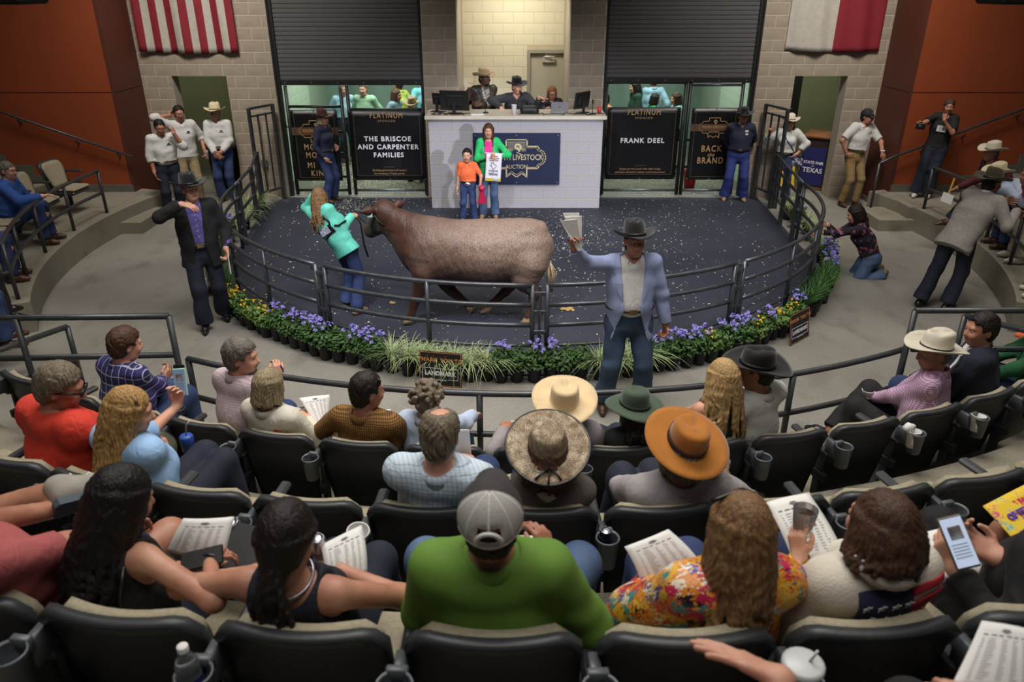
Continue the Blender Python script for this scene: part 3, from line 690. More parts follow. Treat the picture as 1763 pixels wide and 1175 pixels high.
def folds(amp, seed=0, f=1.0):
    r = np.random.default_rng(seed); a = r.uniform(-1, 1, 9)*3
    def post(F, X, Y, Z):
        w = np.sin((14+3*a[0])*f*X+9*Z+a[1]+2.2*np.sin(7*Z+5*Y+a[2]))*.5 + np.sin((22+2*a[3])*f*Z+10*X*a[4]/3+a[5]+1.6*np.sin(9*X+a[6]))*.6
        w = w + .55*np.sin(31*f*(X*(.6+.3*a[7]/3)+Z*.8)+2.5*np.sin(13*Z-8*X+a[8])+a[1])*np.clip(np.sin(6*X+7*Z+a[2])+.3, 0, 1)
        return F+amp*w
    return post
# ---------------------------------------------------------------- people
def skin(i):
    rgb, s2 = (((188, 138, 112), (168, 112, 90)), ((176, 124, 98), (152, 98, 78)), ((206, 158, 132), (190, 132, 110)), ((96, 64, 48), (74, 48, 36)), ((164, 108, 82), (138, 84, 64)))[i]
    return mat('skin_%d' % i, rgb, .52, var=.1, scale=9, second=s2)
M_EYE = mat('eye_white', (190, 182, 174), .3, var=0); M_IRIS = mat('eye_dark', (40, 28, 20), .25, var=0); M_LIP = mat('lip', (160, 82, 78), .5, var=.05)
def hair_mat(name, c, c2): return mat(name, c, .58, var=0, scale=30, stretch=(3.6, 3.6, .3), second=c2, bump=.45, bscale=44, spec=.35)
H_DARK = hair_mat('dark_brown_hair', (34, 24, 20), (20, 14, 12)); H_BLACK = hair_mat('near_black_hair', (26, 20, 18), (13, 10, 10)); H_BROWN = hair_mat('brown_hair', (86, 58, 40), (52, 34, 24))
H_GREY = hair_mat('grey_hair', (120, 112, 102), (74, 68, 62)); H_BLOND = hair_mat('blond_hair', (190, 152, 94), (120, 86, 48)); H_GREYBR = hair_mat('grey_brown_hair', (128, 116, 98), (84, 72, 58))
H_HONEY = hair_mat('honey_brown_hair', (138, 104, 66), (88, 62, 40)); H_ASHBL = hair_mat('ash_blond_hair', (160, 144, 112), (104, 90, 66)); H_COPPER = hair_mat('copper_hair', (146, 96, 54), (96, 58, 32)); H_STRAW = hair_mat('wheat_blond_hair', (184, 154, 106), (136, 104, 64))
DENIM = mat('blue_denim', (44, 62, 104), .85, var=0, scale=7, second=(30, 44, 78), bump=.12, bscale=160); DENIM_D = mat('dark_denim', (26, 34, 52), .85, var=0, scale=7, second=(18, 24, 38), bump=.12, bscale=160)
DENIM_F = mat('faded_denim', (86, 108, 140), .85, var=0, scale=6, second=(52, 72, 104), bump=.12, bscale=160); DENIM_B = mat('bright_denim', (48, 66, 112), .85, var=0, scale=7, second=(34, 48, 86), bump=.1, bscale=160)
DENIM_M = mat('worn_denim', (62, 82, 106), .85, var=0, scale=4.5, second=(36, 52, 74), bump=.12, bscale=160)
BOOT = mat('brown_leather', (74, 46, 32), .45, var=.2, scale=10); BOOT_T = mat('tan_suede', (150, 118, 86), .8, var=.12); BLACKL = mat('black_leather', (22, 20, 20), .35, var=.1)
BELT = mat('belt_leather', (52, 34, 26), .5, var=.12); BUCKLE = mat('belt_buckle', (170, 150, 104), .3, .8)
WHITE_S = mat('white_cotton', (198, 197, 194), .85, var=.04, scale=9); NAVY_S = mat('navy_cotton', (28, 32, 56), .85, var=.08); BLACK_S = mat('black_cotton', (20, 20, 22), .85, var=.1)
def ik(s, w, l1, l2, hint):
    s, w = np.asarray(s, float), np.asarray(w, float); d = w-s; L = np.linalg.norm(d)+1e-9; L_ = min(L, (l1+l2)*.998)
    dn = d/L; w = s+dn*L_; a = (l1*l1-l2*l2+L_*L_)/(2*L_); hgt = sqrt(max(0, l1*l1-a*a))
    hv = np.asarray(hint, float); hv = hv-dn*(hv@dn); return s+dn*a+unit(hv)*hgt, w
def rotm(yaw=0, pitch=0, roll=0):
    cy, sy, cp, sp, cr, sr = cos(yaw), sin(yaw), cos(-pitch), sin(-pitch), cos(roll), sin(roll)
    return np.array([[cy, -sy, 0], [sy, cy, 0], [0, 0, 1]]) @ np.array([[1, 0, 0], [0, cp, -sp], [0, sp, cp]]) @ np.array([[cr, 0, sr], [0, 1, 0], [-sr, 0, cr]])
def hand_prims(w, d, n, side, s=1.0, curl=.5, thumb=.6, spread=1.0, point=False):
    """w wrist, d towards the fingers, n out of the palm, side towards the thumb"""
    d = unit(d); n = np.asarray(n, float); n = unit(n-d*(n@d)); t = np.cross(d, n); t = t*side
    P = []; r = .0095*s
    for i in range(4):
        o = (.030-.020*i)*s; kn = w+d*(.088-.004*abs(i-1))*s+t*o
        P.append(cap(w+t*o*.55+d*.012*s, kn, .0155*s, .0125*s, .014*s))
        a = 0; p = kn; L = (.046, .050, .047, .036)[i]*s; dirv = unit(d+t*(.10-.07*i)*spread)
        cc = curl*(.35 if point and i == 0 else 1)*(1 if not point or i == 0 else 1.6)
        if point and i == 0: cc = .05
        for j, q in enumerate((1, .62, .5)):
            a += cc*(.8, 1.05, .7)[j]; e = p+(dirv*cos(a)+n*sin(a))*L*q; P.append(cap(p, e, r*(1-.06*j), r*(.94-.08*j), .004*s)); p = e
    b = w+d*.025*s+t*.020*s; m1 = b+unit(d*.6+t*.85+n*.25*thumb)*.038*s; m2 = m1+unit(d*.85+t*(.5-.5*thumb)+n*.5*thumb)*.032*s; m3 = m2+unit(d*.9+t*(.1-.6*thumb)+n*.7*thumb)*.024*s
    P += [cap(b, m1, .015*s, .012*s, .01*s), cap(m1, m2, .0115*s, .0100*s, .004), cap(m2, m3, .010*s, .008*s, .004)]
    return P
def head_prims(H, M, s, neck, nose=1.0, ears=True, jaw=1.0):
    T = lambda *p: H+M@(np.array(p)*s)
    q = lambda c, r, k=.03, sub=0: ball(T(*c), tuple(x*s for x in r), M, k*s, sub)
    P = [cap(neck, T(0, -.03, -.06), .058*s, .054*s, .04*s), q((0, -.012, .035), (.076, .097, .092)), q((0, .028, -.02), (.064, .068, .098)), q((0, .036, -.078), (.050*jaw, .052, .043), .035)]
    P += [q((.034, .078, -.028), (.024, .02, .022), .03), q((-.034, .078, -.028), (.024, .02, .022), .03), cap(T(-.034, .086, .030), T(.034, .086, .030), .013*s, None, .018*s),
          q((.032, .104, .010), (.017, .014, .011), .012, 1), q((-.032, .104, .010), (.017, .014, .011), .012, 1),
          cap(T(0, .094, .014), T(0, .117*nose, -.024), .0085*s, .0135*s, .012*s), cap(T(-.012, .104, -.030), T(.012, .104, -.030), .009*s, None, .008*s),
          cap(T(-.017, .090, -.053), T(.017, .090, -.053), .008*s, None, .008*s), cap(T(-.015, .089, -.064), T(.015, .089, -.064), .0085*s, None, .008*s), cap(T(-.02, .096, -.0585), T(.02, .096, -.0585), .003*s, None, .006*s, 0, 1)]
    if ears:
        for x in (-1, 1): P += [q((x*.079, -.008, -.004), (.011, .021, .032), .008), q((x*.088, -.003, -.002), (.006, .010, .018), .006, 1)]
    return P
def scalp(H, M, s, style='short', seed=0, L=.3, face=1.0, ex=0, vol=1.0, side=1.0, bald=False):
    """hair solids: a cap over the skull minus the face, then locks"""
    r = np.random.default_rng(seed); T = lambda *p: H+M@(np.array(p)*s)
    q = lambda c, rr, k=.02, sub=0: ball(T(*c), tuple(x*s for x in rr), M, k*s, sub)
    g = .012*vol
    P = [q((0, -.014, .040), (.078+g, .098+g, .094+g)), q((0, -.048, -.03), (.064+g*.6, .058+g*.6, .075), .03)]
    if style == 'short': P += [q((0, .078, -.060), (.098, .100, .142*face), .012, 1), q((.062, .062, .035), (.022, .03, .03), .01, 1), q((-.062, .062, .035), (.022, .03, .03), .01, 1), q((0, -.02, -.17), (.12, .14, .075), .015, 1), q((.085, .01, -.02), (.022, .030, .045), .01, 1), q((-.085, .01, -.02), (.022, .030, .045), .01, 1)]
    if bald: P.append(q((0, -.005, .135), (.050, .062, .035), .02, 1))
    if style == 'buzz': P += [q((0, .07, -.075), (.1, .1, .14*face), .01, 1), q((0, -.01, -.16), (.12, .14, .09), .01, 1)]
    elif style == 'curly':
        for i in range(90):
            a, b = r.uniform(0, 2*pi), r.uniform(-.5, 1.5); c = (cos(a)*cos(b)*.10*vol, sin(a)*cos(b)*.115*vol-.025, .03+sin(b)*.105*vol)
            if c[1] > .055 and c[2] < .06: continue
            P.append(q(c, (.020, .020, .020), .008))
        P.append(q((0, .085, -.06), (.075, .075, .12), .01, 1))
    else:
        P.append(q((0, .085, -.055), (.080, .085, .115*face), .015, 1))
        if style == 'bob':
            for i in range(22):
                a = R_(-215+i*250/21); x, y = cos(a)*.086, sin(a)*.100-.015
                P.append(cap(T(x*.9, y*.9, .06), T(x*1.12, y*1.10, -.085-.02*r.random()), .022*s, .014*s, .010*s))
        if style in ('long', 'pony'):
            n = 34
            for i in range(n):
                a = R_(-222+i*264/(n-1)+r.uniform(-3, 3)); x, y = cos(a)*.084*side, sin(a)*.098-.012
                if style == 'pony':
                    P.append(cap(T(x, y, .03), T(x*.25, -.105, -.075), .018*s, .018*s, .012*s)); continue
                ln = L*(.74+.30*r.random()); w = r.uniform(-1, 1)
                front = max(0, sin(a)); m = 7
                pts = []
                for j in range(m+1):
                    f = j/m; sp = 1.0+.28*f+.10*sin(f*9+w*3)*f+max(0, -ex)*.28*f**.6
                    wv = .011*f*sin(f*12+w*1.5+a*2); pts.append(T(x*sp*(1-.25*ex*f)+ex*.02*w*f+wv, y*(1+.12*f)-.028*f*(1-front)-.012*sin(f*3.1)+wv*.6, .05-ln*f))
                for j in range(m): P.append(cap(pts[j], pts[j+1], (.0180-.0012*j)*s, (.0170-.0014*(j+1))*s, .009*s))
        if style == 'pony':
            b = [T(0, -.115-.02*sin(j*.5), -.07-L*j/6) for j in range(7)]
            for j in range(6): P.append(cap(b[j], b[j+1], (.034-.003*j)*s, (.032-.0035*j)*s, .01))
            for i in range(10):
                w = r.uniform(-1, 1, 2); pts = [T(w[0]*.03*(1+j*.25)+.012*sin(j+i), -.12+w[1]*.02-.02*sin(j*.5), -.08-L*j/6*(1+.06*w[0])) for j in range(7)]
                for j in range(6): P.append(cap(pts[j], pts[j+1], .011*s, .009*s, .004))
    return P
def streaks(H, amp=.0035, fr=46):
    def post(F, X, Y, Z):
        an = np.arctan2(Y-H[1], X-H[0])+.25*np.sin(21*Z+3)+.12*np.sin(47*X+9); F = F+amp*.6*np.sin(70*X+30*Z)*np.sin(62*Y+5+25*Z); return F+amp*np.sin(an*fr+3*np.sin(Z*14)+9*Z)*np.clip((H[2]+.16-Z)*14, 0, 1)
    return post
def under_hat(parent, H, M, s, side=1.0, top=.058):
    """press hair and crown down so that a hat sits on the head"""
    for o in [parent]+[c for c in parent.children if c.name.startswith('hair')]:
        me = o.data; co = np.empty(len(me.vertices)*3, np.float32); me.vertices.foreach_get('co', co); co = co.reshape(-1, 3)
        q = (co-H)@M/s; hair_ = o is not parent; z0 = top if hair_ else .072
        m = (q[:, 2] > z0) & (np.abs(q).max(1) < .3); q[m, 2] = z0+(q[m, 2]-z0)*(.15 if hair_ else .62)
        if hair_:
            m2 = (q[:, 2] > .0) & (np.abs(q).max(1) < .3); q[m2, 0] *= .93; q[m2, 1] = (q[m2, 1]+.012)*.93-.012
        m = m | (m2 if hair_ else m)
        co[m] = H+(q[m]*s)@M.T; me.vertices.foreach_set('co', co.ravel()); me.update()
def hat(kind, m, band, H, M, s, parent, tilt=.0, brim=.098, curl=.055, ch=.118, dent=.028, up=.0, fb=-.012, crown=None, yawh=0, bw=.022, name='cowboy_hat', z0=.052, pinch=.02, rim=None):
    under_hat(parent, H, M, s); ch += .010
    MM = M @ rotm(yawh, tilt); c = H+M@(np.array((0, -.012, z0))*s); b = MB(); n = 44
    rx, ry = .093, .113
    def pt(t, a, under):      # brim, t 0..1
        ca, sa = cos(a), sin(a); k = abs(ca)**1.6
        rr = brim*t*(1 - .16*k*min(1, curl/.06)*t); z = t**1.8*(curl*k*1.15+fb*abs(sa)**2) + up*t*max(0, -sa) - (.006 if under else 0)
        return (ca*(rx+rr), sa*(ry+rr*1.0), z)
    rings = [[pt(t, 2*pi*i/n, True) for i in range(n)] for t in (0, .25, .5, .75, 1)] + [[pt(t, 2*pi*i/n, False) for i in range(n)] for t in (1.01, .75, .5, .25, .04)]
    prof = crown or [(1.0, .0), (.985, .3), (.95, .6), (.90, .82), (.82, .95), (.68, 1.0), (.5, 1.0), (.3, 1.0), (.12, 1.0)]
    for f, zz in prof:
        rg = []
        for i in range(n):
            a = 2*pi*i/n; x, y = cos(a)*rx*f, sin(a)*ry*f
            if zz > .3: x *= 1-(pinch*9*max(0, sin(a))**2)*(zz-.3)
            z = zz*ch + (.010*(-sin(a)) if zz > .6 else 0)
            w = 1 if zz > .9 else 0
            if kind == 'cattleman':
                z -= dent*np.exp(-(x/.020)**2)*w*np.exp(-(y/.085)**4)
                z -= dent*.5*(np.exp(-((abs(x)-.058)/.016)**2)*np.exp(-((y-.03)/.04)**2))*w
            elif kind == 'pinch':
                z -= dent*(np.exp(-((abs(x)-.030)/.022)**2)*np.exp(-((y-.045)/.045)**2))*w + dent*.6*np.exp(-((y+.02)/.05)**2)*np.exp(-(x/.05)**2)*w
            elif kind == 'flat': z -= dent*np.exp(-(x/.05)**2-(y/.06)**2)*w
            rg.append((x, y, z))
        rings.append(rg)
    v = [p for r in rings for p in r]; R = len(rings)
    f = [(j*n+i, j*n+(i+1) % n, (j+1)*n+(i+1) % n, (j+1)*n+i) for j in range(R-1) for i in range(n)] + [tuple((R-1)*n+i for i in range(n))]
    b.add(v, f); X = lambda p: c+MM@(p*s)
    b.xf(X); o = b.build(name, m, parent, True)
    if band:
        q = MB(); rr = [[(cos(2*pi*i/n)*(rx*g), sin(2*pi*i/n)*(ry*g), z) for i in range(n)] for g, z in ((1.0, .002), (1.035, .003), (1.03, bw), (.99, bw+.002))]
        q.add([p for r in rr for p in r], [(j*n+i, j*n+(i+1) % n, (j+1)*n+(i+1) % n, (j+1)*n+i) for j in range(3) for i in range(n)]); q.xf(X); q.build('hat_band', band, o, True)
    if rim:
        q = MB(); q.tube([np.array(pt(1.0, 2*pi*i/n, False))+np.array((0, 0, -.003)) for i in range(n)], .006, 6, closed=True); q.xf(X); q.build('brim_binding', rim, o, True)
    return o
def ballcap(m, H, M, s, parent, back=None, brimm=None, logo=None):
    under_hat(parent, H, M, s); T = lambda p: H+M@(np.asarray(p)*s)
    b = MB(); nu, nv = 32, 8; g = lambda a, t: (cos(a)*.094*cos(t), sin(a)*.113*cos(t)-.012, .028+.112*sin(t)+0)
    v = []; 
    for j in range(nv+1):
        for i in range(nu):
            a = 2*pi*i/nu; t = (pi/2)*j/nv*.985; p = list(g(a, t)); 
            if j == 0 and 220 < math.degrees(a) < 320: p[2] += 0
            v.append(p)
    f = []; mi = []
    for j in range(nv):
        for i in range(nu):
            a = math.degrees(2*pi*(i+.5)/nu)
            if back and abs(a-270) < 24 and 0 < j < 3: continue
            f.append((j*nu+i, j*nu+(i+1) % nu, (j+1)*nu+(i+1) % nu, (j+1)*nu+i)); mi.append(1 if back and a > 185 and a < 355 else 0)
    f.append(tuple(nv*nu+i for i in range(nu))); mi.append(0)
    me = mesh('cap', [T(p) for p in v], f, True, [m, back or m], mi); o = obj('cap', me, parent)
    md = o.modifiers.new('thickness', 'SOLIDIFY'); md.thickness = .004; md.offset = 1
    q = MB(); q.grid(lambda u, w: ((u-.5)*.155*(1-.25*w*abs(u-.5)*2), .092-.012-.10*abs(u-.5)**2*1.6+.085*w, .040-.012*w-.05*(u-.5)**2*2), 10, 5).xf(T)
    br = q.build('cap_brim', brimm or m, o, True); md = br.modifiers.new('thickness', 'SOLIDIFY'); md.thickness = .005; md.offset = 0
    q = MB().lathe([(0, .006), (.008, .004), (.009, 0)], 10).xf(lambda p: T(p+np.array((0, -.012, .132)))); q.build('cap_button', m, o, True)
    if back:
        q = MB()
        for a in (190, 225, 270, 315, 350): q.tube([T(np.array(g(R_(a), t))*np.array((1.012, 1.012, 1.0))) for t in np.linspace(.55 if a == 270 else .02, 1.5, 10)], .0048*s, 6)
        q.tube([T((cos(R_(a))*.037, sin(R_(a))*.0-.1215+.0, .037+.052*max(0, sin(R_(180-(a-180))))**.8)) for a in range(180, 361, 15)], .007*s, 6)
        q.build('cap_seam_tape', mat('cap_white_tape', (206, 204, 200), .8, var=.03), o, True)
        q = MB(); q.tube([T((cos(R_(a))*.091, sin(R_(a))*.110-.012, .030)) for a in range(200, 341, 10)], .009*s, 6); q.build('cap_strap', mat('cap_white_tape', (206, 204, 200), .8, var=.03), o, True)
    if logo: text(logo, .035*s, WHITE_S, T((0, .1, .078)), (R_(68), 0, pi), o)
    return o
from mathutils.bvhtree import BVHTree
from mathutils import Vector
def caster(o):
    """finds where a line meets a garment, so that badges, straps and prints lie on it"""
    t = BVHTree.FromPolygons([v.co.copy() for v in o.data.vertices], [tuple(p.vertices) for p in o.data.polygons])
    def hit(p, d, lift=.003):
        d = unit(d); h = t.ray_cast(Vector(p), Vector(d), 1.0)[0]; return (np.array(h) if h is not None else np.asarray(p)+d*.3)-d*lift
    return hit
PEOPLE = []
def person(label, loc, yaw=0, S=1.75, sit=False, w=1.0, belly=0, lean=(0, 0), hd=(0, 0, 0), RA=None, LA=None, RH=None, LH=None, RE=None, LE=None, RF=None, LF=None, RK=(0, 1, .2), LK=(0, 1, .2),
           sk=0, top=None, coat=None, legs=None, shoes=BOOT, hair=('short', H_DARK), h=1.0, hs=None, nose=1.0, jaw=1.0, sh=1.0, shy=0, belt=True, glasses=None, beard=None, female=False, seatz=.46, skirt=None, hands=True, group=None, tilt_hip=0, bootcut=1.0, face=True, rk=0):
    yaw = R_(yaw); k = S/1.75; hs = hs or k
    hz = (seatz+.09) if sit else .525*S
    hip = A3(tilt_hip, 0, hz); nk = A3(lean[0], lean[1], hz+.295*S*(1-.0) - (.5*(lean[0]-tilt_hip)**2+.5*lean[1]**2)/(.3*S))
    ax = unit(nk-hip); sv = rotm(R_(shy)) @ A3(1, 0, 0); sv = unit(sv-ax*(sv@ax)); fw = np.cross(ax, sv); fw = unit(fw)
    L = np.linalg.norm(nk-hip); sp = lambda t, f=0, x=0: hip+ax*L*t+fw*f*k+sv*x*k
    wd = w*(.93 if female else 1)
    shw = .172*k*sh*(.90 if female else 1)*(1+.25*(w-1)); Rs = nk-ax*.035*k+sv*shw; Ls = nk-ax*.035*k-sv*shw
    Rh = hip+A3(.088*k*wd, 0, -.02*k); Lh = hip+A3(-.088*k*wd, 0, -.02*k)
    l1, l2 = .172*S, .152*S
    def arm(sh_, tgt, el, sgn):
        if tgt is None: tgt = (sgn*.27*k*w, .06, hz+.04) if not sit else (sgn*.12, .36, seatz+.20)
        return ik(sh_, tgt, l1, l2, el if el is not None else ((sgn*.5, -1, -.3) if not sit else (sgn*1, -.4, -.6)))
    Re, Rw = arm(Rs, RA, RE, 1); Le, Lw = arm(Ls, LA, LE, -1)
    if sit:
        RF = RF if RF is not None else (.12, .46, .09); LF = LF if LF is not None else (-.12, .46, .09)
    else:
        RF = RF if RF is not None else (.11, .0, .085*k); LF = LF if LF is not None else (-.11, .0, .085*k)
    Rk, Rf = ik(Rh, RF, .245*S, .242*S, RK); Lk, Lf = ik(Lh, LF, .245*S, .242*S, LK)
    M = rotm(R_(hd[0]), R_(hd[1]), R_(hd[2])); neck_top = nk+unit(ax*.6+A3(0, 0, 1))*.066*k+fw*.012*k
    H = neck_top+M@(A3(0, .022, .095)*hs)
    def torso(g, k_=.06):
        f = 1.06 if female else 1
        return [ell(hip-ax*.02*k, sp(.28), ((.165*wd*f)*k+g, (.118*w)*k+g), ((.142*wd)*k+g, (.105*w+belly*.3)*k+g), sv, k_), ell(sp(.26, belly*.25), sp(.55), ((.143*wd)*k+g, (.108*w+belly*.5)*k+g), ((.160*wd)*k+g, (.118*w)*k+g), sv, k_),
                ell(sp(.55), sp(.86), ((.162*wd)*k+g, (.118*w)*k+g), ((.150*w)*k+g, (.088*w)*k+g), sv, k_), cap(Rs-sv*.02, Ls+sv*.02, .052*k*sqrt(w)+g, None, k_)] + ([cap(sp(.3, .05*belly/.1, 0), sp(.45, belly*.6), .08*w*k+g, None, .06)] if belly else []) + ([ball(sp(.62, .088*w, x), .058*k+g, None, .04) for x in (-.07, .07)] if female else [])
    def limb(a, b, c, r, g, t=2.0, k_=.03, fl=1):
        if t <= 1: return [cap(a, a+(b-a)*t, r[0]+g, r[0]+(r[1]-r[0])*t+g, k_, fl)]
        return [cap(a, b, r[0]+g, r[1]+g, k_)] + [cap(b, b+(c-b)*(t-1), r[1]+g, r[1]+(r[2]-r[1])*(t-1)+g, k_, fl)]
    ar = tuple(x*k*(w**.7)*(.88 if female else 1) for x in (.052, .042, .030)); lr = tuple(x*k*(w**.8) for x in (.088, .062, .044))
    B = Part(); g = -.010
    core = torso(g) + limb(Rs, Re, Rw, ar, 0, 2, .03, 0) + limb(Ls, Le, Lw, ar, 0, 2, .03, 0)
    if legs is None or legs.get('cut', 2) < 1.9:
        core += limb(Rh, Rk, Rf, lr, 0, 2, .03, 0) + limb(Lh, Lk, Lf, lr, 0, 2, .03, 0)
        for kk, ff in ((Rk, Rf), (Lk, Lf)): m_ = kk+(ff-kk)*.3; core.append(cap(m_+A3(0, -.025, 0)*k, kk+(ff-kk)*.55, .052*k, .04*k, .03))
    else: core += limb(Rh, Rk, Rf, lr, g, 2, .03, 0) + limb(Lh, Lk, Lf, lr, g, 2, .03, 0)
    core.append(cap(nk-ax*.04*k, neck_top, .066*k*(.85 if female else 1), .056*hs*(.88 if female else 1), .045))
    bare = top is None or top.get('sleeve', 2) < .5
    B.add(solid(core, (.011 if bare else .016)*max(1, h)))
    B.add(solid(head_prims(H, M, hs, nk+unit(neck_top-nk)*.02, nose, True, jaw), .0062*max(1, h*1.1)))
    for wv, ev, sg, hh in ((Rw, Re, 1, RH), (Lw, Le, -1, LH)):
        if not hands: continue
        hh = hh or {}; d = hh.get('d'); d = unit(wv-ev) if d is None else np.asarray(d, float); n_ = hh.get('n'); n_ = (A3(-sg, .2, 0) if not sit else A3(0, 0, -1)) if n_ is None else np.asarray(n_, float)
        hv = hand_prims(np.asarray(wv), d, n_, sg if hh.get('side') is None else hh['side'], k*1.0*(.92 if female else 1), hh.get('curl', .45), hh.get('thumb', .5), hh.get('spread', 1), hh.get('point', False))
        hv.append(cap(wv-unit(wv-ev)*.03, wv, ar[2]*1.02, ar[2], .02)); B.add(solid(hv, .0052*max(1, h*.95)))
    if face:
        for x in (-1, 1):
            e = H+M@(A3(x*.032, .0832, .008)*hs); B.add(sphere_vq(e, .0118*hs, 6), 1); B.add(sphere_vq(e+M@(A3(0,   .0066, -.001)*hs), .0072*hs, 5), 2)
        B.add(solid([cap(H+M@(A3(-.019, .0935, -.0545)*hs), H+M@(A3(.019, .0935, -.0545)*hs), .0062*hs, None, .004), cap(H+M@(A3(-.016, .093, -.0635)*hs), H+M@(A3(.016, .093, -.0635)*hs), .0068*hs, None, .004)], .004*max(1, h)), 3)
    root = B.build('person', [skin(sk), M_EYE, M_IRIS, M_LIP]); root.location = loc; root.rotation_euler = (0, 0, yaw); tag(root, label, 'person', group)
    res = dict(root=root, H=H, M=M, Rw=Rw, Lw=Lw, nk=nk, Rs=Rs, Ls=Ls, hip=hip, hs=hs, ax=ax, sv=sv, fw=fw, k=k, Rk=Rk, Lk=Lk)
    sd = len(PEOPLE)+3; PEOPLE.append(res)
    wp = lambda p: np.asarray(loc)+rotm(yaw)@np.asarray(p, float); res['wp'] = wp
    if legs:
        g = legs.get('g', .010); ct = legs.get('cut', 1.97)
        lr2 = (lr[0], lr[1], lr[2]*1.45*bootcut)
        P = [ell(hip-ax*.05*k, sp(.20), (.168*wd*k+g, .120*w*k+g), (.150*wd*k+g, .110*w*k+g+belly*.1), sv, .05, 1)] + limb(Rh, Rk, Rf, lr2, g, ct, .035) + limb(Lh, Lk, Lf, lr2, g, ct, .035)
        Part().add(solid(P, .012*max(.9, h), folds(legs.get('fold', .0035), sd, 1.2))).build(legs.get('name', 'trousers'), legs['m'], root)
        if belt and not sit:
            b = MB(); n = 28; e1, e2 = .158*wd*k+g+.012, .118*w*k+g+.012+belly*.2
            c_ = sp(.185)
            for zz in (0,): b.tube([c_+sv*e1*cos(2*pi*i/n)+fw*e2*sin(2*pi*i/n) for i in range(n)], .016*k, 6, closed=True)
            b.xf(lambda p: c_+(p-c_)*1.0); bo = b.build('belt', BELT, root, True)
            c2 = c_+fw*(e2+.014); u_ = sv*.034*k; v_ = ax*.022*k
            MB().add([c2-u_-v_, c2+u_-v_, c2+u_+v_, c2-u_+v_, c2-u_-v_+fw*.008, c2+u_-v_+fw*.008, c2+u_+v_+fw*.008, c2-u_+v_+fw*.008], [(0, 1, 2, 3), (4, 5, 6, 7), (0, 1, 5, 4), (1, 2, 6, 5), (2, 3, 7, 6), (3, 0, 4, 7)]).build('buckle', BUCKLE, bo)
    if shoes:
        for nm, kk, ff in (('R', Rk, Rf), ('L', Lk, Lf)):
            d = ff-kk; fd = A3(0, 1, 0)-unit(d)*unit(d)[1] if abs(unit(d)[1]) < .75 else A3(0, .3, -1)*np.sign(d[1]); fd = unit(fd) if abs(unit(d)[1]) < .35 else unit(A3(0, 1, -.15) if d[1] > 0 else A3(0, .2, -1))
            if not sit or abs(unit(d)[1]) < .5: fd = A3(.12 if nm == 'R' else -.12, 1, -.02)
            up = -unit(d); base = ff-A3(0, 0, .04)*k if fd[2] > -.5 else ff
            P = [cap(ff+up*.05*k, base, .040*k, .042*k, .03), cap(base-unit(fd)*.03*k, base+unit(fd)*.10*k, .038*k, .042*k, .03), cap(base+unit(fd)*.10*k, base+unit(fd)*.165*k-A3(0, 0, .008), .038*k, .026*k, .02)]
            zmin = base[2]-.042*k
            pf = (lambda F, X, Y, Z, zz=zmin: np.maximum(F, zz-Z)) if fd[2] > -.5 else None
            Part().add(solid(P, .0085*max(1, h), pf)).build('boot' if shoes in (BOOT, BLACKL, BOOT_T) else 'shoe', shoes, root)
    if top:
        g = top.get('g', .012); sl = top.get('sleeve', 1.94); nm = top.get('name', 'shirt'); hem = top.get('hem', .18)
        P = torso(g); P[0] = ell(sp(hem) if hem >= 0 else hip+ax*hem, sp(.28), ((.160*wd if hem >= 0 else .182*wd)*k+g, (.120*w+belly*.15)*k+g), ((.146*wd)*k+g, (.108*w+belly*.3)*k+g), sv, .06, 2)
        if sl > 0:
            loose = top.get('loose', 1.0); ar3 = tuple(x*loose for x in ar)
            P += limb(Rs, Re, Rw, ar3, g*.8, sl) + limb(Ls, Le, Lw, ar3, g*.8, sl)
        nl = top.get('neck', .066)
        P.append(ball(nk+ax*.050*k+fw*.02*k, (nl*k*1.15, nl*k, .075*k), None, .02, 1))
        if top.get('collar', True): P.append(cap(nk+fw*.085*k+ax*.02*k, nk+fw*.13*k-ax*.045*k, .036*k, .014*k, .012, 0, 1))
        if top.get('tank'):
            for sg, s_ in ((1, Rs), (-1, Ls)): P.append(ball(s_+sv*sg*.035*k+ax*.03, (.085*k, .16, .15*k), None, .015, 1))
            P.append(ball(nk+ax*.05*k, (.095*k, .13*k, .11*k), None, .015, 1))
        o = Part().add(solid(P, top.get('h', .0115)*max(.9, h), folds(top.get('fold', .0055), sd, 1.15))).build(nm, top['m'], root); res['top'] = o
        if top.get('collar', True):
            b = MB(); n = 22; cc = nk+ax*.026*k+fw*.012*k; e1, e2 = .070*k*(.9 if female else 1)+.006, .070*k+.012
            rr = [[c_-ax*.032*k*max(-.2, sin(R_(122+i*296/(n-1))))+sv*(e1+o_)*cos(R_(122+i*296/(n-1)))+fw*(e2+o_)*sin(R_(122+i*296/(n-1))) for i in range(n)] for c_, o_ in ((cc-ax*.02*k, -.002), (cc+ax*.012*k, -.008), (cc+ax*.016*k, .004), (cc-ax*.028*k, .022))]
            b.add([p for r in rr for p in r], [(j*n+i, j*n+i+1, (j+1)*n+i+1, (j+1)*n+i) for j in range(3) for i in range(n-1)])
            co = b.build('collar', top.get('collar_m', top['m']), o, True); md = co.modifiers.new('thickness', 'SOLIDIFY'); md.thickness = .004; md.offset = 0
        if top.get('buttons'):
            b = MB()
            for i in range(6):
                t_ = .84-i*.115; c_ = sp(t_, .0); b.lathe([(0, .004), (.006, .003), (.0065, 0)], 8)
                q = len(b.v)-24; off = c_+fw*((.118*w+belly*.55*np.exp(-((t_-.42)/.18)**2))*k+g+.002)
                for j in range(q, len(b.v)): x, y, z = b.v[j]; b.v[j] = tuple(off+sv*x+ax*y+fw*z)
            b.build('buttons', mat('button', (200, 196, 186), .4, var=0), o)
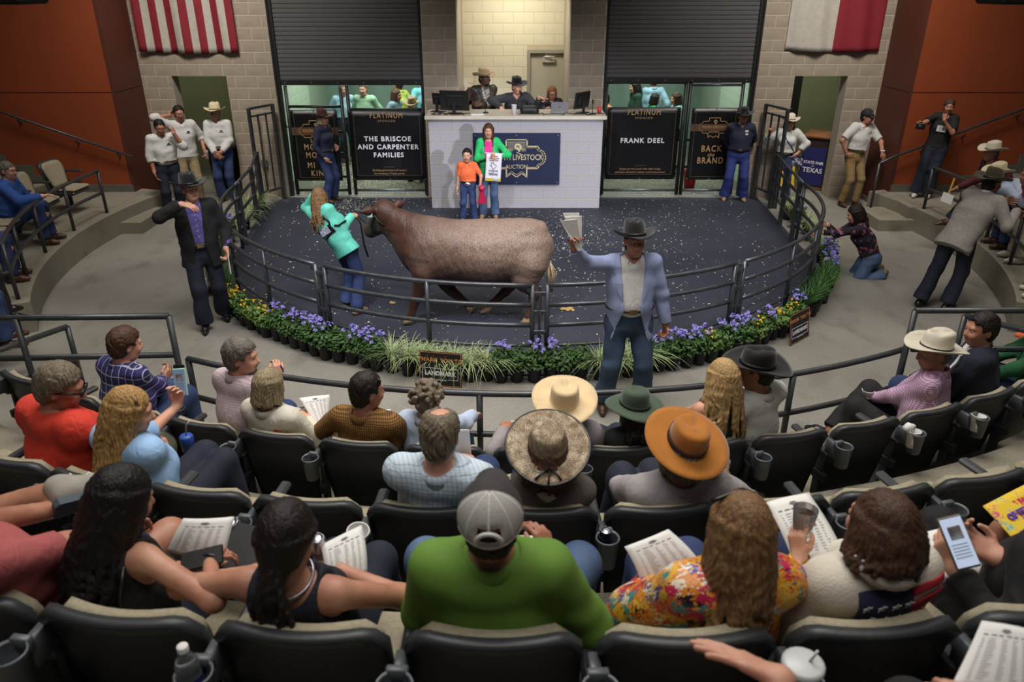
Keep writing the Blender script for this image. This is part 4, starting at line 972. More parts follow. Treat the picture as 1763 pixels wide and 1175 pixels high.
    if coat:
        g = coat.get('g', .026); sl = coat.get('sleeve', 1.95); hem = coat.get('hem', -.10)
        P = torso(g); P[0] = ell(hip+ax*hem*k, sp(.28), ((.178*wd)*k+g, (.135*w+belly*.2)*k+g), ((.148*wd)*k+g, (.110*w+belly*.35)*k+g), sv, .06, 2)
        P += (limb(Rs, Re, Rw, ar, g*.75, sl) + limb(Ls, Le, Lw, ar, g*.75, sl)) if sl > 0 else []
        P.append(ball(nk+ax*.06*k+fw*.02*k, (.078*k, .082*k, .075*k), None, .015, 1)); fo = folds(coat.get('fold', .005), sd); op = coat.get('open', .05); c0 = sp(0); x0 = coat.get('x0', 0)
        def post(F, X, Y, Z):
            F = fo(F, X, Y, Z)
            if op is None: return F
            dx, dy, dz = X-c0[0], Y-c0[1], Z-c0[2]
            s_ = dx*sv[0]+dy*sv[1]+dz*sv[2]-x0; t_ = (dx*ax[0]+dy*ax[1]+dz*ax[2])/L; f_ = dx*fw[0]+dy*fw[1]+dz*fw[2]
            wid = op + coat.get('vee', .05)*np.clip((t_-.3)*1.6, 0, 1) + coat.get('flare', .08)*np.clip(.18-t_, 0, 1)
            arm_ = np.abs(s_)-wid
            return np.maximum(F, -np.maximum(arm_, -f_+.02))
        o = Part().add(solid(P, .0105*max(.9, h), post)).build(coat.get('name', 'jacket'), coat['m'], root); res['coat'] = o
        if op is not None and coat.get('lapel', True):
            hit = caster(o)
            for sg in (-1, 1):
                rows = []
                for t_, lw_ in ((.93, .022), (.84, .055), (.80, .040), (.66, .052), (.50, .034), (.38, .004)):
                    wi = op+coat.get('vee', .05)*min(1, max(0, (t_-.3)*1.6))+.007
                    rows.append([hit(sp(t_)+sv*(sg*(wi+lw_*e)+x0)+fw*.5, -fw, .005) for e in (0, .5, 1)])
                bb = MB().add([p for r_ in rows for p in r_], [(3*i+e, 3*i+e+1, 3*i+e+4, 3*i+e+3) for i in range(5) for e in range(2)]).build('lapel', coat.get('lapel_m', coat['m']), o, False); md = bb.modifiers.new('thickness', 'SOLIDIFY'); md.thickness = .006; md.offset = 0
    hp = None
    if hair and hair[0] != 'bald':
        st = hair[0]; kw = hair[2] if len(hair) > 2 else {}
        P = scalp(H, M, hs, st, sd, **kw)
        Part().add(solid(P, (.0062 if st in ('long', 'pony', 'curly', 'bob') else .0075)*max(1, h), (streaks(H, .0022) if st in ('long', 'pony', 'bob') else streaks(H, .0042, 38)) if st != 'curly' else None)).build('hair', hair[1], root)
    if beard:
        T = lambda *p: H+M@(A3(*p)*hs); P = []
        if 'm' in beard[0]: P += [cap(T(0, .103, -.044), T(.024, .093, -.056), .0085*hs, .006*hs, .006), cap(T(0, .103, -.044), T(-.024, .093, -.056), .0085*hs, .006*hs, .006)]
        if 'b' in beard[0]: P += [ball(T(0, .045, -.085), (.054*hs, .052*hs, .042*hs), M, .01), ball(T(0, .088, -.058), (.022*hs, .02*hs, .012*hs), M, .006, 1)]
        if 'g' in beard[0]: P += [ball(T(0, .080, -.098), (.024*hs, .018*hs, .024*hs), M, .01)]
        Part().add(solid(P, .005*max(1, h))).build('beard', beard[1], root)
    if glasses:
        T = lambda *p: H+M@(A3(*p)*hs); b = MB()
        for x in (-1, 1):
            b.tube([T(x*.034+.024*cos(a), .112, .010+.018*sin(a)) for a in np.linspace(0, 2*pi, 15)[:-1]], glasses[1]*hs, 6, closed=True); b.tube([T(x*.058, .110, .014), T(x*.082, .05, .014), T(x*.084, -.01, .008)], glasses[1]*hs, 5)
        b.tube([T(-.012, .114, .014), T(.012, .114, .014)], glasses[1]*hs, 5); o = b.build('glasses', glasses[0], root, True)
        if len(glasses) > 2:
            b = MB()
            for x in (-1, 1): b.add([T(x*.034+.024*cos(a), .112, .010+.018*sin(a)) for a in np.linspace(0, 2*pi, 15)[:-1]], [tuple(range(14))])
            b.build('lens', glasses[2], o)
    return res
def put_hat(r, *a, **k): return hat(*a[:1], *a[1:], r['H'], r['M'], r['hs'], r['root'], **k)
# ---------------------------------------------------------------- people in the ring and round it
def felt(n, c): return mat(n, c, .85, var=.05, scale=14, sheen=.3, spec=.2)
F_BLACK = felt('black_felt', (18, 17, 18)); F_STRAW = felt('straw_weave', (206, 192, 156)); F_TAN = felt('tan_felt', (168, 146, 110)); F_CREAM = felt('cream_felt', (206, 196, 176)); F_MAROON = felt('maroon_felt', (64, 22, 26)); F_OLIVE = felt('olive_felt', (70, 62, 44))
B_BLK = mat('black_band', (12, 12, 12), .5, var=0); B_TAN = mat('tan_band', (120, 98, 70), .6, var=0)
def lcf(loc, yaw):
    Mi = rotm(R_(yaw)).T; l = np.array(loc, float)
    return lambda u, v, dY=0.0: Mi @ (at(u, v, Y=l[1]+dY)-l)
def put_hat(r, kind, m, band=None, **k): return hat(kind, m, band, r['H'], r['M'], r['hs'], r['root'], **k)
GREYBL = mat('slate_blue_linen', (138, 148, 184), .85, var=.05, scale=20, bump=.15, bscale=260)
L0 = (1.06, 6.35, 0); f = lcf(L0, 182)
rBZ = r = person('man in slate blue blazer and black cowboy hat raising folded white sheets', L0, 182, 1.80, w=1.12, belly=.06, lean=(0, -.02), hd=(6, -4, 0), sk=1, h=.9, sh=1.06,
    RA=f(988, 428, -.34), RE=(.3, -.2, -1), LA=(-.35, .05, .80), LE=(-.6, -1, -.2), RH=dict(d=(.15, .15, .95), n=(-.7, .7, -.1), curl=1.1, thumb=.9), LH=dict(d=(-.05, .1, -1), n=(.9, .3, 0), curl=1.1),
    RF=(.20, .02, .085), LF=(-.17, .04, .085), top=dict(m=WHITE_S, name='shirt', g=.012, buttons=True, fold=.004, h=.010, hem=.18), coat=dict(m=GREYBL, open=.075, vee=.03, flare=.16, hem=-.19, name='blazer', x0=.01), legs=dict(m=DENIM_M, g=.014, fold=.006), hair=('short', H_DARK), bootcut=1.2)
put_hat(r, 'cattleman', F_BLACK, B_BLK, brim=.108, curl=.058, ch=.128, tilt=R_(-7))
L0 = (-3.55, 8.3, 0); f = lcf(L0, 205)
rBB = r = person('man in black blazer, purple shirt and black cowboy hat left of the ring', L0, 205, 1.78, w=1.12, belly=.05, hd=(14, -4, 0), sk=2, h=.95, sh=1.05,
    RA=f(312, 352, -.32), RE=(1, -.4, -.6), LA=f(389, 428, -.05), LE=(-.6, -1, 0), RH=dict(d=(-.8, .4, -.15), n=(0, -.3, -1), curl=.35), LH=dict(d=(0, .2, -1), n=(.9, .3, 0), curl=1.0),
    RF=(.10, .14, .085), LF=(-.14, -.14, .10), top=dict(m=mat('purple_print_cotton', (92, 84, 150), .85, var=.2, scale=60), name='shirt', g=.010, buttons=True, hem=.18), coat=dict(m=mat('black_wool', (22, 21, 23), .9, var=.1), open=.05, vee=.03, flare=.10, hem=-.17, name='blazer'), legs=dict(m=DENIM_D, g=.012, fold=.006), shoes=BLACKL, hair=('short', H_GREY), bootcut=1.25)
put_hat(r, 'cattleman', F_BLACK, B_BLK, brim=.11, curl=.055, ch=.125, tilt=R_(-6))
L0 = (5.40, 8.85, 0); f = lcf(L0, -58)
rGB = r = person('man in light grey blazer and olive cowboy hat leaning on the right rail', L0, -58, 1.78, w=1.08, lean=(.02, .30), hd=(-16, 8, 0), sk=1, h=.95, sh=1.05,
    RA=f(1752, 362, -.05), RE=(.6, -.3, -1), LA=f(1758, 350, .5), LE=(-.6, 0, -1), RH=dict(d=(0, .9, -.3), n=(0, -.3, -1), curl=.7), RF=(.10, -.10, .085), LF=(-.16, -.24, .085), top=dict(m=WHITE_S), coat=dict(m=mat('light_grey_tweed', (146, 140, 134), .9, var=.08, scale=40, bump=.15, bscale=240), open=.06, hem=-.19, name='blazer', flare=.15), legs=dict(m=DENIM_D, g=.012), shoes=BLACKL, hair=('short', H_DARK), beard=('m', H_DARK), bootcut=1.2, belt=False)
put_hat(r, 'cattleman', F_OLIVE, B_BLK, brim=.11, curl=.045, ch=.12)
# handler leading the steer
L0 = (-2.02, 8.72, 0); f = lcf(L0, -32); TEAL = mat('teal_fleece', (102, 204, 184), .8, var=.05, scale=14)
rH = r = person('woman in teal jacket with long wavy hair leading the steer', L0, -32, 1.60, w=1.0, female=True, lean=(-.22, -.08), hd=(26, 14, -8), sk=2, h=.85, tilt_hip=.02,
    RA=f(606, 372, .22), RE=(.4, -.3, -1), LA=f(541, 338, .22), LE=(-1, .1, -.8), RH=dict(d=(.2, .9, -.1), n=(-.5, 0, -.8), curl=1.1), LH=dict(d=(.5, .2, .9), n=(.5, .6, 0), curl=.8),
    RF=(.18, -.06, .085), LF=(-.06, .02, .085), top=dict(m=TEAL, name='jacket', g=.024, hem=-.10, fold=.006, loose=1.12, h=.010), legs=dict(m=DENIM_B, g=.012, fold=.006), shoes=BOOT_T, hair=('long', H_HONEY, dict(L=.46, ex=-.3, vol=1.15)), bootcut=1.2, belt=False)
cs = caster(r['top']); T_ = lambda t, x, d: (lambda p: cs(p-r['fw']*.4, r['fw'], .006+max(0, d-.165)) if d > .1 else p-r['fw']*d)(r['hip']+r['ax']*np.linalg.norm(r['nk']-r['hip'])*t+r['sv']*x)
b = MB(); b.tube([T_(.98, -.10, .02), T_(.88, -.115, .12), T_(.70, -.135, .155), T_(.55, -.12, .165)], .012, 6); b.tube([T_(.98, .10, .02), T_(.88, .115, .12), T_(.70, .14, .155), T_(.55, .12, .165)], .012, 6)
b.tube([T_(.55, -.16, .13), T_(.50, -.19, .04), T_(.50, -.17, -.1)], .012, 6); b.tube([T_(.55, .16, .13), T_(.50, .19, .04), T_(.50, .17, -.1)], .012, 6); b.tube([T_(.82, -.12, .15), T_(.82, .12, .15)], .010, 6)
hb = b.build('harness', BLACKL, r['root'], True)
b = MB(); pts = [T_(.64, -.13, .165), T_(.64, .13, .165), T_(.42, .14, .165), T_(.36, 0, .17), T_(.42, -.14, .165)]; n_ = -r['fw']*.012
b.add([p for p in pts]+[p+n_ for p in pts], [(0, 1, 2, 3, 4)[::-1], (5, 6, 7, 8, 9)] + [(i, (i+1) % 5, 5+(i+1) % 5, 5+i) for i in range(5)]).build('harness_pad', BLACKL, hb)
pts = [T_(.62, -.02, .18), T_(.62, .11, .18), T_(.46, .11, .18), T_(.46, -.02, .18)]
b = MB().add([p for p in pts]+[p-r['fw']*.004 for p in pts], [(3, 2, 1, 0), (4, 5, 6, 7), (0, 1, 5, 4), (1, 2, 6, 5), (2, 3, 7, 6), (3, 0, 4, 7)]).build('number_card', cell_mat('printed_card', (196, 196, 214), [(70, 74, 130), (90, 90, 150), (230, 230, 240)], 60, .6), hb)
# girl and boy before the podium
L0 = (-.39, 12.9, 0); GRN = mat('bright_green_cotton', (36, 190, 104), .8, var=.05); PINK = mat('magenta_knit', (226, 46, 140), .8, var=.05)
rG = r = person('smiling girl in bright green jacket holding a printed award banner before the podium', L0, 180, 1.62, w=.92, female=True, hd=(0, -2, 0), sk=2, h=1.0, RA=(-.02, .20, 1.10), RE=(1, -.3, -.6), LA=(-.14, .21, 1.10), LE=(-1, -.2, -.6), RH=dict(d=(-.8, .5, .0), n=(0, -.4, -1), curl=.9), LH=dict(d=(.5, .4, .3), n=(0, -.9, -.2), curl=.9),
    RF=(.12, .0, .085), LF=(-.10, .03, .085), top=dict(m=PINK, g=.008, collar=False, neck=.085), coat=dict(m=GRN, open=.05, vee=.03, hem=-.16, name='jacket', flare=.1, lapel=False), legs=dict(m=DENIM_F, g=.010), shoes=BOOT_T, hair=('long', H_BROWN, dict(L=.42, ex=.1)), bootcut=1.3)
L0 = (-.74, 12.7, 0); f = lcf(L0, 180); ORG = mat('coral_orange_cotton', (244, 112, 62), .8, var=.05)
rB = r = person('small boy in coral orange shirt and jeans standing beside the girl', L0, 180, 1.20, w=1.02, hd=(-6, -2, 0), hs=.88, sk=2, h=.9, RA=(.20, .02, .46), LA=(-.21, .14, .64), LE=(-1, -.5, -.5), LH=dict(curl=1.0), RF=(.10, 0, .06), LF=(-.10, .02, .06), top=dict(m=ORG, sleeve=.85, g=.012, hem=.18, buttons=True), legs=dict(m=DENIM_B, g=.010), shoes=BOOT_T, hair=('short', H_DARK), bootcut=1.2)
MB().lathe([(0, .012), (.045, .010), (.055, .0), (.0, -.004)], 16, sx=1, sy=.7).xf(lambda p: r['hip']+A3(0, .135, .035)+A3(p[0], p[2], p[1])).build('trophy_buckle', mat('silver', (170, 170, 178), .3, .85), r['root'], True)
# men in white shirts by the left doorway
L0 = (-5.88, 13.0, 0); f = lcf(L0, 212)
rA1 = r = person('man in white shirt and jeans, hand in pocket, beside the dark red wall', L0, 212, 1.68, w=1.12, belly=.04, hd=(0, 14, 0), sk=1, h=1.15, RA=(.22, .10, .82), RE=(1, -.9, 0), LA=(-.17, .26, 1.44), LE=(-.6, .3, -1), LH=dict(d=(.1, -.4, .8), n=(.6, -.7, 0), curl=.9),
    top=dict(m=WHITE_S, g=.018, loose=1.2, sleeve=1.35), legs=dict(m=DENIM_D, g=.012), hair=('short', H_BLACK), glasses=(BLACKL, .003), bootcut=1.25)
L0 = (-5.88, 13.85, 0); f = lcf(L0, 215)
rA2 = r = person('man in untucked white shirt and khaki trousers, hand behind his neck', L0, 215, 1.78, w=1.1, hd=(0, 4, 0), sk=1, h=1.15, RA=(.16, .02, 1.60), RE=(1, .2, -.1), LA=(-.30, .14, .98), LE=(-.6, -1, 0), RH=dict(d=(-.3, -.6, .2), n=(-.8, .4, 0), curl=.7), LH=dict(d=(0, .4, -.9), n=(.8, .4, 0), curl=.7),
    top=dict(m=WHITE_S, g=.020, loose=1.2, hem=-.06, sleeve=1.3), legs=dict(m=mat('khaki_twill', (150, 132, 100), .85, var=.05), g=.012), hair=('short', H_BLACK), glasses=(BLACKL, .003), belt=False)
L0 = (-5.30, 14.05, 0)
rA3 = r = person('man in white shirt and straw hat, hands clasped, at the left doorway', L0, 186, 1.76, w=1.06, hd=(0, -2, 0), sk=1, h=1.1, RA=(.06, .22, .93), LA=(-.05, .23, .95), RE=(1, -.6, 0), LE=(-1, -.6, 0), RH=dict(d=(-.6, .4, -.5), n=(-.2, -.9, 0), curl=.6), LH=dict(d=(.6, .4, -.5), n=(.2, -.9, 0), curl=.6),
    top=dict(m=WHITE_S, g=.016, loose=1.15, buttons=True), legs=dict(m=DENIM_B, g=.012), hair=('short', H_GREY), bootcut=1.2)
put_hat(r, 'cattleman', F_STRAW, B_TAN, brim=.10, curl=.04, ch=.12, tilt=R_(-3))
for rr, x in ((rA3, -.08), (rA1, -.08), (rA2, -.08)):
    c = rr['hip']+rr['ax']*.36+rr['sv']*x+rr['fw']*.148; b = MB(); b.box(-.035, .035, 0, .004, -.006, .006).box(-.02, .02, 0, .004, .012, .03); cs = caster(rr['top']); b.xf(lambda p, c=c, rr=rr, cs=cs: cs(c+rr['sv']*p[0]+rr['ax']*p[2]+rr['fw']*.25, -rr['fw'], .002+p[1])); b.build('chest_emblem', NAVY_S, rr['root'])
# left gate woman, navy man, white shirt woman, polo man, camera woman
L0 = (-3.40, 14.0, 0)
r = person('standing woman in navy shirt and maroon hat at the left sponsor banner', L0, 247, 1.66, w=1.08, female=True, hd=(-12, -2, 0), sk=2, h=1.1, RA=(.20, .12, .86), LA=(-.22, .08, 1.0), RE=(1, -.9, 0), LE=(-.6, -1, 0), LH=dict(d=(.3, .5, -.5), n=(.8, .3, 0)),
    top=dict(m=NAVY_S, g=.016, loose=1.1), legs=dict(m=DENIM, g=.012), hair=('bob', H_ASHBL), bootcut=1.25)
put_hat(r, 'cattleman', F_MAROON, B_BLK, brim=.10, curl=.03, ch=.12)
L0 = (4.15, 14.08, 0)
r = person('man in navy shirt and black hat, hands behind his back, by the banner', L0, 172, 1.68, w=1.14, belly=.05, hd=(4, -2, 0), sk=1, h=1.1, RA=(.12, -.20, .90), LA=(-.12, -.20, .90), RE=(1, -.5, 0), LE=(-1, -.5, 0), RF=(.17, 0, .085), LF=(-.17, .0, .085), RH=dict(d=(-.8, 0, -.3), n=(0, -1, 0)), LH=dict(d=(.8, 0, -.3), n=(0, -1, 0)),
    top=dict(m=NAVY_S, g=.018, loose=1.15), legs=dict(m=mat('royal_denim', (40, 54, 118), .85, var=.08), g=.012, fold=.006), shoes=BOOT_T, hair=('short', H_GREY), beard=('bm', H_GREY), bootcut=1.3)
put_hat(r, 'cattleman', F_BLACK, B_BLK, brim=.105, curl=.05, ch=.12)
c = r['hip']+r['ax']*.40-r['sv']*.08+r['fw']*.155
b = MB(); b.box(-.03, .03, 0, .004, .0, .03).box(-.025, .025, 0, .005, -.05, -.022, .008); cs = caster(r['top']); b.xf(lambda p: cs(c+r['sv']*p[0]+r['ax']*p[2]+r['fw']*.25, -r['fw'], .002+p[1])); b.build('chest_emblem', WHITE_S, r['root'])
L0 = (4.98, 14.02, 0); f = lcf(L0, 165)
r = person('woman in white shirt and cream cowboy hat holding the right ring gate', L0, 165, 1.58, w=1.0, female=True, hd=(14, -4, 0), sk=2, h=1.1, RA=f(1326, 228, -.06), RE=(.5, -.4, -1), LA=(-.20, .06, .90), LE=(-1, -.25, .1), RH=dict(d=(.1, .3, .8), n=(-.2, .8, 0), curl=1), LH=dict(d=(.5, .3, -.5), n=(.8, 0, -.3), curl=.5),
    top=dict(m=WHITE_S, g=.020, loose=1.45, sleeve=1.6), legs=dict(m=DENIM, g=.012), hair=('long', H_BROWN, dict(L=.27)), bootcut=1.2)
put_hat(r, 'cattleman', F_CREAM, B_TAN, brim=.105, curl=.05, ch=.115)
b = MB(); q = lambda t, x, d: r['hip']+r['ax']*np.linalg.norm(r['nk']-r['hip'])*t+r['sv']*x+r['fw']*d
cs = caster(r['top']); pts = [q(1.0, .06, -.02)]+[cs(q(t_, x_, .4), -r['fw'], .006) for t_, x_ in ((.93, .075), (.8, .05), (.6, -.02), (.4, -.09), (.2, -.14))]+[q(0, -.20, .10)]; w_ = r['sv']*.022+r['ax']*.012
b.add([p-w_ for p in pts]+[p+w_ for p in pts]+[p-w_+r['fw']*.006 for p in pts]+[p+w_+r['fw']*.006 for p in pts], [(14+i, 15+i, 22+i, 21+i) for i in range(6)]+[(i, 7+i, 8+i, 1+i) for i in range(6)]+[(i, i+1, 15+i, 14+i) for i in range(6)]+[(7+i, 21+i, 22+i, 8+i) for i in range(6)])
bg = b.build('bag_strap', cell_mat('blue_print_strap', (38, 56, 130), [(90, 120, 170), (120, 150, 90), (38, 56, 130)], 40, .35), r['root'])
MB().box(-.09, .09, -.04, .04, -.09, .06, .02).xf(lambda p: q(-.12, -.22, .07)+p).build('shoulder_bag', cell_mat('bag_print', (40, 46, 84), [(200, 200, 210), (40, 46, 84), (90, 96, 130)], 18, .5), r['root'])
L0 = (6.14, 13.75, 0); f = lcf(L0, 196)
r = person('standing man in white polo, khakis and dark cap, one hand on the stair rail', L0, 196, 1.74, w=1.0, lean=(-.06, 0), hd=(22, 4, 0), sk=1, h=1.1, RA=(.21, .04, .94), RE=(1, -.3, 0), LA=f(1519, 262, -.3), LE=(-1, -.5, 0), RH=dict(d=(-.5, .4, -.4), n=(-.8, 0, -.2)), LH=dict(d=(-.1, .5, -.6), n=(0, -.2, -1), curl=.7),
    RF=(.13, .02, .085), LF=(-.09, .12, .085), top=dict(m=WHITE_S, g=.018, sleeve=.85, loose=1.35), legs=dict(m=mat('khaki_chino', (136, 112, 72), .85, var=.05), g=.006), shoes=BOOT, hair=('short', H_DARK))
ballcap(mat('black_cap', (22, 24, 30), .8), r['H'], r['M'], r['hs'], r['root'], logo='STA')
MB().tube([r['Lw']+A3(.03*cos(a), .03*sin(a), .02) for a in np.linspace(0, 2*pi, 12)[:-1]], .012, 6, closed=True).build('watch', mat('white_strap', (220, 220, 220), .4, var=0), r['root'], True)
p_ = at(1556, 338, z=.37); L0 = (7.12, 12.95, .37); f = lcf(L0, 148)
rCW = r = person('woman in black shirt with a camera, hand at chin, by the orange wall', L0, 148, 1.64, w=1.06, female=True, lean=(-.04, -.04), hd=(12, 4, 0), sk=1, h=1.1, RA=f(1566, 224, -.3), RE=(.6, -.2, -1), LA=(-.04, .22, 1.30), LE=(-.5, .3, -1), RH=dict(d=(0, .5, .6), n=(-.8, .2, 0), curl=.9), LH=dict(d=(.1, -.2, .9), n=(0, -.9, .2), curl=.9),
    RF=(.14, .16, .085), LF=(-.04, .10, .085), top=dict(m=BLACK_S, g=.016, sleeve=.8, loose=1.25, hem=-.03, collar=False), legs=dict(m=DENIM_D, g=.014), shoes=mat('white_shoe', (200, 196, 186), .6, var=.05), hair=('buzz', H_BROWN), bootcut=1.5, belt=False)
c = q2 = r['nk']+r['fw']*.16-r['ax']*.20
o = MB().box(-.07, .07, 0, .004, -.05, .05).xf(lambda p: c+r['sv']*p[0]+r['fw']*p[1]+r['ax']*p[2]).build('number_bib', WHITE_S, r['root'])
text('19', .085, BLACK_S, tuple(c+r['fw']*.007-r['ax']*.01), (pi/2, 0, pi), o)
# kneeling woman
L0 = tuple(at(1492, 474, z=0)); f = lcf(L0, 82)
FLOR = cell_mat('dark_floral_print', (24, 20, 30), [(170, 84, 120), (24, 20, 30), (128, 66, 110), (190, 120, 140), (40, 30, 46), (60, 46, 80)], 17, .42)
r = person('woman in dark floral shirt kneeling on concrete outside the ring fence', L0, 82, 1.66, sit=True, seatz=.20, w=1.0, female=True, lean=(0, .24), hd=(0, 16, 0), sk=2, h=.95, RA=f(1425, 388, .10), LA=f(1400, 402, -.12), RE=(.4, 0, -1), LE=(-.4, 0, -1), RH=dict(d=(0, 1, .1), n=(-1, 0, 0), curl=.6), LH=dict(d=(0, 1, .0), n=(0, 0, -1), curl=.4),
    RF=(.10, -.20, .07), LF=(-.10, -.20, .07), RK=(.1, 1, -.55), LK=(-.1, 1, -.55), top=dict(m=FLOR, name='blouse', g=.014, loose=1.2, hem=.0), legs=dict(m=DENIM_F, g=.014, fold=.006), shoes=mat('grey_sneaker', (74, 74, 70), .7, second=(120, 104, 70)), hair=('long', H_DARK, dict(L=.30)))
# auctioneers behind the podium
LEATH = mat('dark_brown_leather', (44, 34, 26), .5, var=.15, scale=14)
L0 = (-.52, 14.62, .45); f = lcf(L0, 200)
r = person('man in dark brown jacket and tan cowboy hat, hand raised, behind podium', L0, 205, 1.84, w=1.14, belly=.04, hd=(20, -2, 0), sk=3, h=1.1, RA=f(804, 168, -.25), RE=(.7, -.2, -1), LA=f(825, 180, -.35), LE=(-1, -.2, -.7), RH=dict(d=(.1, .1, 1), n=(-.3, 1, 0), curl=.25), LH=dict(d=(.8, .3, .1), n=(.2, -.9, 0), curl=.6),
    top=dict(m=mat('striped_scarf', (196, 190, 178), .85, second=(70, 66, 60), scale=26), g=.010), coat=dict(m=LEATH, open=.045, hem=-.1, vee=.03), legs=dict(m=DENIM_D), hair=('buzz', H_BLACK), beard=('bm', H_BLACK))
put_hat(r, 'cattleman', F_TAN, B_TAN, brim=.105, curl=.055, ch=.12)
L0 = (.08, 14.72, .45); f = lcf(L0, 186)
rAU = r = person('man in charcoal shirt and black hat pointing from behind the podium', L0, 186, 1.74, w=1.14, lean=(.02, .20), hd=(24, 0, 0), sk=2, h=1.1, RA=f(863, 186, -.45), RE=(1, -.3, .2), LA=f(928, 168, -.4), LE=(-.4, -.2, -1), RH=dict(d=(0, .6, -.4), n=(0, -.3, -1), curl=.8), LH=dict(d=(-.9, .35, -.1), n=(0, .2, -1), curl=.8, point=True),
    top=dict(m=mat('charcoal_cotton', (52, 52, 56), .85, var=.1), g=.018, loose=1.25), legs=dict(m=DENIM_D), hair=('short', H_GREY))
put_hat(r, 'cattleman', F_BLACK, B_BLK, brim=.105, curl=.05, ch=.125)
L0 = (.74, 14.85, .45); f = lcf(L0, 180)
r = person('copper-haired woman in glasses and black jacket behind the silver laptop on the podium', L0, 178, 1.58, w=1.04, female=True, lean=(0, .12), hd=(8, 16, 0), sk=2, h=1.1, RA=(.12, .36, 1.12), LA=(-.12, .36, 1.12), RE=(.3, -.2, -1), LE=(-.3, -.2, -1), top=dict(m=mat('black_sheen_jacket', (26, 26, 30), .5, var=.2), g=.02, loose=1.2), legs=dict(m=DENIM_D), hair=('bob', H_COPPER, dict(vol=.9)), glasses=(BLACKL, .003))
# people in the yard behind the gates
YARD = [(-3.75, 17.6, 1.74, 'pale blue shirt', (150, 186, 204), 200, 'short', H_GREY, 'at the far left'), (-3.2, 17.2, 1.80, 'mint striped shirt', (156, 190, 160), 170, 'short', H_GREY, 'with head bowed'), (-2.5, 16.9, 1.70, 'grey blue shirt', (120, 146, 158), 250, 'bob', H_BROWN, 'facing sideways'),
        (-2.5, 17.7, 1.84, 'lime yellow shirt', (196, 206, 96), 60, 'short', H_DARK, 'turned away'), (-1.98, 15.7, 1.66, 'dark shirt and tan cowboy hat', (60, 54, 50), 175, 'short', H_GREY, 'behind the wide left banner'), (-2.0, 17.9, 1.88, 'aqua blue shirt', (120, 190, 200), 20, 'short', H_DARK, 'turned away near the pier'),
        (1.95, 16.4, 1.68, 'peach orange shirt', (226, 150, 110), 110, 'short', H_DARK, 'beside the right pier'), (2.75, 17.6, 1.80, 'dark green shirt', (34, 66, 50), 100, 'long', H_DARK, 'with long dark hair'), (3.0, 16.8, 1.62, 'bright green shirt', (36, 130, 70), 270, 'bob', H_DARK, 'facing right'),
        (3.2, 18.0, 1.88, 'light blue shirt', (160, 196, 214), 10, 'short', H_BROWN, 'turned away'), (3.42, 16.3, 1.70, 'pale aqua denim jacket', (150, 196, 196), 95, 'bob', H_BROWN, 'facing left between the two banners')]
for x, y, S_, wd_, c_, yw, hs_, hm_, wh in YARD:
    r = person('person in %s, %s, in the yard' % (wd_, wh), (x, y, 0), yw, S_, h=1.6, sk=(1, 2, 0)[len(PEOPLE) % 3], hd=(0, 6, 0), top=dict(m=mat('yard_'+wd_.split(' ')[0]+'_'+wd_.split(' ')[1], c_, .85, var=.08), g=.018, loose=1.2), legs=dict(m=DENIM_D), hair=(hs_, hm_), face=False, belt=False, LA=(-.10, .28, 1.1) if x > 2 else None)
    if 'hat' in wd_: put_hat(r, 'cattleman', F_TAN, B_TAN, brim=.10, curl=.05)
# ---------------------------------------------------------------- spectators
PLAID = check_mat('purple_navy_plaid', (42, 40, 98), (28, 26, 66), 16, 16, .45, (190, 188, 214), 16, .09); PINKCK = check_mat('pink_grey_check', (196, 180, 184), (150, 124, 140), 70, 70, .35); MUSTCK = check_mat('mustard_black_check', (142, 98, 36), (44, 32, 20), 68, 68, .42, soft=.55)
BLUECK = check_mat('pale_blue_check', (190, 204, 216), (96, 120, 146), 46, 46, .14); PINKPUR = check_mat('lilac_white_check', (206, 176, 198), (140, 92, 132), 62, 62, .42)
LBLUE = mat('light_blue_cotton', (150, 186, 226), .85, var=.06, scale=8); GREYSH = mat('warm_grey_cotton', (142, 134, 136), .85, var=.07, scale=8); BUTTER = mat('cream_blouse', (206, 200, 184), .85, var=.05, scale=8)
RED_T = mat('tomato_red_jersey', (206, 56, 38), .85, var=.06, scale=8); GREEN_P = mat('grass_green_polo', (100, 138, 50), .85, var=.06, scale=10, bump=.1, bscale=240); CREAM_K = mat('cream_knit', (206, 198, 182), .95, var=.05, bump=.3, bscale=130)
SEQ = cell_mat('painted_sequin_print', (206, 120, 40), [(224, 160, 44), (196, 70, 36), (60, 50, 140), (222, 168, 60), (190, 40, 80), (60, 140, 136), (226, 216, 196), (214, 130, 40), (30, 28, 40), (226, 176, 70)], 30, .75, .35)
BLK_P = mat('black_trousers', (18, 18, 20), .85, var=.1)
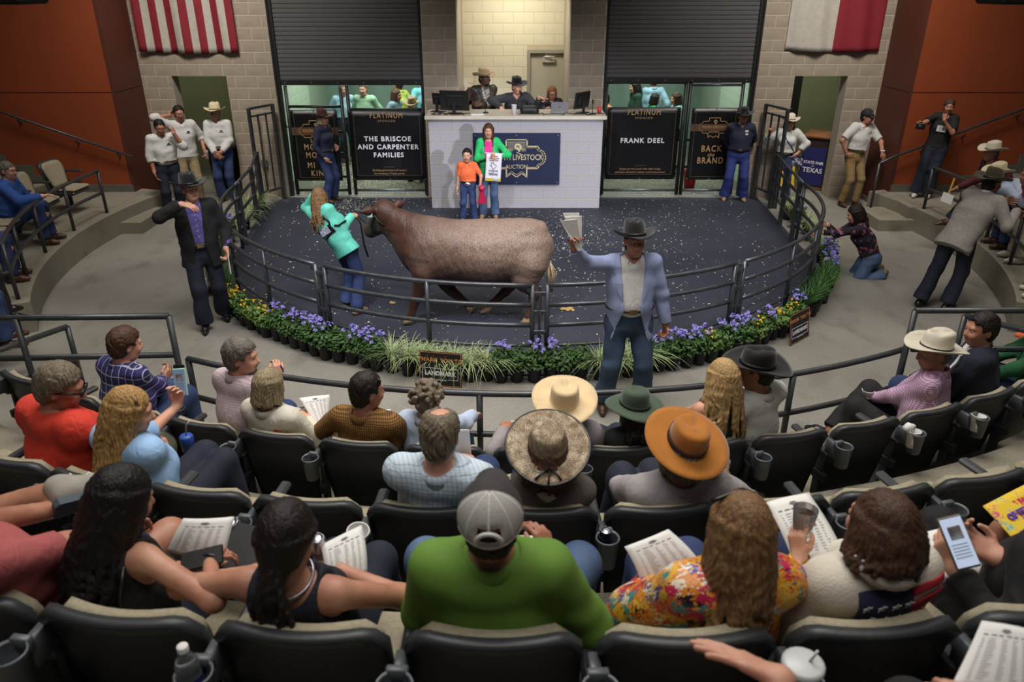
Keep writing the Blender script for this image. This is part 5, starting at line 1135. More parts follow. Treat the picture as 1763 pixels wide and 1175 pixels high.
def seated(label, row, u, v, back=.22, body=0, S=1.75, hat_h=0, z=None, hs=None, rz=None, deg=None, **k):
    """a seated figure whose head top lies on the sight line (u, v)"""
    R, fz = rz or ROWS[row]
    p = at(u, v, z=z) if z is not None else atr(u, v, R-back)
    th = math.degrees(atan2(p[0]-CX0, CY0-p[1])) if deg is None else deg
    loc = polar(R-.32, th, fz); yaw = th+body; Mi = rotm(R_(yaw)).T; kk = S/1.75; hs = hs or kk*.95
    q = Mi @ (p-loc); q[2] -= (.13+.095+.066)*hs*.97+hat_h; hd = k.get('hd', (0, 0, 0)); q[1] -= .05*hs + .08*sin(R_(hd[1])) + (.03*(1-cos(R_(hd[0])))*-1)
    hz = q[2]-.295*S+.5*(q[0]**2+q[1]**2)/(.3*S); hz2 = min(.70, max(.37, hz)); print('SEATED', label[:40], round(hz, 2), round(q[0], 2), round(q[1], 2)) if abs(hz-hz2) > .01 else 0
    L = lambda uu, vv, b=0, zz=None: Mi @ ((at(uu, vv, z=zz) if zz is not None else atr(uu, vv, R-b))-loc)
    for key in ('RA', 'LA', 'RF', 'LF'):
        if key in k and k[key] is not None and len(k[key]) == 3 and k[key][0] > 3: k[key] = L(*k[key])
        elif key in k and k[key] is not None and len(k[key]) == 4: k[key] = L(k[key][0], k[key][1], zz=k[key][2])
    k.setdefault('RF', (.13, .40, .09)); k.setdefault('LF', (-.13, .40, .09))
    r = person(label, loc, yaw, S, sit=True, seatz=hz2-.09, lean=(q[0], q[1]), hs=hs, **k); r['L'] = L; r['hz'] = hz; return r
# front row
r = seated('man with brown hair and purple plaid shirt, front row', 0, 214, 580, .42, -8, w=1.12, hd=(-14, 12, 0), sk=2, RA=(278, 655, .72), LA=(245, 690, .72), RH=dict(d=(.1, .7, .4), n=(-.6, .3, .3), curl=.9), LH=dict(d=(.4, .7, .2), n=(.6, .3, .3), curl=.9), top=dict(m=PLAID, g=.018), legs=dict(m=DENIM), hair=('short', H_BROWN, dict(vol=1.5)), shoes=BOOT)
r = seated('man with curly grey hair, beard and pink check shirt turning to look right', 0, 410, 586, .40, -18, w=1.08, hd=(-58, 4, 0), sk=2, RA=(480, 650, .85), RH=dict(d=(-.1, .4, .9), n=(-.8, .3, 0), curl=.9), top=dict(m=PINKCK, g=.016), legs=dict(m=DENIM), hair=('short', H_GREY, dict(vol=1.7)), beard=('bm', H_GREY))
r4 = r = seated('woman with short blond bob in cream blouse with embroidered flowers', 0, 462, 638, .22, -8, S=1.64, female=True, w=1.05, hd=(-12, 8, 0), sk=2, RA=(530, 720, .45), top=dict(m=BUTTER, g=.018, loose=1.15), legs=dict(m=DENIM), hair=('bob', H_ASHBL, dict(vol=1.25)))
def flower_patch(r, t, x, d, col, n=6, sz=.012):
    c = caster(r['top'])(r['hip']+r['ax']*np.linalg.norm(r['nk']-r['hip'])*t+r['sv']*x-r['fw']*.5, r['fw'], .0); b = MB()
    for i in range(n):
        a = 2*pi*i/n; q = c+r['sv']*cos(a)*sz+r['ax']*sin(a)*sz; b.add(*[(sphere_vq(q, sz*.7, 3)[0]), [tuple(x_) for x_ in sphere_vq(q, sz*.7, 3)[1].tolist()]])
    b.build('embroidered_flower', mat('embroidery_%d' % sum(col), col, .8, var=0), r['root'], True)
for t, x, c_ in ((.86, .10, (190, 40, 50)), (.80, .155, (206, 96, 60)), (.70, .10, (90, 104, 60)), (.66, .145, (226, 180, 60)), (.72, .16, (206, 130, 170))): flower_patch(r4, t, x, .135-.12*(x-.1), c_)
r = seated('man with short dark hair in mustard and black check shirt', 0, 626, 643, .24, -6, w=1.06, hd=(-38, 8, 0), sk=1, RA=(690, 725, .6), LA=(600, 740, .5), top=dict(m=MUSTCK, g=.016), legs=dict(m=DENIM), hair=('short', H_DARK))
MB().tube([r['H']+r['M']@A3(x*.08, .04-.0*abs(x), .115-abs(x)*.02) for x in np.linspace(-1, 1, 9)], .005, 6).build('sunglasses_on_head', BLACKL, r['root'], True)
r = seated('woman with curly grey hair in light blue shirt leaning on the front rail', 0, 737, 668, .34, -14, S=1.56, female=True, w=1.05, hd=(-10, 6, 0), sk=2, RA=(815, 715, .72), top=dict(m=mat('pale_blue_stripe', (176, 190, 214), .85, var=.05), g=.018, loose=1.25), legs=dict(m=DENIM_B), hair=('curly', H_GREYBR, dict(vol=1.12)))
r = seated('man in large beige cowboy hat and warm grey shirt, front row', 0, 972, 656, .20, 0, w=1.16, hat_h=.065, hd=(0, 2, 0), sk=1, LA=(868, 740, .5), RA=(1000, 745, .5), top=dict(m=GREYSH, g=.018), legs=dict(m=DENIM), hair=('short', H_GREY))
put_hat(r, 'pinch', felt('beige_felt', (206, 182, 142)), None, brim=.118, curl=.016, ch=.108, fb=-.004, dent=.036, tilt=R_(-16), pinch=.035)
r = seated('woman in crumpled dark green hat and black top in the front row', 0, 1096, 672, .20, 6, S=1.64, female=True, hat_h=.05, hd=(24, 10, 0), sk=2, top=dict(m=BLACK_S, g=.016), legs=dict(m=DENIM_D), hair=('long', H_DARK, dict(L=.26)))
put_hat(r, 'flat', felt('crumpled_green_felt', (62, 76, 60)), mat('dark_green_band', (40, 50, 42), .8, var=.1), brim=.10, curl=.006, ch=.105, fb=-.03, dent=.012, tilt=R_(-10), name='slouch_hat')
r = seated('woman with long wavy blond hair in grey sleeveless top, front row', 0, 1245, 622, .24, 8, S=1.68, female=True, hd=(10, 4, 0), sk=2, top=dict(m=mat('slate_cotton', (74, 78, 84), .85, var=.08), g=.010, sleeve=0, tank=True, collar=False), legs=dict(m=DENIM), hair=('long', H_STRAW, dict(L=.54, ex=-1.5, vol=1.1)))
r = seated('man in black cowboy hat and white shirt, chin on his hand', 0, 1307, 595, .30, 24, w=1.05, hat_h=.05, hd=(34, 10, 0), sk=1, LA=(1325-42, 655, .98), LE=(-.6, 0, -1), LH=dict(d=(-.1, .2, .9), n=(0, -.9, 0), curl=.9), top=dict(m=WHITE_S, g=.016), legs=dict(m=DENIM), hair=('short', H_DARK))
put_hat(r, 'cattleman', F_BLACK, mat('studded_band', (40, 38, 36), .4, .4, var=.3, scale=60), brim=.115, curl=.040, ch=.105, dent=.02, tilt=R_(-14))
r = seated('man in off white cowboy hat and lilac check shirt with crossed legs', 0, 1612, 577, .34, 30, w=1.06, hat_h=.055, hd=(40, 8, 0), sk=1, LA=(1478, 690, .78), RA=(1500, 700, .80), LE=(-.6, -.2, -1), LH=dict(d=(-.3, .8, .1), n=(.4, .2, -.8), curl=.9), RH=dict(d=(-.5, .8, 0), n=(-.2, .2, -.8), curl=.9), RF=(-.16, .52, .30), LF=(-.12, .42, .09), RK=(.3, 1, .8), top=dict(m=PINKPUR, g=.016), legs=dict(m=BLK_P), shoes=BLACKL, hair=('short', H_GREY))
put_hat(r, 'cattleman', felt('bone_felt', (196, 188, 170)), mat('black_cord', (16, 16, 16), .5, var=0), brim=.108, curl=.035, ch=.115, tilt=R_(-14), bw=.010)
r = seated('dark haired man in navy blazer at the right end of the front row', 0, 1692, 541, .36, 34, w=1.16, hd=(34, 4, 0), sk=1, top=dict(m=WHITE_S, g=.010), coat=dict(m=mat('navy_wool', (22, 26, 44), .9, var=.08), open=.04, hem=-.02), legs=dict(m=DENIM), hair=('short', H_DARK, dict(vol=1.2)))
r = seated('person in dark green shirt and jeans at the right end of the front row', 0, 1815, 545, .30, 30, w=1.08, hd=(30, 4, 0), sk=1, top=dict(m=mat('bottle_green_cotton', (26, 84, 48), .85, var=.06), g=.016), legs=dict(m=DENIM), hair=('short', H_BROWN))
rS1 = r = seated('person at the far left edge of the front row raising a phone', 0, -62, 628, .36, -10, hd=(-20, 6, 0), sk=2, RA=(14, 690, 1.25, 0), RE=(.5, -.2, -1), RH=dict(d=(.1, .2, .9), n=(-.5, .8, .1), curl=.8), top=dict(m=mat('rose_cotton', (166, 84, 84), .85, var=.06), sleeve=.9), legs=dict(m=DENIM), hair=('short', H_BROWN))
# second row
r14 = r = seated('grey haired man in tomato red T-shirt and thick black glasses', 1, 92, 624, .36, -14, w=1.20, belly=.05, hd=(-44, 20, 0), sk=1, RA=(175, 715, .8), LA=(150, 740, .9), RE=(1, -.2, -.4), top=dict(m=RED_T, g=.020, sleeve=.9, loose=1.35, collar=False, neck=.072), legs=dict(m=mat('olive_twill', (98, 98, 82), .85, var=.05)), hair=('short', H_GREYBR, dict(vol=1.4)), glasses=(BLACKL, .0065), LF=(-.1, .42, .09))
r15 = r = seated('woman with long honey blond hair in light blue blouse, hand at her mouth', 1, 214, 668, .30, -16, S=1.68, female=True, w=1.04, hd=(-44, 14, 0), sk=2, RA=(300, 780, 1.25, 0), LA=(305, 700, 1.52, 0), RE=(1, -.2, -.8), LE=(0, .6, -1), RH=dict(d=(-.5, .2, .7), n=(-.4, -.7, .2), curl=.8), LH=dict(d=(.05, .3, .9), n=(.2, -.9, .3), curl=.75), top=dict(m=LBLUE, g=.020, loose=1.35, sleeve=1.0), legs=dict(m=DENIM_D), hair=('long', H_COPPER if False else H_BLOND, dict(L=.44, ex=-.8, vol=1.15)))
MB().tube([r['H']+r['M']@(A3(x*.078, .015+.02*abs(x), .118-abs(x)*.03)) for x in np.linspace(-1, 1, 9)], .006, 6).build('sunglasses_on_head', mat('tortoise', (70, 44, 26), .3, var=.2), r['root'], True)
MB().tube([r['Lw']+A3(.034*cos(a), .034*sin(a), -.02) for a in np.linspace(0, 2*pi, 12)[:-1]], .011, 6, closed=True).build('watch', mat('navy_strap', (28, 34, 58), .5, var=0), r['root'], True)
r16 = r = seated('balding grey haired man in pale blue check shirt in the second row', 1, 757, 706, .16, -4, w=1.12, hd=(-4, 12, 0), sk=2, RA=(822, 815, 1.35, 0), RE=(1, -.3, -.6), LA=(700, 800, 1.2, 0), RH=dict(d=(-.3, .5, .4), n=(-.6, .3, .2), curl=1), top=dict(m=BLUECK, g=.018, loose=1.1), legs=dict(m=DENIM), hair=('short', H_GREYBR, dict(vol=1.05, bald=True)))
r16['root'].data.update()
r = seated('person in mottled brown hide hat and grey waistcoat in the second row', 1, 943, 742, .20, 0, S=1.68, w=1.04, hat_h=.06, hd=(0, 4, 0), sk=1, top=dict(m=mat('ivory_cotton', (200, 192, 172), .85, var=.05), g=.012), coat=dict(m=mat('taupe_wool', (96, 86, 82), .9, var=.06), sleeve=.0, open=.05, lapel=False, name='waistcoat', hem=-.05, g=.020), legs=dict(m=DENIM), hair=('long', H_BROWN, dict(L=.2)))
HIDE = cell_mat('mottled_hide', (150, 130, 102), [(70, 44, 28), (92, 60, 38), (196, 182, 154), (60, 40, 28), (206, 194, 170), (84, 54, 34)], 70, .62)
put_hat(r, 'flat', HIDE, mat('dark_hide_band', (34, 26, 22), .7, var=.1), brim=.112, curl=.012, ch=.115, fb=.0, dent=.010, tilt=R_(-24), rim=BLACKL, bw=.026, crown=[(1.0, 0), (.97, .3), (.90, .6), (.84, .84), (.74, .96), (.55, 1.0), (.4, 1.0), (.25, 1.0), (.1, 1.0)])
b = MB(); pq = lambda x, y, z: r['H']+r['M']@rotm(0, R_(-24))@(A3(x, y-.012, z+.05))
b.tube([pq(0, -.114, .016), pq(.03, -.135, .012), pq(.05, -.165, .006)], .005, 6).tube([pq(0, -.114, .016), pq(-.03, -.135, .012), pq(-.06, -.16, .006)], .005, 6).tube([pq(0, -.114, .016), pq(.0, -.14, .012), pq(-.005, -.185, .006)], .004, 6)
b.build('hat_tie', BLACKL, r['root'], True)
r18 = r = seated('person in wide mustard hat and pale grey shirt holding a glass', 1, 1172, 742, .20, 6, S=1.70, w=1.08, hat_h=.05, hd=(-4, 6, 8), sk=1, RA=(1262, 838, 1.35, 0), RE=(1, -.4, -.8), RH=dict(d=(-.3, .4, .7), n=(-.9, .2, -.1), curl=.75), top=dict(m=mat('pale_grey_cotton', (158, 152, 154), .85, var=.06), g=.020, loose=1.15), legs=dict(m=DENIM_D), hair=('bob', H_GREYBR))
o = put_hat(r, 'pinch', felt('mustard_felt', (164, 102, 34)), mat('brown_grosgrain', (50, 32, 28), .7, var=.05), brim=.112, curl=.004, ch=.105, fb=.0, dent=.020, tilt=R_(-24), bw=.034, pinch=.03, name='flat_brim_hat')
# third row
r20 = r = seated('woman with very long near-black hair in black strap top', 2, 205, 832, .36, -16, S=1.54, female=True, w=1.0, hd=(-18, 20, 0), sk=0, RA=(362, 968, 1.95, 0), LA=(338, 972, 1.93, 0), RE=(1.5, 0, -.35), LE=(-.3, .2, -1), RH=dict(d=(-.5, .8, -.1), n=(0, -.1, -1), curl=.6), LH=dict(d=(.4, .8, .1), n=(0, -.1, -1), curl=.6), top=dict(m=BLACK_S, g=.007, sleeve=0, tank=True, collar=False, hem=.05), legs=dict(m=DENIM_D), hair=('long', H_BLACK, dict(L=.50, ex=-.45, vol=1.12)))
for s in (-1, 1): MB().tube([r['nk']+r['sv']*s*.10-r['fw']*.055+r['ax']*-.02, r['nk']+r['sv']*s*.115-r['fw']*.11-r['ax']*.10, r['nk']+r['sv']*s*.11-r['fw']*.125-r['ax']*.2], .006, 6).build('shoulder_strap', BLACKL, r['root'], True)
MB().tube([r['Rw']+A3(.030*cos(a), .012*cos(a), .030*sin(a)) for a in np.linspace(0, 2*pi, 12)[:-1]], .006, 6, closed=True).build('bracelet', BLACKL, r['root'], True)
r21 = r = seated('woman with dark ponytail in sleeveless navy top in the third row', 2, 492, 868, .22, -4, S=1.57, female=True, w=1.06, hd=(-2, 8, 0), sk=0, RA=(590, 985, 1.90, 0), LA=(440, 985, 1.90, 0), RE=(1.5, -.1, -.3), LE=(-1.5, -.1, -.3), top=dict(m=mat('ink_navy_cotton', (18, 22, 36), .85, var=.08), g=.012, sleeve=0, tank=True, collar=False), legs=dict(m=DENIM_D), hair=('pony', H_DARK, dict(L=.20)))
MB().tube([r['nk']+r['ax']*.022+r['sv']*.072*cos(a)+r['fw']*(.075*sin(a)+.01) for a in np.linspace(0, 2*pi, 25)[:-1]], .005, 6, closed=True).build('chain_necklace', mat('silver', (170, 170, 178), .3, .85), r['root'], True)
r22 = r = seated('man in grass green shirt and grey and white mesh cap writing', 2, 845, 830, .20, 0, S=1.66, w=1.20, hd=(0, -16, 0), sk=1, RA=(945, 962, 1.98, 0), RE=(.75, -.5, -1), LA=(800, 985, 1.85, 0), LE=(-.7, -.5, -1), RH=dict(d=(-.25, .6, .6), n=(-.5, .2, -.6), curl=.75), LF=(-.24, .42, .09), RF=(.26, .42, .09), LK=(-.5, 1, .5), RK=(.6, 1, .5), sh=.95, top=dict(m=GREEN_P, g=.016, loose=1.1, fold=.005, h=.009), legs=dict(m=DENIM_F), hair=('buzz', H_DARK))
ballcap(mat('charcoal_twill', (58, 54, 54), .85, bump=.1, bscale=200), r['H'], r['M'], r['hs']*1.02, r['root'], back=mat('white_mesh', (176, 172, 166), .8, var=.06, scale=160, bump=.3, bscale=320))
r23 = r = seated('woman with long brown blond hair in bright painted sequin top', 2, 1272, 858, .24, 6, S=1.60, female=True, w=1.08, hd=(8, 6, 6), sk=2, LA=(1150, 985, 1.86, 0), LE=(-1, -.2, -.5), RA=(1340, 1000, 1.75, 0), LH=dict(d=(-.1, .8, .5), n=(.5, .2, -.7), curl=.5), top=dict(m=SEQ, g=.020, loose=1.3, collar=False, hem=-.02, h=.009), legs=dict(m=DENIM), hair=('long', H_HONEY, dict(L=.44, ex=-.4, vol=1.08)))
MB().tube([r['H']+r['M']@(A3(x*.086, .02+.01*abs(x), .122-abs(x)*.035)) for x in np.linspace(-1, 1, 9)], .007, 6).build('sunglasses_on_head', BLACKL, r['root'], True)
r24 = r = seated('woman in cream hooded sweater with stars and stripes on the back', 2, 1522, 852, .24, 10, S=1.60, female=True, w=1.10, hd=(8, -2, 0), sk=2, LA=(1376, 962, 1.92, 0), LE=(-.6, -.2, -1), LH=dict(d=(.05, .45, .8), n=(.9, .3, -.1), curl=.7), top=dict(m=CREAM_K, g=.026, loose=1.3, collar=False, hem=0, sleeve=1.3, h=.009), legs=dict(m=DENIM), hair=('long', H_BROWN, dict(L=.17, ex=-.5)))
q = lambda t, x, d: r24['hip']+r24['ax']*np.linalg.norm(r24['nk']-r24['hip'])*t+r24['sv']*x-r24['fw']*d
b = MB(); b.tube([q(1.20, .095*cos(a), .0+.075*-sin(a)) - r24['ax']*(.03*-sin(a)) for a in np.linspace(R_(170), R_(370), 13)], [.020+.010*sin(pi*i/12) for i in range(13)], 10); b.build('hood_roll', CREAM_K, r24['top'], True)
cs = caster(r24['top']); qq = lambda t, x, off: cs(q(t, x, .5), r24['fw'], .002+off)
def patch(x0, x1, t0, t1, m, nm, off=0, n=5, par=None):
    b = MB().grid(lambda u, v: qq(t0+(t1-t0)*v, x0+(x1-x0)*u, off), n, 4); o = b.build(nm, m, par or r24['top'], True)
    md = o.modifiers.new('thickness', 'SOLIDIFY'); md.thickness = .003; md.offset = 0; return o
FN, FR = mat('flag_navy_knit', (30, 34, 62), .95, var=.05), mat('flag_red_knit', (168, 34, 46), .95, var=.05)
cn = patch(-.12, .05, .74, 1.07, FN, 'flag_canton', .004)
for i in range(4): patch(.05, .175, .74+i*.09, .785+i*.09, FR, 'flag_stripe', .004)
for i in range(2): patch(-.14, .05, .60+i*.07, .64+i*.07, FR, 'flag_stripe', .004)
for i in range(11):
    x = -.10+.043*(i % 4)+(.0 if (i//4) % 2 == 0 else .02); t_ = .99-.10*(i//4)
    if x > .04: continue
    c = qq(t_, x, .010); pts = [c+r24['sv']*(.016 if j % 2 == 0 else .0065)*sin(pi*j/5)+r24['ax']*(.016 if j % 2 == 0 else .0065)*cos(pi*j/5) for j in range(10)]
    MB().add(pts+[p_-r24['fw']*.002 for p_ in pts], [tuple(range(10)), tuple(range(19, 9, -1))]+[(j, (j+1) % 10, 10+(j+1) % 10, 10+j) for j in range(10)]).build('flag_star', WHITE_S, cn)
MB().tube([r['Lw']+A3(.032*cos(a), .032*sin(a), -.02) for a in np.linspace(0, 2*pi, 12)[:-1]], .014, 6, closed=True).build('watch', mat('white_strap', (220, 220, 220), .4, var=0), r['root'], True)
MB().tube([r['Lw']+A3(.032*cos(a), .032*sin(a), .008) for a in np.linspace(0, 2*pi, 14)[:-1]], .004, 6, closed=True).build('bracelet', mat('gold', (200, 150, 60), .3, .9, var=0), r['root'], True)
r25 = r = seated('person in black long sleeves holding up a phone in the third row', 2, 1830, 880, .30, 14, w=1.1, hd=(14, 18, 0), sk=2, LA=(1648, 982, 1.98, 0), RA=(1722, 962, 1.98, 0), LE=(-.8, -.2, -1), LH=dict(d=(.0, .7, .6), n=(.6, .2, .2), curl=.7), RH=dict(d=(-.5, .7, .3), n=(-.5, .2, .6), curl=.6), top=dict(m=BLACK_S, g=.02), legs=dict(m=BLK_P), hair=('short', H_DARK))
r26 = r = seated('person with bare knees and a magazine at the end of the third row', 2, 2080, 850, .28, 8, hd=(0, 14, 0), sk=1, LF=(-.25, .42, .12), LK=(-.6, 1, .8), top=dict(m=NAVY_S, g=.016), legs=dict(m=mat('navy_shorts', (30, 38, 66), .85, var=.06), name='shorts', cut=.75, g=.02), shoes=mat('white_shoe', (200, 196, 186), .6, var=.05), hair=('short', H_BROWN))
SNK = mat('grey_knit_shoe', (150, 146, 136), .85, var=.08, scale=24)
r19 = r = seated('person in navy shorts with a grey sneaker crossed over the knee', 2, -150, 790, .10, -10, w=1.08, hd=(-20, 10, 0), sk=1, RF=(.06, .40, .09), LF=(118, 842, 1.98, 0), RK=(.25, 1, .3), LK=(-1, .5, .4), top=dict(m=mat('rose_cotton', (166, 84, 84), .85, var=.06), sleeve=.9), legs=dict(m=mat('navy_shorts', (30, 38, 66), .85, var=.06), name='shorts', cut=.80, g=.02), shoes=None, hair=('short', H_BROWN))
# sneaker of the crossed leg
a_ = np.asarray(r['L'](118, 842, zz=1.98)); t_ = np.asarray(r['L'](196, 818, zz=1.96)); d_ = unit(t_-a_); s_ = unit(np.asarray(r['L'](128, 880, zz=1.94))-a_); s_ = unit(s_-d_*(s_@d_)); u_ = np.cross(s_, d_); 
P = [cap(a_-d_*.03-s_*.02, a_+d_*.0+s_*.015, .046, .046, .03), cap(a_+s_*.03-d_*.03, a_+d_*.20+s_*.035, .036, .036, .03), cap(a_+d_*.0, a_+d_*.15+s_*.03, .046, .034, .03)]
sn = Part().add(solid(P, .007)).build('sneaker', SNK, r['root'])
b = MB(); n = 18; pr = [(-.075, .030), (-.06, .043), (0, .036), (.08, .042), (.15, .046), (.21, .038), (.245, .016)]; pts = [(x, y) for x, y in pr]+[(x, -y) for x, y in pr[::-1]]
b.prism(pts, .055, .085).xf(lambda p: a_+d_*p[0]+u_*p[1]+s_*p[2]); b.build('sole', mat('blue_grey_rubber', (62, 76, 88), .7, var=.1), sn)
for k_, (x0, x1) in enumerate(((.01, .06), (.05, .10))): MB().tube([a_+d_*x0+s_*.045+u_*-.044, a_+d_*(x1+.0)-s_*.012+u_*-.030, a_+d_*(x1+.035)-s_*.03], .007, 6).build('shoe_stripe', mat('coral_trim', (226, 80, 60), .6, var=0), sn, True)
MB().tube([a_+d_*.02-s_*.048+u_*.02, a_+d_*.05-s_*.036-u_*.025, a_+d_*.08-s_*.03+u_*.02, a_+d_*.11-s_*.018-u_*.02, a_+d_*.14-s_*.008+u_*.018], .004, 5).build('laces', mat('white_strap', (220, 220, 220), .4, var=0), sn, True)
# behind the nearest row
r27 = r = seated('person gesturing with an open hand behind the third row', 3, 1560, 1330, .05, 8, rz=(10.80, 1.55), deg=4.5, z=2.72, w=1.0, sk=2, LA=(1345, 1172, 2.32, 0), LE=(-.6, -.3, -1), LH=dict(d=(-.75, .6, .2), n=(0, -.5, -.8), curl=.12, spread=.6), top=dict(m=mat('rose_cotton', (166, 84, 84), .85, var=.06), sleeve=.9), legs=dict(m=BLK_P), hair=('short', H_BROWN))
r28 = r = seated('person with dark trousers and a price list behind the third row at right', 3, 1800, 1330, .05, 8, rz=(10.80, 1.55), deg=8.0, z=2.72, w=1.0, sk=2, RA=(1740, 1210, 2.2, 0), LK=(-.2, 1, .9), LF=(-.1, .42, .25), top=dict(m=NAVY_S), legs=dict(m=mat('slate_trousers', (50, 54, 60), .85, var=.06)), hair=('short', H_BROWN))
seat(None, 4.5, 'dark grey stadium seat under the gesturing person behind the third row', r=10.80, z=1.55); seat(None, 8.0, 'dark grey stadium seat under the person with dark trousers behind the third row', r=10.80, z=1.55)
# side bleachers
SZ = (7.45, .37)
for i, a in enumerate((-95, -88.5, -84, -79.5, -75, -70.5)): seat(None, a, 'dark grey stadium seat with tan back, %s from the wall in the left side bleacher' % ORD[i], 'side bleacher seats', SZ[0], SZ[1])
for i, a in enumerate((86, 81.5, 77, 72.5, 68)): seat(None, a, 'dark grey stadium seat with tan back, %s from the wall in the right side bleacher' % ORD[i], 'side bleacher seats', SZ[0], SZ[1])
seat(None, -86, 'dark grey stadium seat with tan back in the upper left side bleacher', 'side bleacher seats', 8.6, .74); seat(None, 90, 'dark grey stadium seat with tan back in the upper right side bleacher', 'side bleacher seats', 8.6, .74)
r = seated('bald man in royal blue shirt leaning on the left bleacher rail', 0, 12, 281, z=1.50, rz=SZ, body=4, w=1.1, hd=(-20, 4, 0), sk=2, h=1.15, RA=(72, 338, 1.08, 0), RE=(1, -.2, -.6), top=dict(m=mat('royal_blue_cotton', (40, 78, 150), .85, var=.07), g=.018, loose=1.1), legs=dict(m=DENIM), hair=('buzz', H_GREY, dict(vol=.5)), glasses=(BLACKL, .003))
r = seated('person in dark shirt and jeans at the left edge behind the bleacher rail', 0, -70, 330, z=1.50, rz=SZ, body=4, w=1.1, sk=2, h=1.2, RA=(22, 350, .95, 0), top=dict(m=mat('dark_brown_cotton', (56, 40, 36), .85, var=.07)), legs=dict(m=DENIM), hair=('short', H_DARK))
r = seated('person in black beside the left bleacher rail, mostly outside the view', 0, -110, 385, z=1.50, rz=SZ, body=4, w=1.1, sk=2, h=1.2, top=dict(m=BLACK_S), legs=dict(m=BLK_P), shoes=BLACKL, hair=('short', H_DARK))
rMR = r = seated('man in dark red shirt and white cowboy hat in the right side bleacher', 0, 1712, 241, z=1.66, rz=SZ, body=0, w=1.1, hat_h=.06, hd=(10, 0, 0), sk=1, h=1.15, LA=(1645, 325, .95, 0), RF=(.10, .66, .10), LF=(-.02, .74, .12), top=dict(m=mat('dark_red_cotton', (84, 24, 34), .85, var=.1), g=.018), legs=dict(m=DENIM_D), hair=('short', H_GREY))
put_hat(r, 'cattleman', F_CREAM, B_TAN, brim=.105, curl=.05, ch=.115)
r = seated('man in pale blue shirt and tan cowboy hat in the right side bleacher', 0, 1728, 257, z=1.70, rz=SZ, body=0, w=1.1, hat_h=.06, hd=(14, 4, 0), sk=1, h=1.15, top=dict(m=mat('pale_blue_stripe', (176, 190, 214), .85, var=.05), g=.018), legs=dict(m=DENIM), hair=('short', H_GREY))
put_hat(r, 'cattleman', F_STRAW, B_TAN, brim=.105, curl=.05, ch=.115)
r = seated('person in coral red shirt and white trousers in the right side bleacher', 0, 1778, 285, z=1.62, rz=SZ, body=0, w=1.1, hd=(10, 4, 0), sk=1, h=1.15, LA=(1738, 342, .95, 0), top=dict(m=mat('coral_red_cotton', (196, 62, 62), .85, var=.06), g=.018), legs=dict(m=mat('white_twill', (190, 182, 164), .85, var=.05)), shoes=mat('white_shoe', (200, 196, 186), .6, var=.05), hair=('short', H_GREY))
r = seated('person in beige trousers and white shoes behind the right bleacher rail', 0, 1830, 330, z=1.60, rz=SZ, body=0, w=1.1, sk=1, h=1.2, top=dict(m=WHITE_S), legs=dict(m=mat('beige_twill', (150, 138, 116), .85, var=.05)), shoes=mat('white_shoe', (200, 196, 186), .6, var=.05), hair=('short', H_GREY))
r = seated('person in bright orange shoes behind the right bleacher rail', 0, 1880, 400, z=1.60, rz=SZ, body=0, w=1.1, sk=1, h=1.2, top=dict(m=NAVY_S), legs=dict(m=DENIM), shoes=mat('orange_shoe', (226, 110, 70), .6, var=.05), hair=('short', H_BROWN))
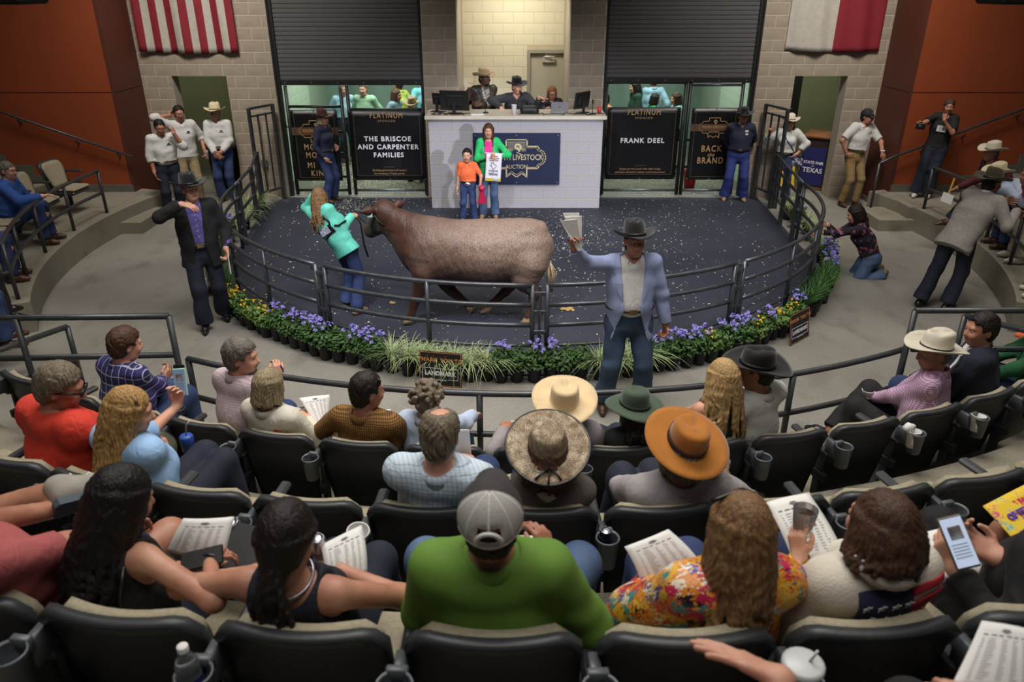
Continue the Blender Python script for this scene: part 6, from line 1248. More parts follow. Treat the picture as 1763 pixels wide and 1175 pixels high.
# ---------------------------------------------------------------- the steer
def steer():
    m = bpy.data.materials.new('red_roan_coat'); m.use_nodes = True; t = NT(m); t.b.inputs['Roughness'].default_value = .5; t.b.inputs['Specular IOR Level'].default_value = .35; t.b.inputs['Sheen Weight'].default_value = .05
    o = t.xyz(); red = t.mix(t.noise(7, (1, 1, .4), 4), lin((80, 46, 31)), lin((50, 30, 22)))
    roan = t.mix(t.ramp(t.noise(110, (1, 1, .3), 4), [(.30, (0, 0, 0)), (.62, (1, 1, 1))]), lin((90, 64, 50)), lin((140, 120, 107)))
    fx = t.ramp(t.math('ADD', t.math('MULTIPLY', t.math('ADD', o[0], .50), .58), t.math('MULTIPLY', t.noise(3.2, detail=4), .55)), [(.12, (.02,)*3), (.62, (1, 1, 1))])
    fz = t.ramp(t.math('ADD', o[2], t.math('MULTIPLY', t.noise(5, detail=3), .25)), [(.52, (.05,)*3), (1.0, (1, 1, 1))])
    c = t.mix(t.math('MULTIPLY', fx, fz), red, roan)
    c = t.mix(t.math('LESS_THAN', o[2], t.math('ADD', .07, t.math('MULTIPLY', t.noise(18), .06))), c, lin((170, 140, 104)))
    t.l(c, t.b.inputs['Base Color'])
    bp = t.n('ShaderNodeBump'); bp.inputs['Strength'].default_value = .5; bp.inputs['Distance'].default_value = .012
    hh = t.math('ADD', t.noise(60, (1, 1, .25), 3), t.math('MULTIPLY', t.noise(16, (1.6, 1, .18), 2), 1.4)); t.l(hh, bp.inputs['Height']); t.l(bp.outputs[0], t.b.inputs['Normal'])
    ox, oy = -.45, 8.45; V = lambda x, y, z: A3(x-ox, y-oy, z)
    Y = (0, 1, 0); y0 = 8.45
    P = [ell(V(-1.04, y0+.02, .90), V(-.80, y0, .86), (.235, .30), (.295, .345), Y, .10), ell(V(-.82, y0, .86), V(-.30, y0, .83), (.30, .345), (.345, .365), Y, .08), ell(V(-.32, y0, .83), V(.05, y0, .86), (.345, .365), (.315, .335), Y, .08),
         ell(V(.02, y0, .88), V(.22, y0, .90), (.305, .315), (.25, .27), Y, .08), ball(V(.26, y0-.13, .84), (.14, .13, .24), None, .08), ball(V(.26, y0+.13, .84), (.14, .13, .24), None, .08),
         cap(V(-.90, y0, 1.07), V(.24, y0, 1.11), .10, .11, .10), ball(V(.14, y0, 1.13), (.14, .19, .085), None, .05), ball(V(.33, y0, 1.14), (.06, .06, .05), None, .05),
         cap(V(-1.10, y0+.02, .74), V(-.98, y0, .62), .15, .17, .08), ball(V(-1.0, y0-.20, .80), (.18, .10, .22), None, .07), ball(V(-1.0, y0+.20, .80), (.18, .10, .22), None, .07),
         ell(V(-1.04, y0+.02, 1.00), V(-1.40, y0+.13, 1.19), (.17, .27), (.115, .155), Y, .09), cap(V(-1.18, y0+.03, .86), V(-1.44, y0+.18, 1.06), .13, .085, .08)]
    hp, mz = V(-1.47, y0+.16, 1.27), V(-1.69, y0+.38, .99); hd_ = unit(mz-hp); sd = unit(np.cross(hd_, A3(0, 0, 1))); up = np.cross(sd, hd_)
    L = np.linalg.norm(mz-hp); q = lambda a, b, c: hp+hd_*L*a+sd*b+up*c
    P += [ell(q(0, 0, 0), q(.55, 0, -.01), (.138, .14), (.098, .115), sd, .05), ell(q(.5, 0, -.01), q(1.0, 0, .0), (.098, .115), (.080, .085), sd, .04), ball(q(1.03, 0, -.01), (.082, .082, .074), None, .03),
          cap(q(.18, .0, -.10), q(.80, 0, -.06), .095, .06, .04), ball(q(-.06, 0, .085), (.075, .075, .06), None, .04), cap(q(.25, .085, .05), q(.28, .095, .03), .030, .026, .02), cap(q(.25, -.085, .05), q(.28, -.095, .03), .030, .026, .02),
          ball(q(.27, .118, .03), .020, None, .01, 1), ball(q(.27, -.118, .03), .020, None, .01, 1), ball(q(1.09, .034, .025), .015, None, .01, 1), ball(q(1.09, -.034, .025), .015, None, .01, 1),
          cap(q(1.10, -.04, -.045), q(1.10, .04, -.045), .006, None, .008, 0, 1)]
    for s in (-1, 1):                                # ears: scooped blades at the sides of the poll
        b0 = q(-.02, s*.105, .03); e1 = b0+unit(sd*s*1.0-hd_*.15+up*.18)*.11; e2 = e1+unit(sd*s*1.0+up*.10)*.10
        P += [cap(b0, e1, .030, .052, .02), cap(e1, e2, .052, .020, .02), cap(e1+hd_*.045+A3(0, 0, 0), e1+hd_*.045+sd*s*.05, .032, .02, .015, 0, 1)]
    def leg(pts, rr, side, k=.05): return [cap(V(*pts[i]), V(*pts[i+1]), rr[i], rr[i+1], k if i == 0 else .03) for i in range(len(pts)-1)]
    P += leg([(-1.02, y0-.19, .66), (-1.09, y0-.17, .40), (-1.13, y0-.17, .33), (-1.19, y0-.17, .12), (-1.22, y0-.17, .045)], (.135, .072, .066, .045, .052), 0)
    P += leg([(-.98, y0+.17, .66), (-.80, y0+.15, .38), (-.74, y0+.15, .31), (-.57, y0+.15, .15), (-.50, y0+.15, .07)], (.135, .072, .066, .045, .050), 0)
    P += leg([(.20, y0-.17, .74), (.16, y0-.19, .58), (.27, y0-.20, .40), (.24, y0-.20, .30), (.20, y0-.21, .12), (.17, y0-.21, .045)], (.20, .155, .066, .052, .045, .054), 0, .08)
    P += leg([(.14, y0+.17, .74), (.02, y0+.18, .56), (-.02, y0+.17, .36), (-.08, y0+.17, .28), (-.26, y0+.16, .11), (-.32, y0+.16, .045)], (.20, .150, .068, .054, .045, .054), 0, .08)
    P += [ball(V(-.06, y0-.02, .50), (.10, .05, .06), None, .05), cap(V(-.20, y0, .50), V(-.13, y0, .47), .03, .02, .03)]
    P += [cap(V(.34, y0, 1.16), V(.385, y0-.02, 1.05), .040, .032, .03), cap(V(.385, y0-.02, 1.05), V(.40, y0-.05, .86), .032, .026, .02), cap(V(.40, y0-.05, .86), V(.42, y0-.07, .74), .026, .026, .02)]
    fo = folds(.0022, 5, 2.2)
    def post(F, X, Y_, Z):
        w = .0035*np.sin(52*X+3*np.sin(9*Z+4*X))*np.exp(-((X+.25)/.42)**2)*np.clip((Z-.5)*3, 0, 1)*np.clip((1.05-Z)*5, 0, 1)
        return fo(F, X, Y_, Z)+w
    B = Part(); B.add(solid(P, .0135, post))
    for s in (-1, 1): B.add(sphere_vq(q(.27, s*.106, .03), .019, 6), 1)
    root = B.build('steer', [m, M_IRIS]); root.location = (ox, oy, .012); tag(root, 'red roan steer with pale rump walking left inside the ring', 'steer')
    HOOF = mat('hoof_horn', (112, 92, 66), .5, var=.2)
    for x, y, z, dx in ((-1.22, y0-.17, .03, -.05), (-.50, y0+.15, .05, .0), (.17, y0-.21, .03, -.05), (-.32, y0+.16, .03, -.05)):
        for s in (-1, 1): Part().add(solid([cap(V(x+.01, y+s*.026, z+.022), V(x+dx, y+s*.030, z-.004), .035, .026, .02)], .007, lambda F, X, Y_, Z, zz=max(0, z-.03): np.maximum(F, zz-Z))).build('hoof', HOOF, root)
    r = np.random.default_rng(3); b = MB()
    for i in range(90):
        a = V(.42+r.normal()*.012, y0-.07+r.normal()*.012, .76); e = V(.46+r.normal()*.030, y0-.09+r.normal()*.03, .42+.10*r.random()); mid = (a+e)/2+A3(r.normal()*.012+.01, r.normal()*.012, 0); b.tube([a, mid, e], .005, 4, .0015)
    b.build('tail_switch', mat('tail_hair', (226, 206, 170), .6, second=(190, 160, 116), scale=20), root, True)['kind'] = 'stuff'
    b = MB(); up2 = up
    ring = lambda a, w, h, r_: b.tube([q(a, w*cos(t_), h*sin(t_)-.02) for t_ in np.linspace(0, 2*pi, 17)[:-1]], r_, 6, closed=True)
    ring(.60, .100, .125, .010); ring(.02, .150, .165, .010)
    for s in (-1, 1): b.tube([q(.02, s*.15, -.02), q(.3, s*.135, -.03), q(.60, s*.10, -.03)], .009, 6)
    b.build('halter', mat('dark_leather', (34, 24, 20), .45, var=.15), root, True)
    e = q(-.03, -.19, .05) if q(0, -1, 0)[1] < q(0, 1, 0)[1] else q(-.03, .19, .05); s_ = -1 if q(0, -1, 0)[1] < q(0, 1, 0)[1] else 1
    b = MB().box(-.030, .030, -.004, .004, -.042, .035, .003); c_ = e+hd_*.03-A3(-.02, .065, .0); b.xf(lambda p: c_+A3(p[0], p[1], p[2])); eo = b.build('ear_tag', mat('pale_green_tag', (190, 222, 200), .5, var=.03), root)
    return root, q, V
STEER, sq, sV = steer()
so = np.array(STEER.location)
# lead: chain from the halter to the hand, strap hanging down
hnd = rH['wp'](rH['Rw']); chin = so+sq(.62, 0, -.13); h2 = hnd+A3(.06, .03, -.01)
t = MB().tube([h2, (h2+chin)/2+A3(0, 0, -.02), chin], .008, 6).tube([h2, h2+A3(.03, 0, -.10), h2+A3(.045, -.02, -.22), h2+A3(.055, -.03, -.34), h2+A3(.10, -.06, -.50)], .012, 6).build('lead_strap', mat('dark_leather', (34, 24, 20), .45, var=.15), None, True); tag(t, 'dark leather lead strap with chain hanging from the handler\'s hand', 'strap')
# ---------------------------------------------------------------- potted plants along the ring
M_POT = mat('nursery_pot', (22, 22, 23), .5, var=.08); M_SOIL = mat('potting_soil', (52, 40, 30), .95, var=.3)
M_VAR = mat('cream_striped_blade', (186, 194, 148), .6, var=0, scale=50, stretch=(1, 1, 1), second=(112, 140, 82)); M_GRS = mat('grass_blade', (70, 112, 44), .6, second=(44, 80, 32), scale=30); M_LEAF = mat('leaf_green', (70, 106, 42), .6, second=(44, 74, 30), scale=26); M_LEAFY = mat('leaf_yellow_green', (104, 132, 52), .6, second=(66, 98, 40), scale=26)
M_PURP = mat('lilac_petal', (148, 138, 216), .6, var=.1, scale=40); M_YEL = mat('yellow_petal', (238, 190, 36), .6, var=.08)
def blades(n, L, spread, w, seed, droop=1.0):
    r = np.random.default_rng(seed); b = MB()
    for i in range(n):
        a = r.uniform(0, 2*pi); l = L*r.uniform(.6, 1.15); s = spread*r.uniform(.3, 1.1); o = r.uniform(0, .04); d = A3(cos(a), sin(a), 0); sd = A3(-sin(a), cos(a), 0)*w
        pts = []
        for j in range(6):
            f = j/5; pts.append(d*(o+l*s*f**1.2)+A3(0, 0, .16+l*(f*1.0-droop*s*f*f*.85)))
        v = []; 
        for j, p in enumerate(pts): ww = (1-.9*(j/5)**1.5); v += [p-sd*ww, p+sd*ww+A3(0, 0, .0015)]
        b.add(v, [(2*j, 2*j+1, 2*j+3, 2*j+2) for j in range(5)])
    return b
def leaves(n, R, H_, seed, sz=.026):
    r = np.random.default_rng(seed); b = MB()
    for i in range(n):
        a = r.uniform(0, 2*pi); q = sqrt(r.random())*R; z = .17+H_*r.random()*(1-.5*q/R); c = A3(cos(a)*q, sin(a)*q, z); n_ = unit(A3(cos(a)*.8*q/R+r.normal()*.4, sin(a)*.8*q/R+r.normal()*.4, .7)); u = unit(np.cross(n_, r.normal(size=3))); v_ = np.cross(n_, u); s = sz*r.uniform(.7, 1.3)
        b.add([c-u*s, c+v_*s*.5+n_*.003, c+u*s, c-v_*s*.5+n_*.003], [(0, 1, 2), (0, 2, 3)])
    for i in range(7):
        a = r.uniform(0, 2*pi); b.tube([A3(0, 0, .15), A3(cos(a)*R*.4, sin(a)*R*.4, .17+H_*.6), A3(cos(a)*R*.7, sin(a)*R*.7, .17+H_*.9)], .003, 4)
    return b
def flower_head(n, rad, petal, seed):
    r = np.random.default_rng(seed); b = MB()
    for i in range(n):
        d = unit(A3(r.normal(), r.normal(), abs(r.normal())+.3)); c = d*rad; u = unit(np.cross(d, A3(.3, .2, 1))); v_ = np.cross(d, u)
        for k in range(5):
            a = 2*pi*k/5; p = unit(u*cos(a)+v_*sin(a)); s = np.cross(d, p)
            b.add([c, c+p*petal*.6+s*petal*.42+d*.002, c+p*petal+d*.004, c+p*petal*.6-s*petal*.42+d*.002], [(0, 1, 2, 3)])
    return b
pot_b = MB().lathe([(.0, .0), (.058, .0), (.062, .01), (.076, .150), (.081, .152), (.082, .17), (.075, .17), (.072, .152), (.0, .148)], 18); POT_ME = mesh('pot', pot_b.v, pot_b.f, True, [M_POT, M_SOIL], [1 if i >= 7*18 else 0 for i in range(len(pot_b.f))])
VAR_ME = [mesh('foliage', b.v, b.f, True, M_VAR) for b in (blades(95, .38, 1.05, .0046, s, 1.15) for s in range(3))]; GRS_ME = [mesh('foliage', b.v, b.f, True, M_GRS) for b in (blades(120, .36, .62, .0046, s+9, .8) for s in range(3))]
LEAF_ME = [mesh('foliage', b.v, b.f, False, M_LEAF) for b in (leaves(300, .115, .25, s) for s in range(3))]; LEAFY_ME = [mesh('foliage', b.v, b.f, False, M_LEAFY) for b in (leaves(280, .115, .20, s+5) for s in range(3))]
PF = [mesh('flower_head', b.v, b.f, False, M_PURP) for b in (flower_head(9, .022, .012, s) for s in range(2))]; YF = [mesh('flower_head', b.v, b.f, False, M_YEL) for b in (flower_head(5, .009, .011, s) for s in range(2))]
KIND = {'v': 'cream-striped grass', 'g': 'dark green grass', 'p': 'lilac-flowered plant', 'y': 'yellow-flowered plant', 'l': 'leafy green plant'}
TENS = ('', '', 'twenty', 'thirty', 'forty', 'fifty', 'sixty', 'seventy', 'eighty', 'ninety')
def nth(n):
    if n <= 20: return ORD[n-1]
    return TENS[n//10][:-1]+'ieth' if n % 10 == 0 else TENS[n//10]+'-'+ORD[n % 10-1]
def plant(kind, x, y, i, label, z=0, sc=1.0):
    t = empty('potted_plant', (x, y, z), random.uniform(0, 6)); t.scale = (sc,)*3; tag(t, label, 'potted plant', 'potted plants along the ring fence')
    obj('pot', POT_ME, t); f = obj('foliage', {'v': VAR_ME, 'g': GRS_ME, 'p': LEAF_ME, 'y': LEAFY_ME, 'l': LEAF_ME}[kind][i % 3], t); f['kind'] = 'stuff'
    if kind in 'py':
        for k in range(12 if kind == 'p' else 8):
            a = random.uniform(0, 2*pi); q = sqrt(random.random())*.10; o = obj('flower_head', (PF if kind == 'p' else YF)[k % 2], t, (cos(a)*q, sin(a)*q, .39+.07*random.random()-.07*q/.1 + (.02 if kind == 'p' else -.05))); o.rotation_euler = (random.uniform(-.4, .4), random.uniform(-.4, .4), a)
seq = []
for i in range(80):
    a = -84+i*2.13
    k = 'g' if a < -56 else 'y' if a < -41 else 'p' if a < -18.5 else 'v' if a < -4.5 else 'p' if a < 5.5 else 'l' if a < 8.5 else 'v' if a < 18 else 'p' if a < 34 else 'y' if a < 46 else 'g' if a < 64 else 'p' if a < 78 else 'v'
    if k == 'p' and i % 5 == 2: k = 'y' if a > 10 else 'l'
    if k == 'y' and i % 4 == 1: k = 'p' if a > 10 else 'l'
    if i in (39,): k = 'l'
    seq.append((a, k))
for i, (a, k) in enumerate(seq):
    rr = 4.435 + random.uniform(-.02, .03); p = polar(rr, a+random.uniform(-.25, .25)); plant(k, p[0], p[1], i, '%s in black pot, %s pot from the left along the ring fence' % (KIND[k], nth(i+1)))
ex = [('p', -4.42, 11.5), ('v', -4.50, 11.85), ('v', -4.40, 12.2), ('v', -4.58, 12.5), ('v', -4.46, 12.8), ('v', -4.62, 13.1), ('v', -4.5, 13.35), ('v', 4.70, 11.6), ('v', 4.78, 11.95), ('p', 4.72, 12.3), ('p', 4.84, 12.55), ('v', 4.74, 12.8), ('v', 4.86, 13.05)]
for j, (k, x, y) in enumerate(ex): plant(k, x, y, j, '%s in black pot beside the %s ring gate, %s pot from the gate' % (KIND[k], 'left' if x < 0 else 'right', nth((7-j) if x < 0 else (13-j))))
# sponsor signs among the pots
M_SIGN = mat('black_sign_face', (20, 19, 19), .5, var=.05); M_OR = mat('bronze_lettering', (196, 128, 74), .55, var=0)
def yard_sign(deg, R, w, h, lab):
    p = polar(R, deg); t = MB().box(-w/2, w/2, -.004, .004, 0, h).build('sponsor_sign', M_SIGN); t.location = p; t.rotation_euler = (R_(-9), 0, R_(deg)); tag(t, lab, 'sign')
    f = -.006
    text('THANK YOU TO', h*.155, M_OR, (0, f, h*.76), PX, t, space=1.12, bold=.0015); text('LANDMARK', h*.165, M_WHITEP, (0, f, h*.37), PX, t, space=1.0, bold=.002, sx=1.0); text('NURSERIES', h*.06, M_WHITEP, (0, f, h*.185), PX, t, space=1.4)
    b = MB(); x = w*.42
    for z0, z1, x0, x1 in ((h*.52, h*.53, -x, x), (h*.20, h*.21, -x, -x*.45), (h*.20, h*.21, x*.45, x)): b.box(x0, x1, f, f+.002, z0, z1)
    b.box(-x, -x+.004, f, f+.002, h*.2, h*.53).box(x-.004, x, f, f+.002, h*.2, h*.53).build('frame_line', M_WHITEP, t)
    b = MB(); x = w*.485
    for x0, x1, z0, z1 in ((-x, x, .006, .011), (-x, x, h-.011, h-.006), (-x, -x+.005, .006, h-.006), (x-.005, x, .006, h-.006)): b.box(x0, x1, f, f+.002, z0, z1)
    b.build('border_line', M_OR, t)
yard_sign(-10.6, 4.63, .44, .36, 'black thank you sign standing before the striped grass at the ring front'); yard_sign(42, 4.68, .42, .36, 'black thank you sign among the yellow and lilac flowers at right'); yard_sign(-65, 4.58, .40, .36, 'black thank you sign behind the leg of the man in black blazer')
# wood shavings on the mat, clumps of bedding
r = np.random.default_rng(11); b = MB(); n = 0
while n < 2600:
    if r.random() < .30: x, y = r.normal(.9, .9), r.normal(11.4, 1.2)
    elif r.random() < .25: x, y = r.normal(-3.2, .7), r.normal(13.7, .35)
    else: x, y = r.uniform(-4, 4.3), r.uniform(7.2, 14.2)
    if (x-CX0)**2+min(0, y-CY0)**2 > 4.1**2 or y > 14.25 or (-1.5 < x < 1.65 and y > 13.4): continue
    n += 1; s = r.uniform(.004, .013)*(1.8 if r.random() < .05 else 1); a = r.uniform(0, pi); u = A3(cos(a), sin(a), r.normal()*.2)*s; v_ = A3(-sin(a), cos(a), r.normal()*.2)*s*.55; c = A3(x, y, .016)
    b.add([c-u-v_, c+u-v_, c+u+v_, c-u+v_, c+A3(0, 0, .004)], [(0, 1, 4), (1, 2, 4), (2, 3, 4), (3, 0, 4), (3, 2, 1, 0)])
o = b.build('wood_shavings', mat('pine_shaving', (206, 196, 172), .9, var=.1)); tag(o, 'pale wood shavings scattered over the dark ring mat', 'shavings', kind='stuff')
b = MB()
for i in range(3200):
    x = r.uniform(-4.1, -1.65) if r.random() < .62 else r.uniform(1.7, 4.3); y = r.uniform(14.5, 18.5) if x < 0 else r.uniform(14.5, 17.5)
    if x > 0 and r.random() < .5: continue
    s = r.uniform(.006, .020); a = r.uniform(0, pi); u = A3(cos(a), sin(a), .1)*s; v_ = A3(-sin(a), cos(a), .1)*s*.55; c = A3(x, y, .004); b.add([c-u-v_, c+u-v_, c+u+v_, c-u+v_, c+A3(0, 0, .006)], [(0, 1, 4), (1, 2, 4), (2, 3, 4), (3, 0, 4), (3, 2, 1, 0)])
o = b.build('wood_shavings', mat('pine_shaving', (206, 196, 172), .9, var=.1)); tag(o, 'wood shavings bedding on the floor behind the gates', 'shavings', kind='stuff')
for u, v, lab in ((977, 533, 'pale clump of bedding on the mat left of the blazer man'), (1048, 517, 'small pale scrap of bedding on the mat behind the blazer man'), (676, 522, 'pale scrap of bedding on the mat near the steer forefoot')):
    p = at(u, v, z=.02); s = 1.0 if u == 977 else .5; P = [ball((random.uniform(-.07, .07)*s, random.uniform(-.04, .04)*s, .008), (random.uniform(.02, .04)*s, random.uniform(.02, .03)*s, .014), None, .008) for _ in range(10)]
    o = Part().add(solid(P, .005)).build('bedding_clump', mat('bedding', (196, 158, 104), .9, var=.15, scale=40)); o.location = (p[0], p[1], .014); tag(o, lab, 'clump')
# ---------------------------------------------------------------- sheets, phones, drinks
M_PAPER = mat('white_paper', (226, 224, 220), .75, var=.01); M_INK = mat('grey_ink', (112, 112, 116), .7, var=0); M_INKD = mat('dark_ink', (52, 52, 60), .7, var=0)
def sheet_at(label, c, curl=.02, name='price_list', pages=2, m=None, printed=True, num=None, flip=False, cat='paper'):
    """c: top-left, top-right, bottom-right, bottom-left corners in space"""
    c = [np.asarray(p, float) for p in c]; n = unit(np.cross(c[1]-c[0], c[3]-c[0])); n = n if n[2] > 0 or abs(n[2]) < .05 else -n
    bl = lambda u, v, o=0: (c[0]*(1-u)+c[1]*u)*(1-v)+(c[3]*(1-u)+c[2]*u)*v+n*(curl*(sin(pi*u)*.6+sin(pi*v)*.6)+o)
    o0 = bl(.5, .5); t = MB().grid(lambda u, v: bl(u, v)-o0, 8, 8).build(name, m or M_PAPER, None, True); t.location = o0; tag(t, label, cat)
    md = t.modifiers.new('thickness', 'SOLIDIFY'); md.thickness = .004; md.offset = 0
    if pages > 1: MB().grid(lambda u, v: bl(u*.985+.03, v+.02, -.006)-o0, 6, 6).build('page', M_PAPER, t, True)
    if printed:
        def bars(lst, nm, mm):
            b = MB()
            for u0, u1, v0, v1 in lst:
                q = [bl(u, v, .0035)-o0 for u, v in ((u0, v0), (u1, v0), (u1, v1), (u0, v1))]; b.add(q, [(3, 2, 1, 0)])
            b.build(nm, mm, t)['kind'] = 'stuff'
        bars([(.44, .56, .085, .10), (.41, .59, .105, .125), (.45, .55, .13, .145)], 'printed_emblem', M_INK)
        bars([(.12+.13*i, .20+.13*i+.02*(i % 2), .19, .203) for i in range(6)], 'printed_heading', M_INKD)
        r = np.random.default_rng(len(label)); bars([(x, x+w_*r.uniform(.5, 1), .26+.042*j, .268+.042*j) for j in range(15) for x, w_ in ((.12, .05), (.22, .16), (.45, .10), (.62, .10), (.78, .08))], 'printed_rows', M_INK)
    return t
S4 = lambda pts, zt, zb: [at(*pts[0], z=zt), at(*pts[1], z=zt), at(*pts[2], z=zb), at(*pts[3], z=zb)]
sheet_at('stapled price list under the hands of the black-haired woman', S4([(316, 893), (402, 890), (384, 965), (288, 950)], 1.97, 1.86))
sheet_at('price list on the lap of the ponytailed woman', S4([(552, 940), (622, 905), (632, 990), (560, 1010)], 1.95, 1.86), .03)
sheet_at('price list the green shirted man writes on', S4([(868, 924), (940, 926), (968, 985), (880, 992)], 1.93, 1.90), .01)
sheet_at('price list held by the woman in the painted sequin top', S4([(1075, 942), (1150, 912), (1205, 968), (1105, 1008)], 2.0, 1.90))
sheet_at('price list on the lap behind the drink of the cream sweater woman', S4([(1318, 866), (1392, 850), (1456, 960), (1368, 975)], 1.98, 1.86), .02)
sheet_at('price list behind the lit phone at right', S4([(1590, 918), (1640, 908), (1702, 990), (1622, 1000)], 1.92, 1.86), .01)
sheet_at('price list held by the grey haired man in pale blue check', S4([(783, 742), (808, 741), (812, 795), (768, 800)], 1.62, 1.40), .01)
sheet_at('price list on the lap of the blond bobbed woman', S4([(515, 686), (567, 680), (566, 722), (545, 735)], 1.12, .98), .01)
sheet_at('small white card held by the mustard shirted man', S4([(648, 707), (673, 705), (673, 724), (650, 728)], 1.05, .98), 0, pages=1, printed=False)
sheet_at('white sheet on the lap of the long haired blond woman', S4([(1168, 728), (1192, 718), (1200, 735), (1180, 742)], 1.0, .96), 0, pages=1, printed=False)
sheet_at('white card with bold numerals beside the beige hatted man', S4([(866, 727), (890, 724), (891, 736), (868, 738)], .98, .94), 0, pages=1, printed=False)
o = sheet_at('large price list with a handwritten number at the bottom right corner', S4([(1690, 1070), (1775, 1085), (1790, 1195), (1636, 1185)], 2.34, 2.26), .01)
T0 = (R_(0), 0, R_(-14)); text('28', .045, M_INKD, (.045, .045, .022), (R_(24), 0, R_(-14)), o, bold=.002)
# folded sheets raised by the man in the slate blue blazer, card of the man in black
h_ = rBZ['wp'](rBZ['Rw']+A3(0, .01, .06)); b = MB()
for k, (a0, dx) in enumerate(((.0, 0), (.22, .02), (-.2, -.02))):
    tl, tr, bt = h_+A3(-.10+dx, -.01*k, .24-.03*k), h_+A3(.03+dx, -.03-.02*k, .25-.02*k), h_+A3(.04, -.05, -.06)
    b.add([tl, tr, bt+A3(.02, 0, 0), bt-A3(.015, 0, 0), tl+A3(0, .006, 0), tr+A3(0, .006, 0), bt+A3(.02, .006, 0), bt+A3(-.015, .006, 0)], [(0, 1, 2, 3), (7, 6, 5, 4), (0, 4, 5, 1), (1, 5, 6, 2), (2, 6, 7, 3), (3, 7, 4, 0)])
o = b.build('folded_sheets', M_PAPER); tag(o, 'folded white sheets raised in the fist of the blazer man', 'paper')
o = MB().tube([h_+A3(-.06, -.03, .02), h_+A3(.09, -.03, .035)], .006, 8).build('pen', mat('red_black_pen', (120, 26, 30), .4, var=.2), None, True); tag(o, 'dark red pen in the raised fist of the blazer man', 'pen')
h_ = rBB['wp'](rBB['Lw']+A3(0, .02, -.08)); o = MB().box(-.004, .004, -.07, .07, -.20, .02).xf(lambda p: h_+rotm(.5)@p).build('folded_sheets', M_PAPER); tag(o, 'folded white sheet hanging from the hand of the man in black blazer', 'paper')
# award banner and rosette
t = MB().grid(lambda u, v: ((u-.5)*.26, .006*sin(u*7), -.46*v), 8, 8).build('award_banner', mat('white_satin', (226, 224, 226), .5, var=.02), None, True); t.location = rG['wp'](A3(-.10, .245, 1.16)); t.rotation_euler = (0, R_(4), R_(3)); tag(t, 'white printed award banner with gold hem held by the girl', 'banner')
md = t.modifiers.new('thickness', 'SOLIDIFY'); md.thickness = .003; md.offset = 0
M_PR = mat('brown_red_print', (150, 70, 60), .6, var=0); M_PN = mat('navy_print', (40, 40, 84), .6, var=0)
for s_, sz, z, mm in (('RESERVE', .032, -.05, M_PR), ('CHAMPION', .032, -.085, M_PR), ('MARKET STEER', .022, -.118, M_PR), ('STATE FAIR', .030, -.29, M_PN), ('OF', .014, -.312, M_PN), ('TEXAS', .052, -.345, M_PN)): text(s_, sz, mm, (0, -.012, z), PX, t, bold=.0008)
tx = [(-.035, .045), (-.005, .045), (-.005, .015), (.03, .01), (.045, -.01), (.04, -.03), (.015, -.05), (.005, -.075), (-.012, -.06), (-.03, -.025), (-.055, -.01), (-.035, .0)]
b = MB(); 
for i in range(12): a0, a1 = tx[i], tx[(i+1) % 12]; b.tube([(a0[0], -.012, a0[1]-.19), (a1[0], -.012, a1[1]-.19)], .003, 5)
b.build('state_outline', M_PN, t); MB().box(-.131, .131, -.004, .004, -.462, -.415).build('gold_hem', mat('gold_satin', (206, 176, 60), .45, var=.1), t)
MB().tube([(-.15, 0, .0), (.15, 0, 0)], .007, 6).build('rod', M_PAPER, t)
RB = mat('crimson_ribbon', (170, 22, 60), .5, var=.1); hb_ = rB['wp'](rB['Lw']+A3(-.03, .08, -.02))
t = MB().lathe([(0, -.012), (.045, -.012), (.058, 0), (.045, .012), (0, .012)], 20).xf(lambda p: np.array((p[0], p[2], p[1]))).build('rosette', RB, None, True); t.location = hb_; tag(t, 'crimson prize rosette with hanging ribbons in the boy\'s hand', 'rosette')
MB().lathe([(0, .016), (.026, .015), (.028, .008)], 16).xf(lambda p: np.array((p[0], -p[2], p[1]))).build('rosette_centre', mat('magenta_disc', (206, 60, 110), .5, var=.05), t, True)
for s in (-1, 0, 1): MB().add([(s*.02-.018, -.004, -.03), (s*.02+.018, -.004, -.03), (s*.05+.03, .0, -.27), (s*.05, 0, -.25), (s*.05-.03, 0, -.27)] + [(s*.02-.018, .002, -.03), (s*.02+.018, .002, -.03), (s*.05+.03, .006, -.27), (s*.05, .006, -.25), (s*.05-.03, .006, -.27)], [(0, 1, 2, 3, 4), (9, 8, 7, 6, 5)] + [(i, 5+i, 5+(i+1) % 5, (i+1) % 5) for i in range(5)]).build('ribbon_tail', RB, t)
# phones
M_PH = mat('phone_black', (18, 18, 20), .3, var=0)
def phone(label, c, n, up, case=None, scr=None, w=.075, h=.155, lit=None):
    n = unit(n); up = unit(np.asarray(up, float)-n*(np.asarray(up, float)@n)); s = np.cross(up, n); F_ = lambda p: s*p[0]+up*p[2]-n*p[1]
    t = MB().box(-w/2, w/2, -.005, .005, -h/2, h/2, .004).xf(F_).build('phone', case or M_PH); t.location = c; tag(t, label, 'phone')
    if lit:
        q = MB().box(-w*.44, w*.44, -.0066, -.0056, -h*.46, h*.46).xf(F_).build('screen', mat('screen_glow_%s' % lit[0], lit[1], .3, var=0, emit=.55) if not scr else scr, t)
        if len(lit) > 2: MB().box(-w*.26, w*.26, -.0074, -.0066, h*.05, h*.30).xf(F_).build('screen_picture', cell_mat('screen_photo', (60, 60, 66), [(90, 90, 96), (150, 130, 120), (40, 44, 50), (180, 190, 200)], 40, .6), t); b = MB(); [b.box(-w*.36, w*.30, -.0074, -.0066, -h*(.05+.06*k), -h*(.035+.06*k)) for k in range(5)]; b.xf(F_).build('screen_text', M_INK, t)
    else: MB().box(-w*.36, -w*.05, .005, .009, h*.22, h*.44, .002).xf(F_).build('camera_bump', BLACKL, t)
    return t
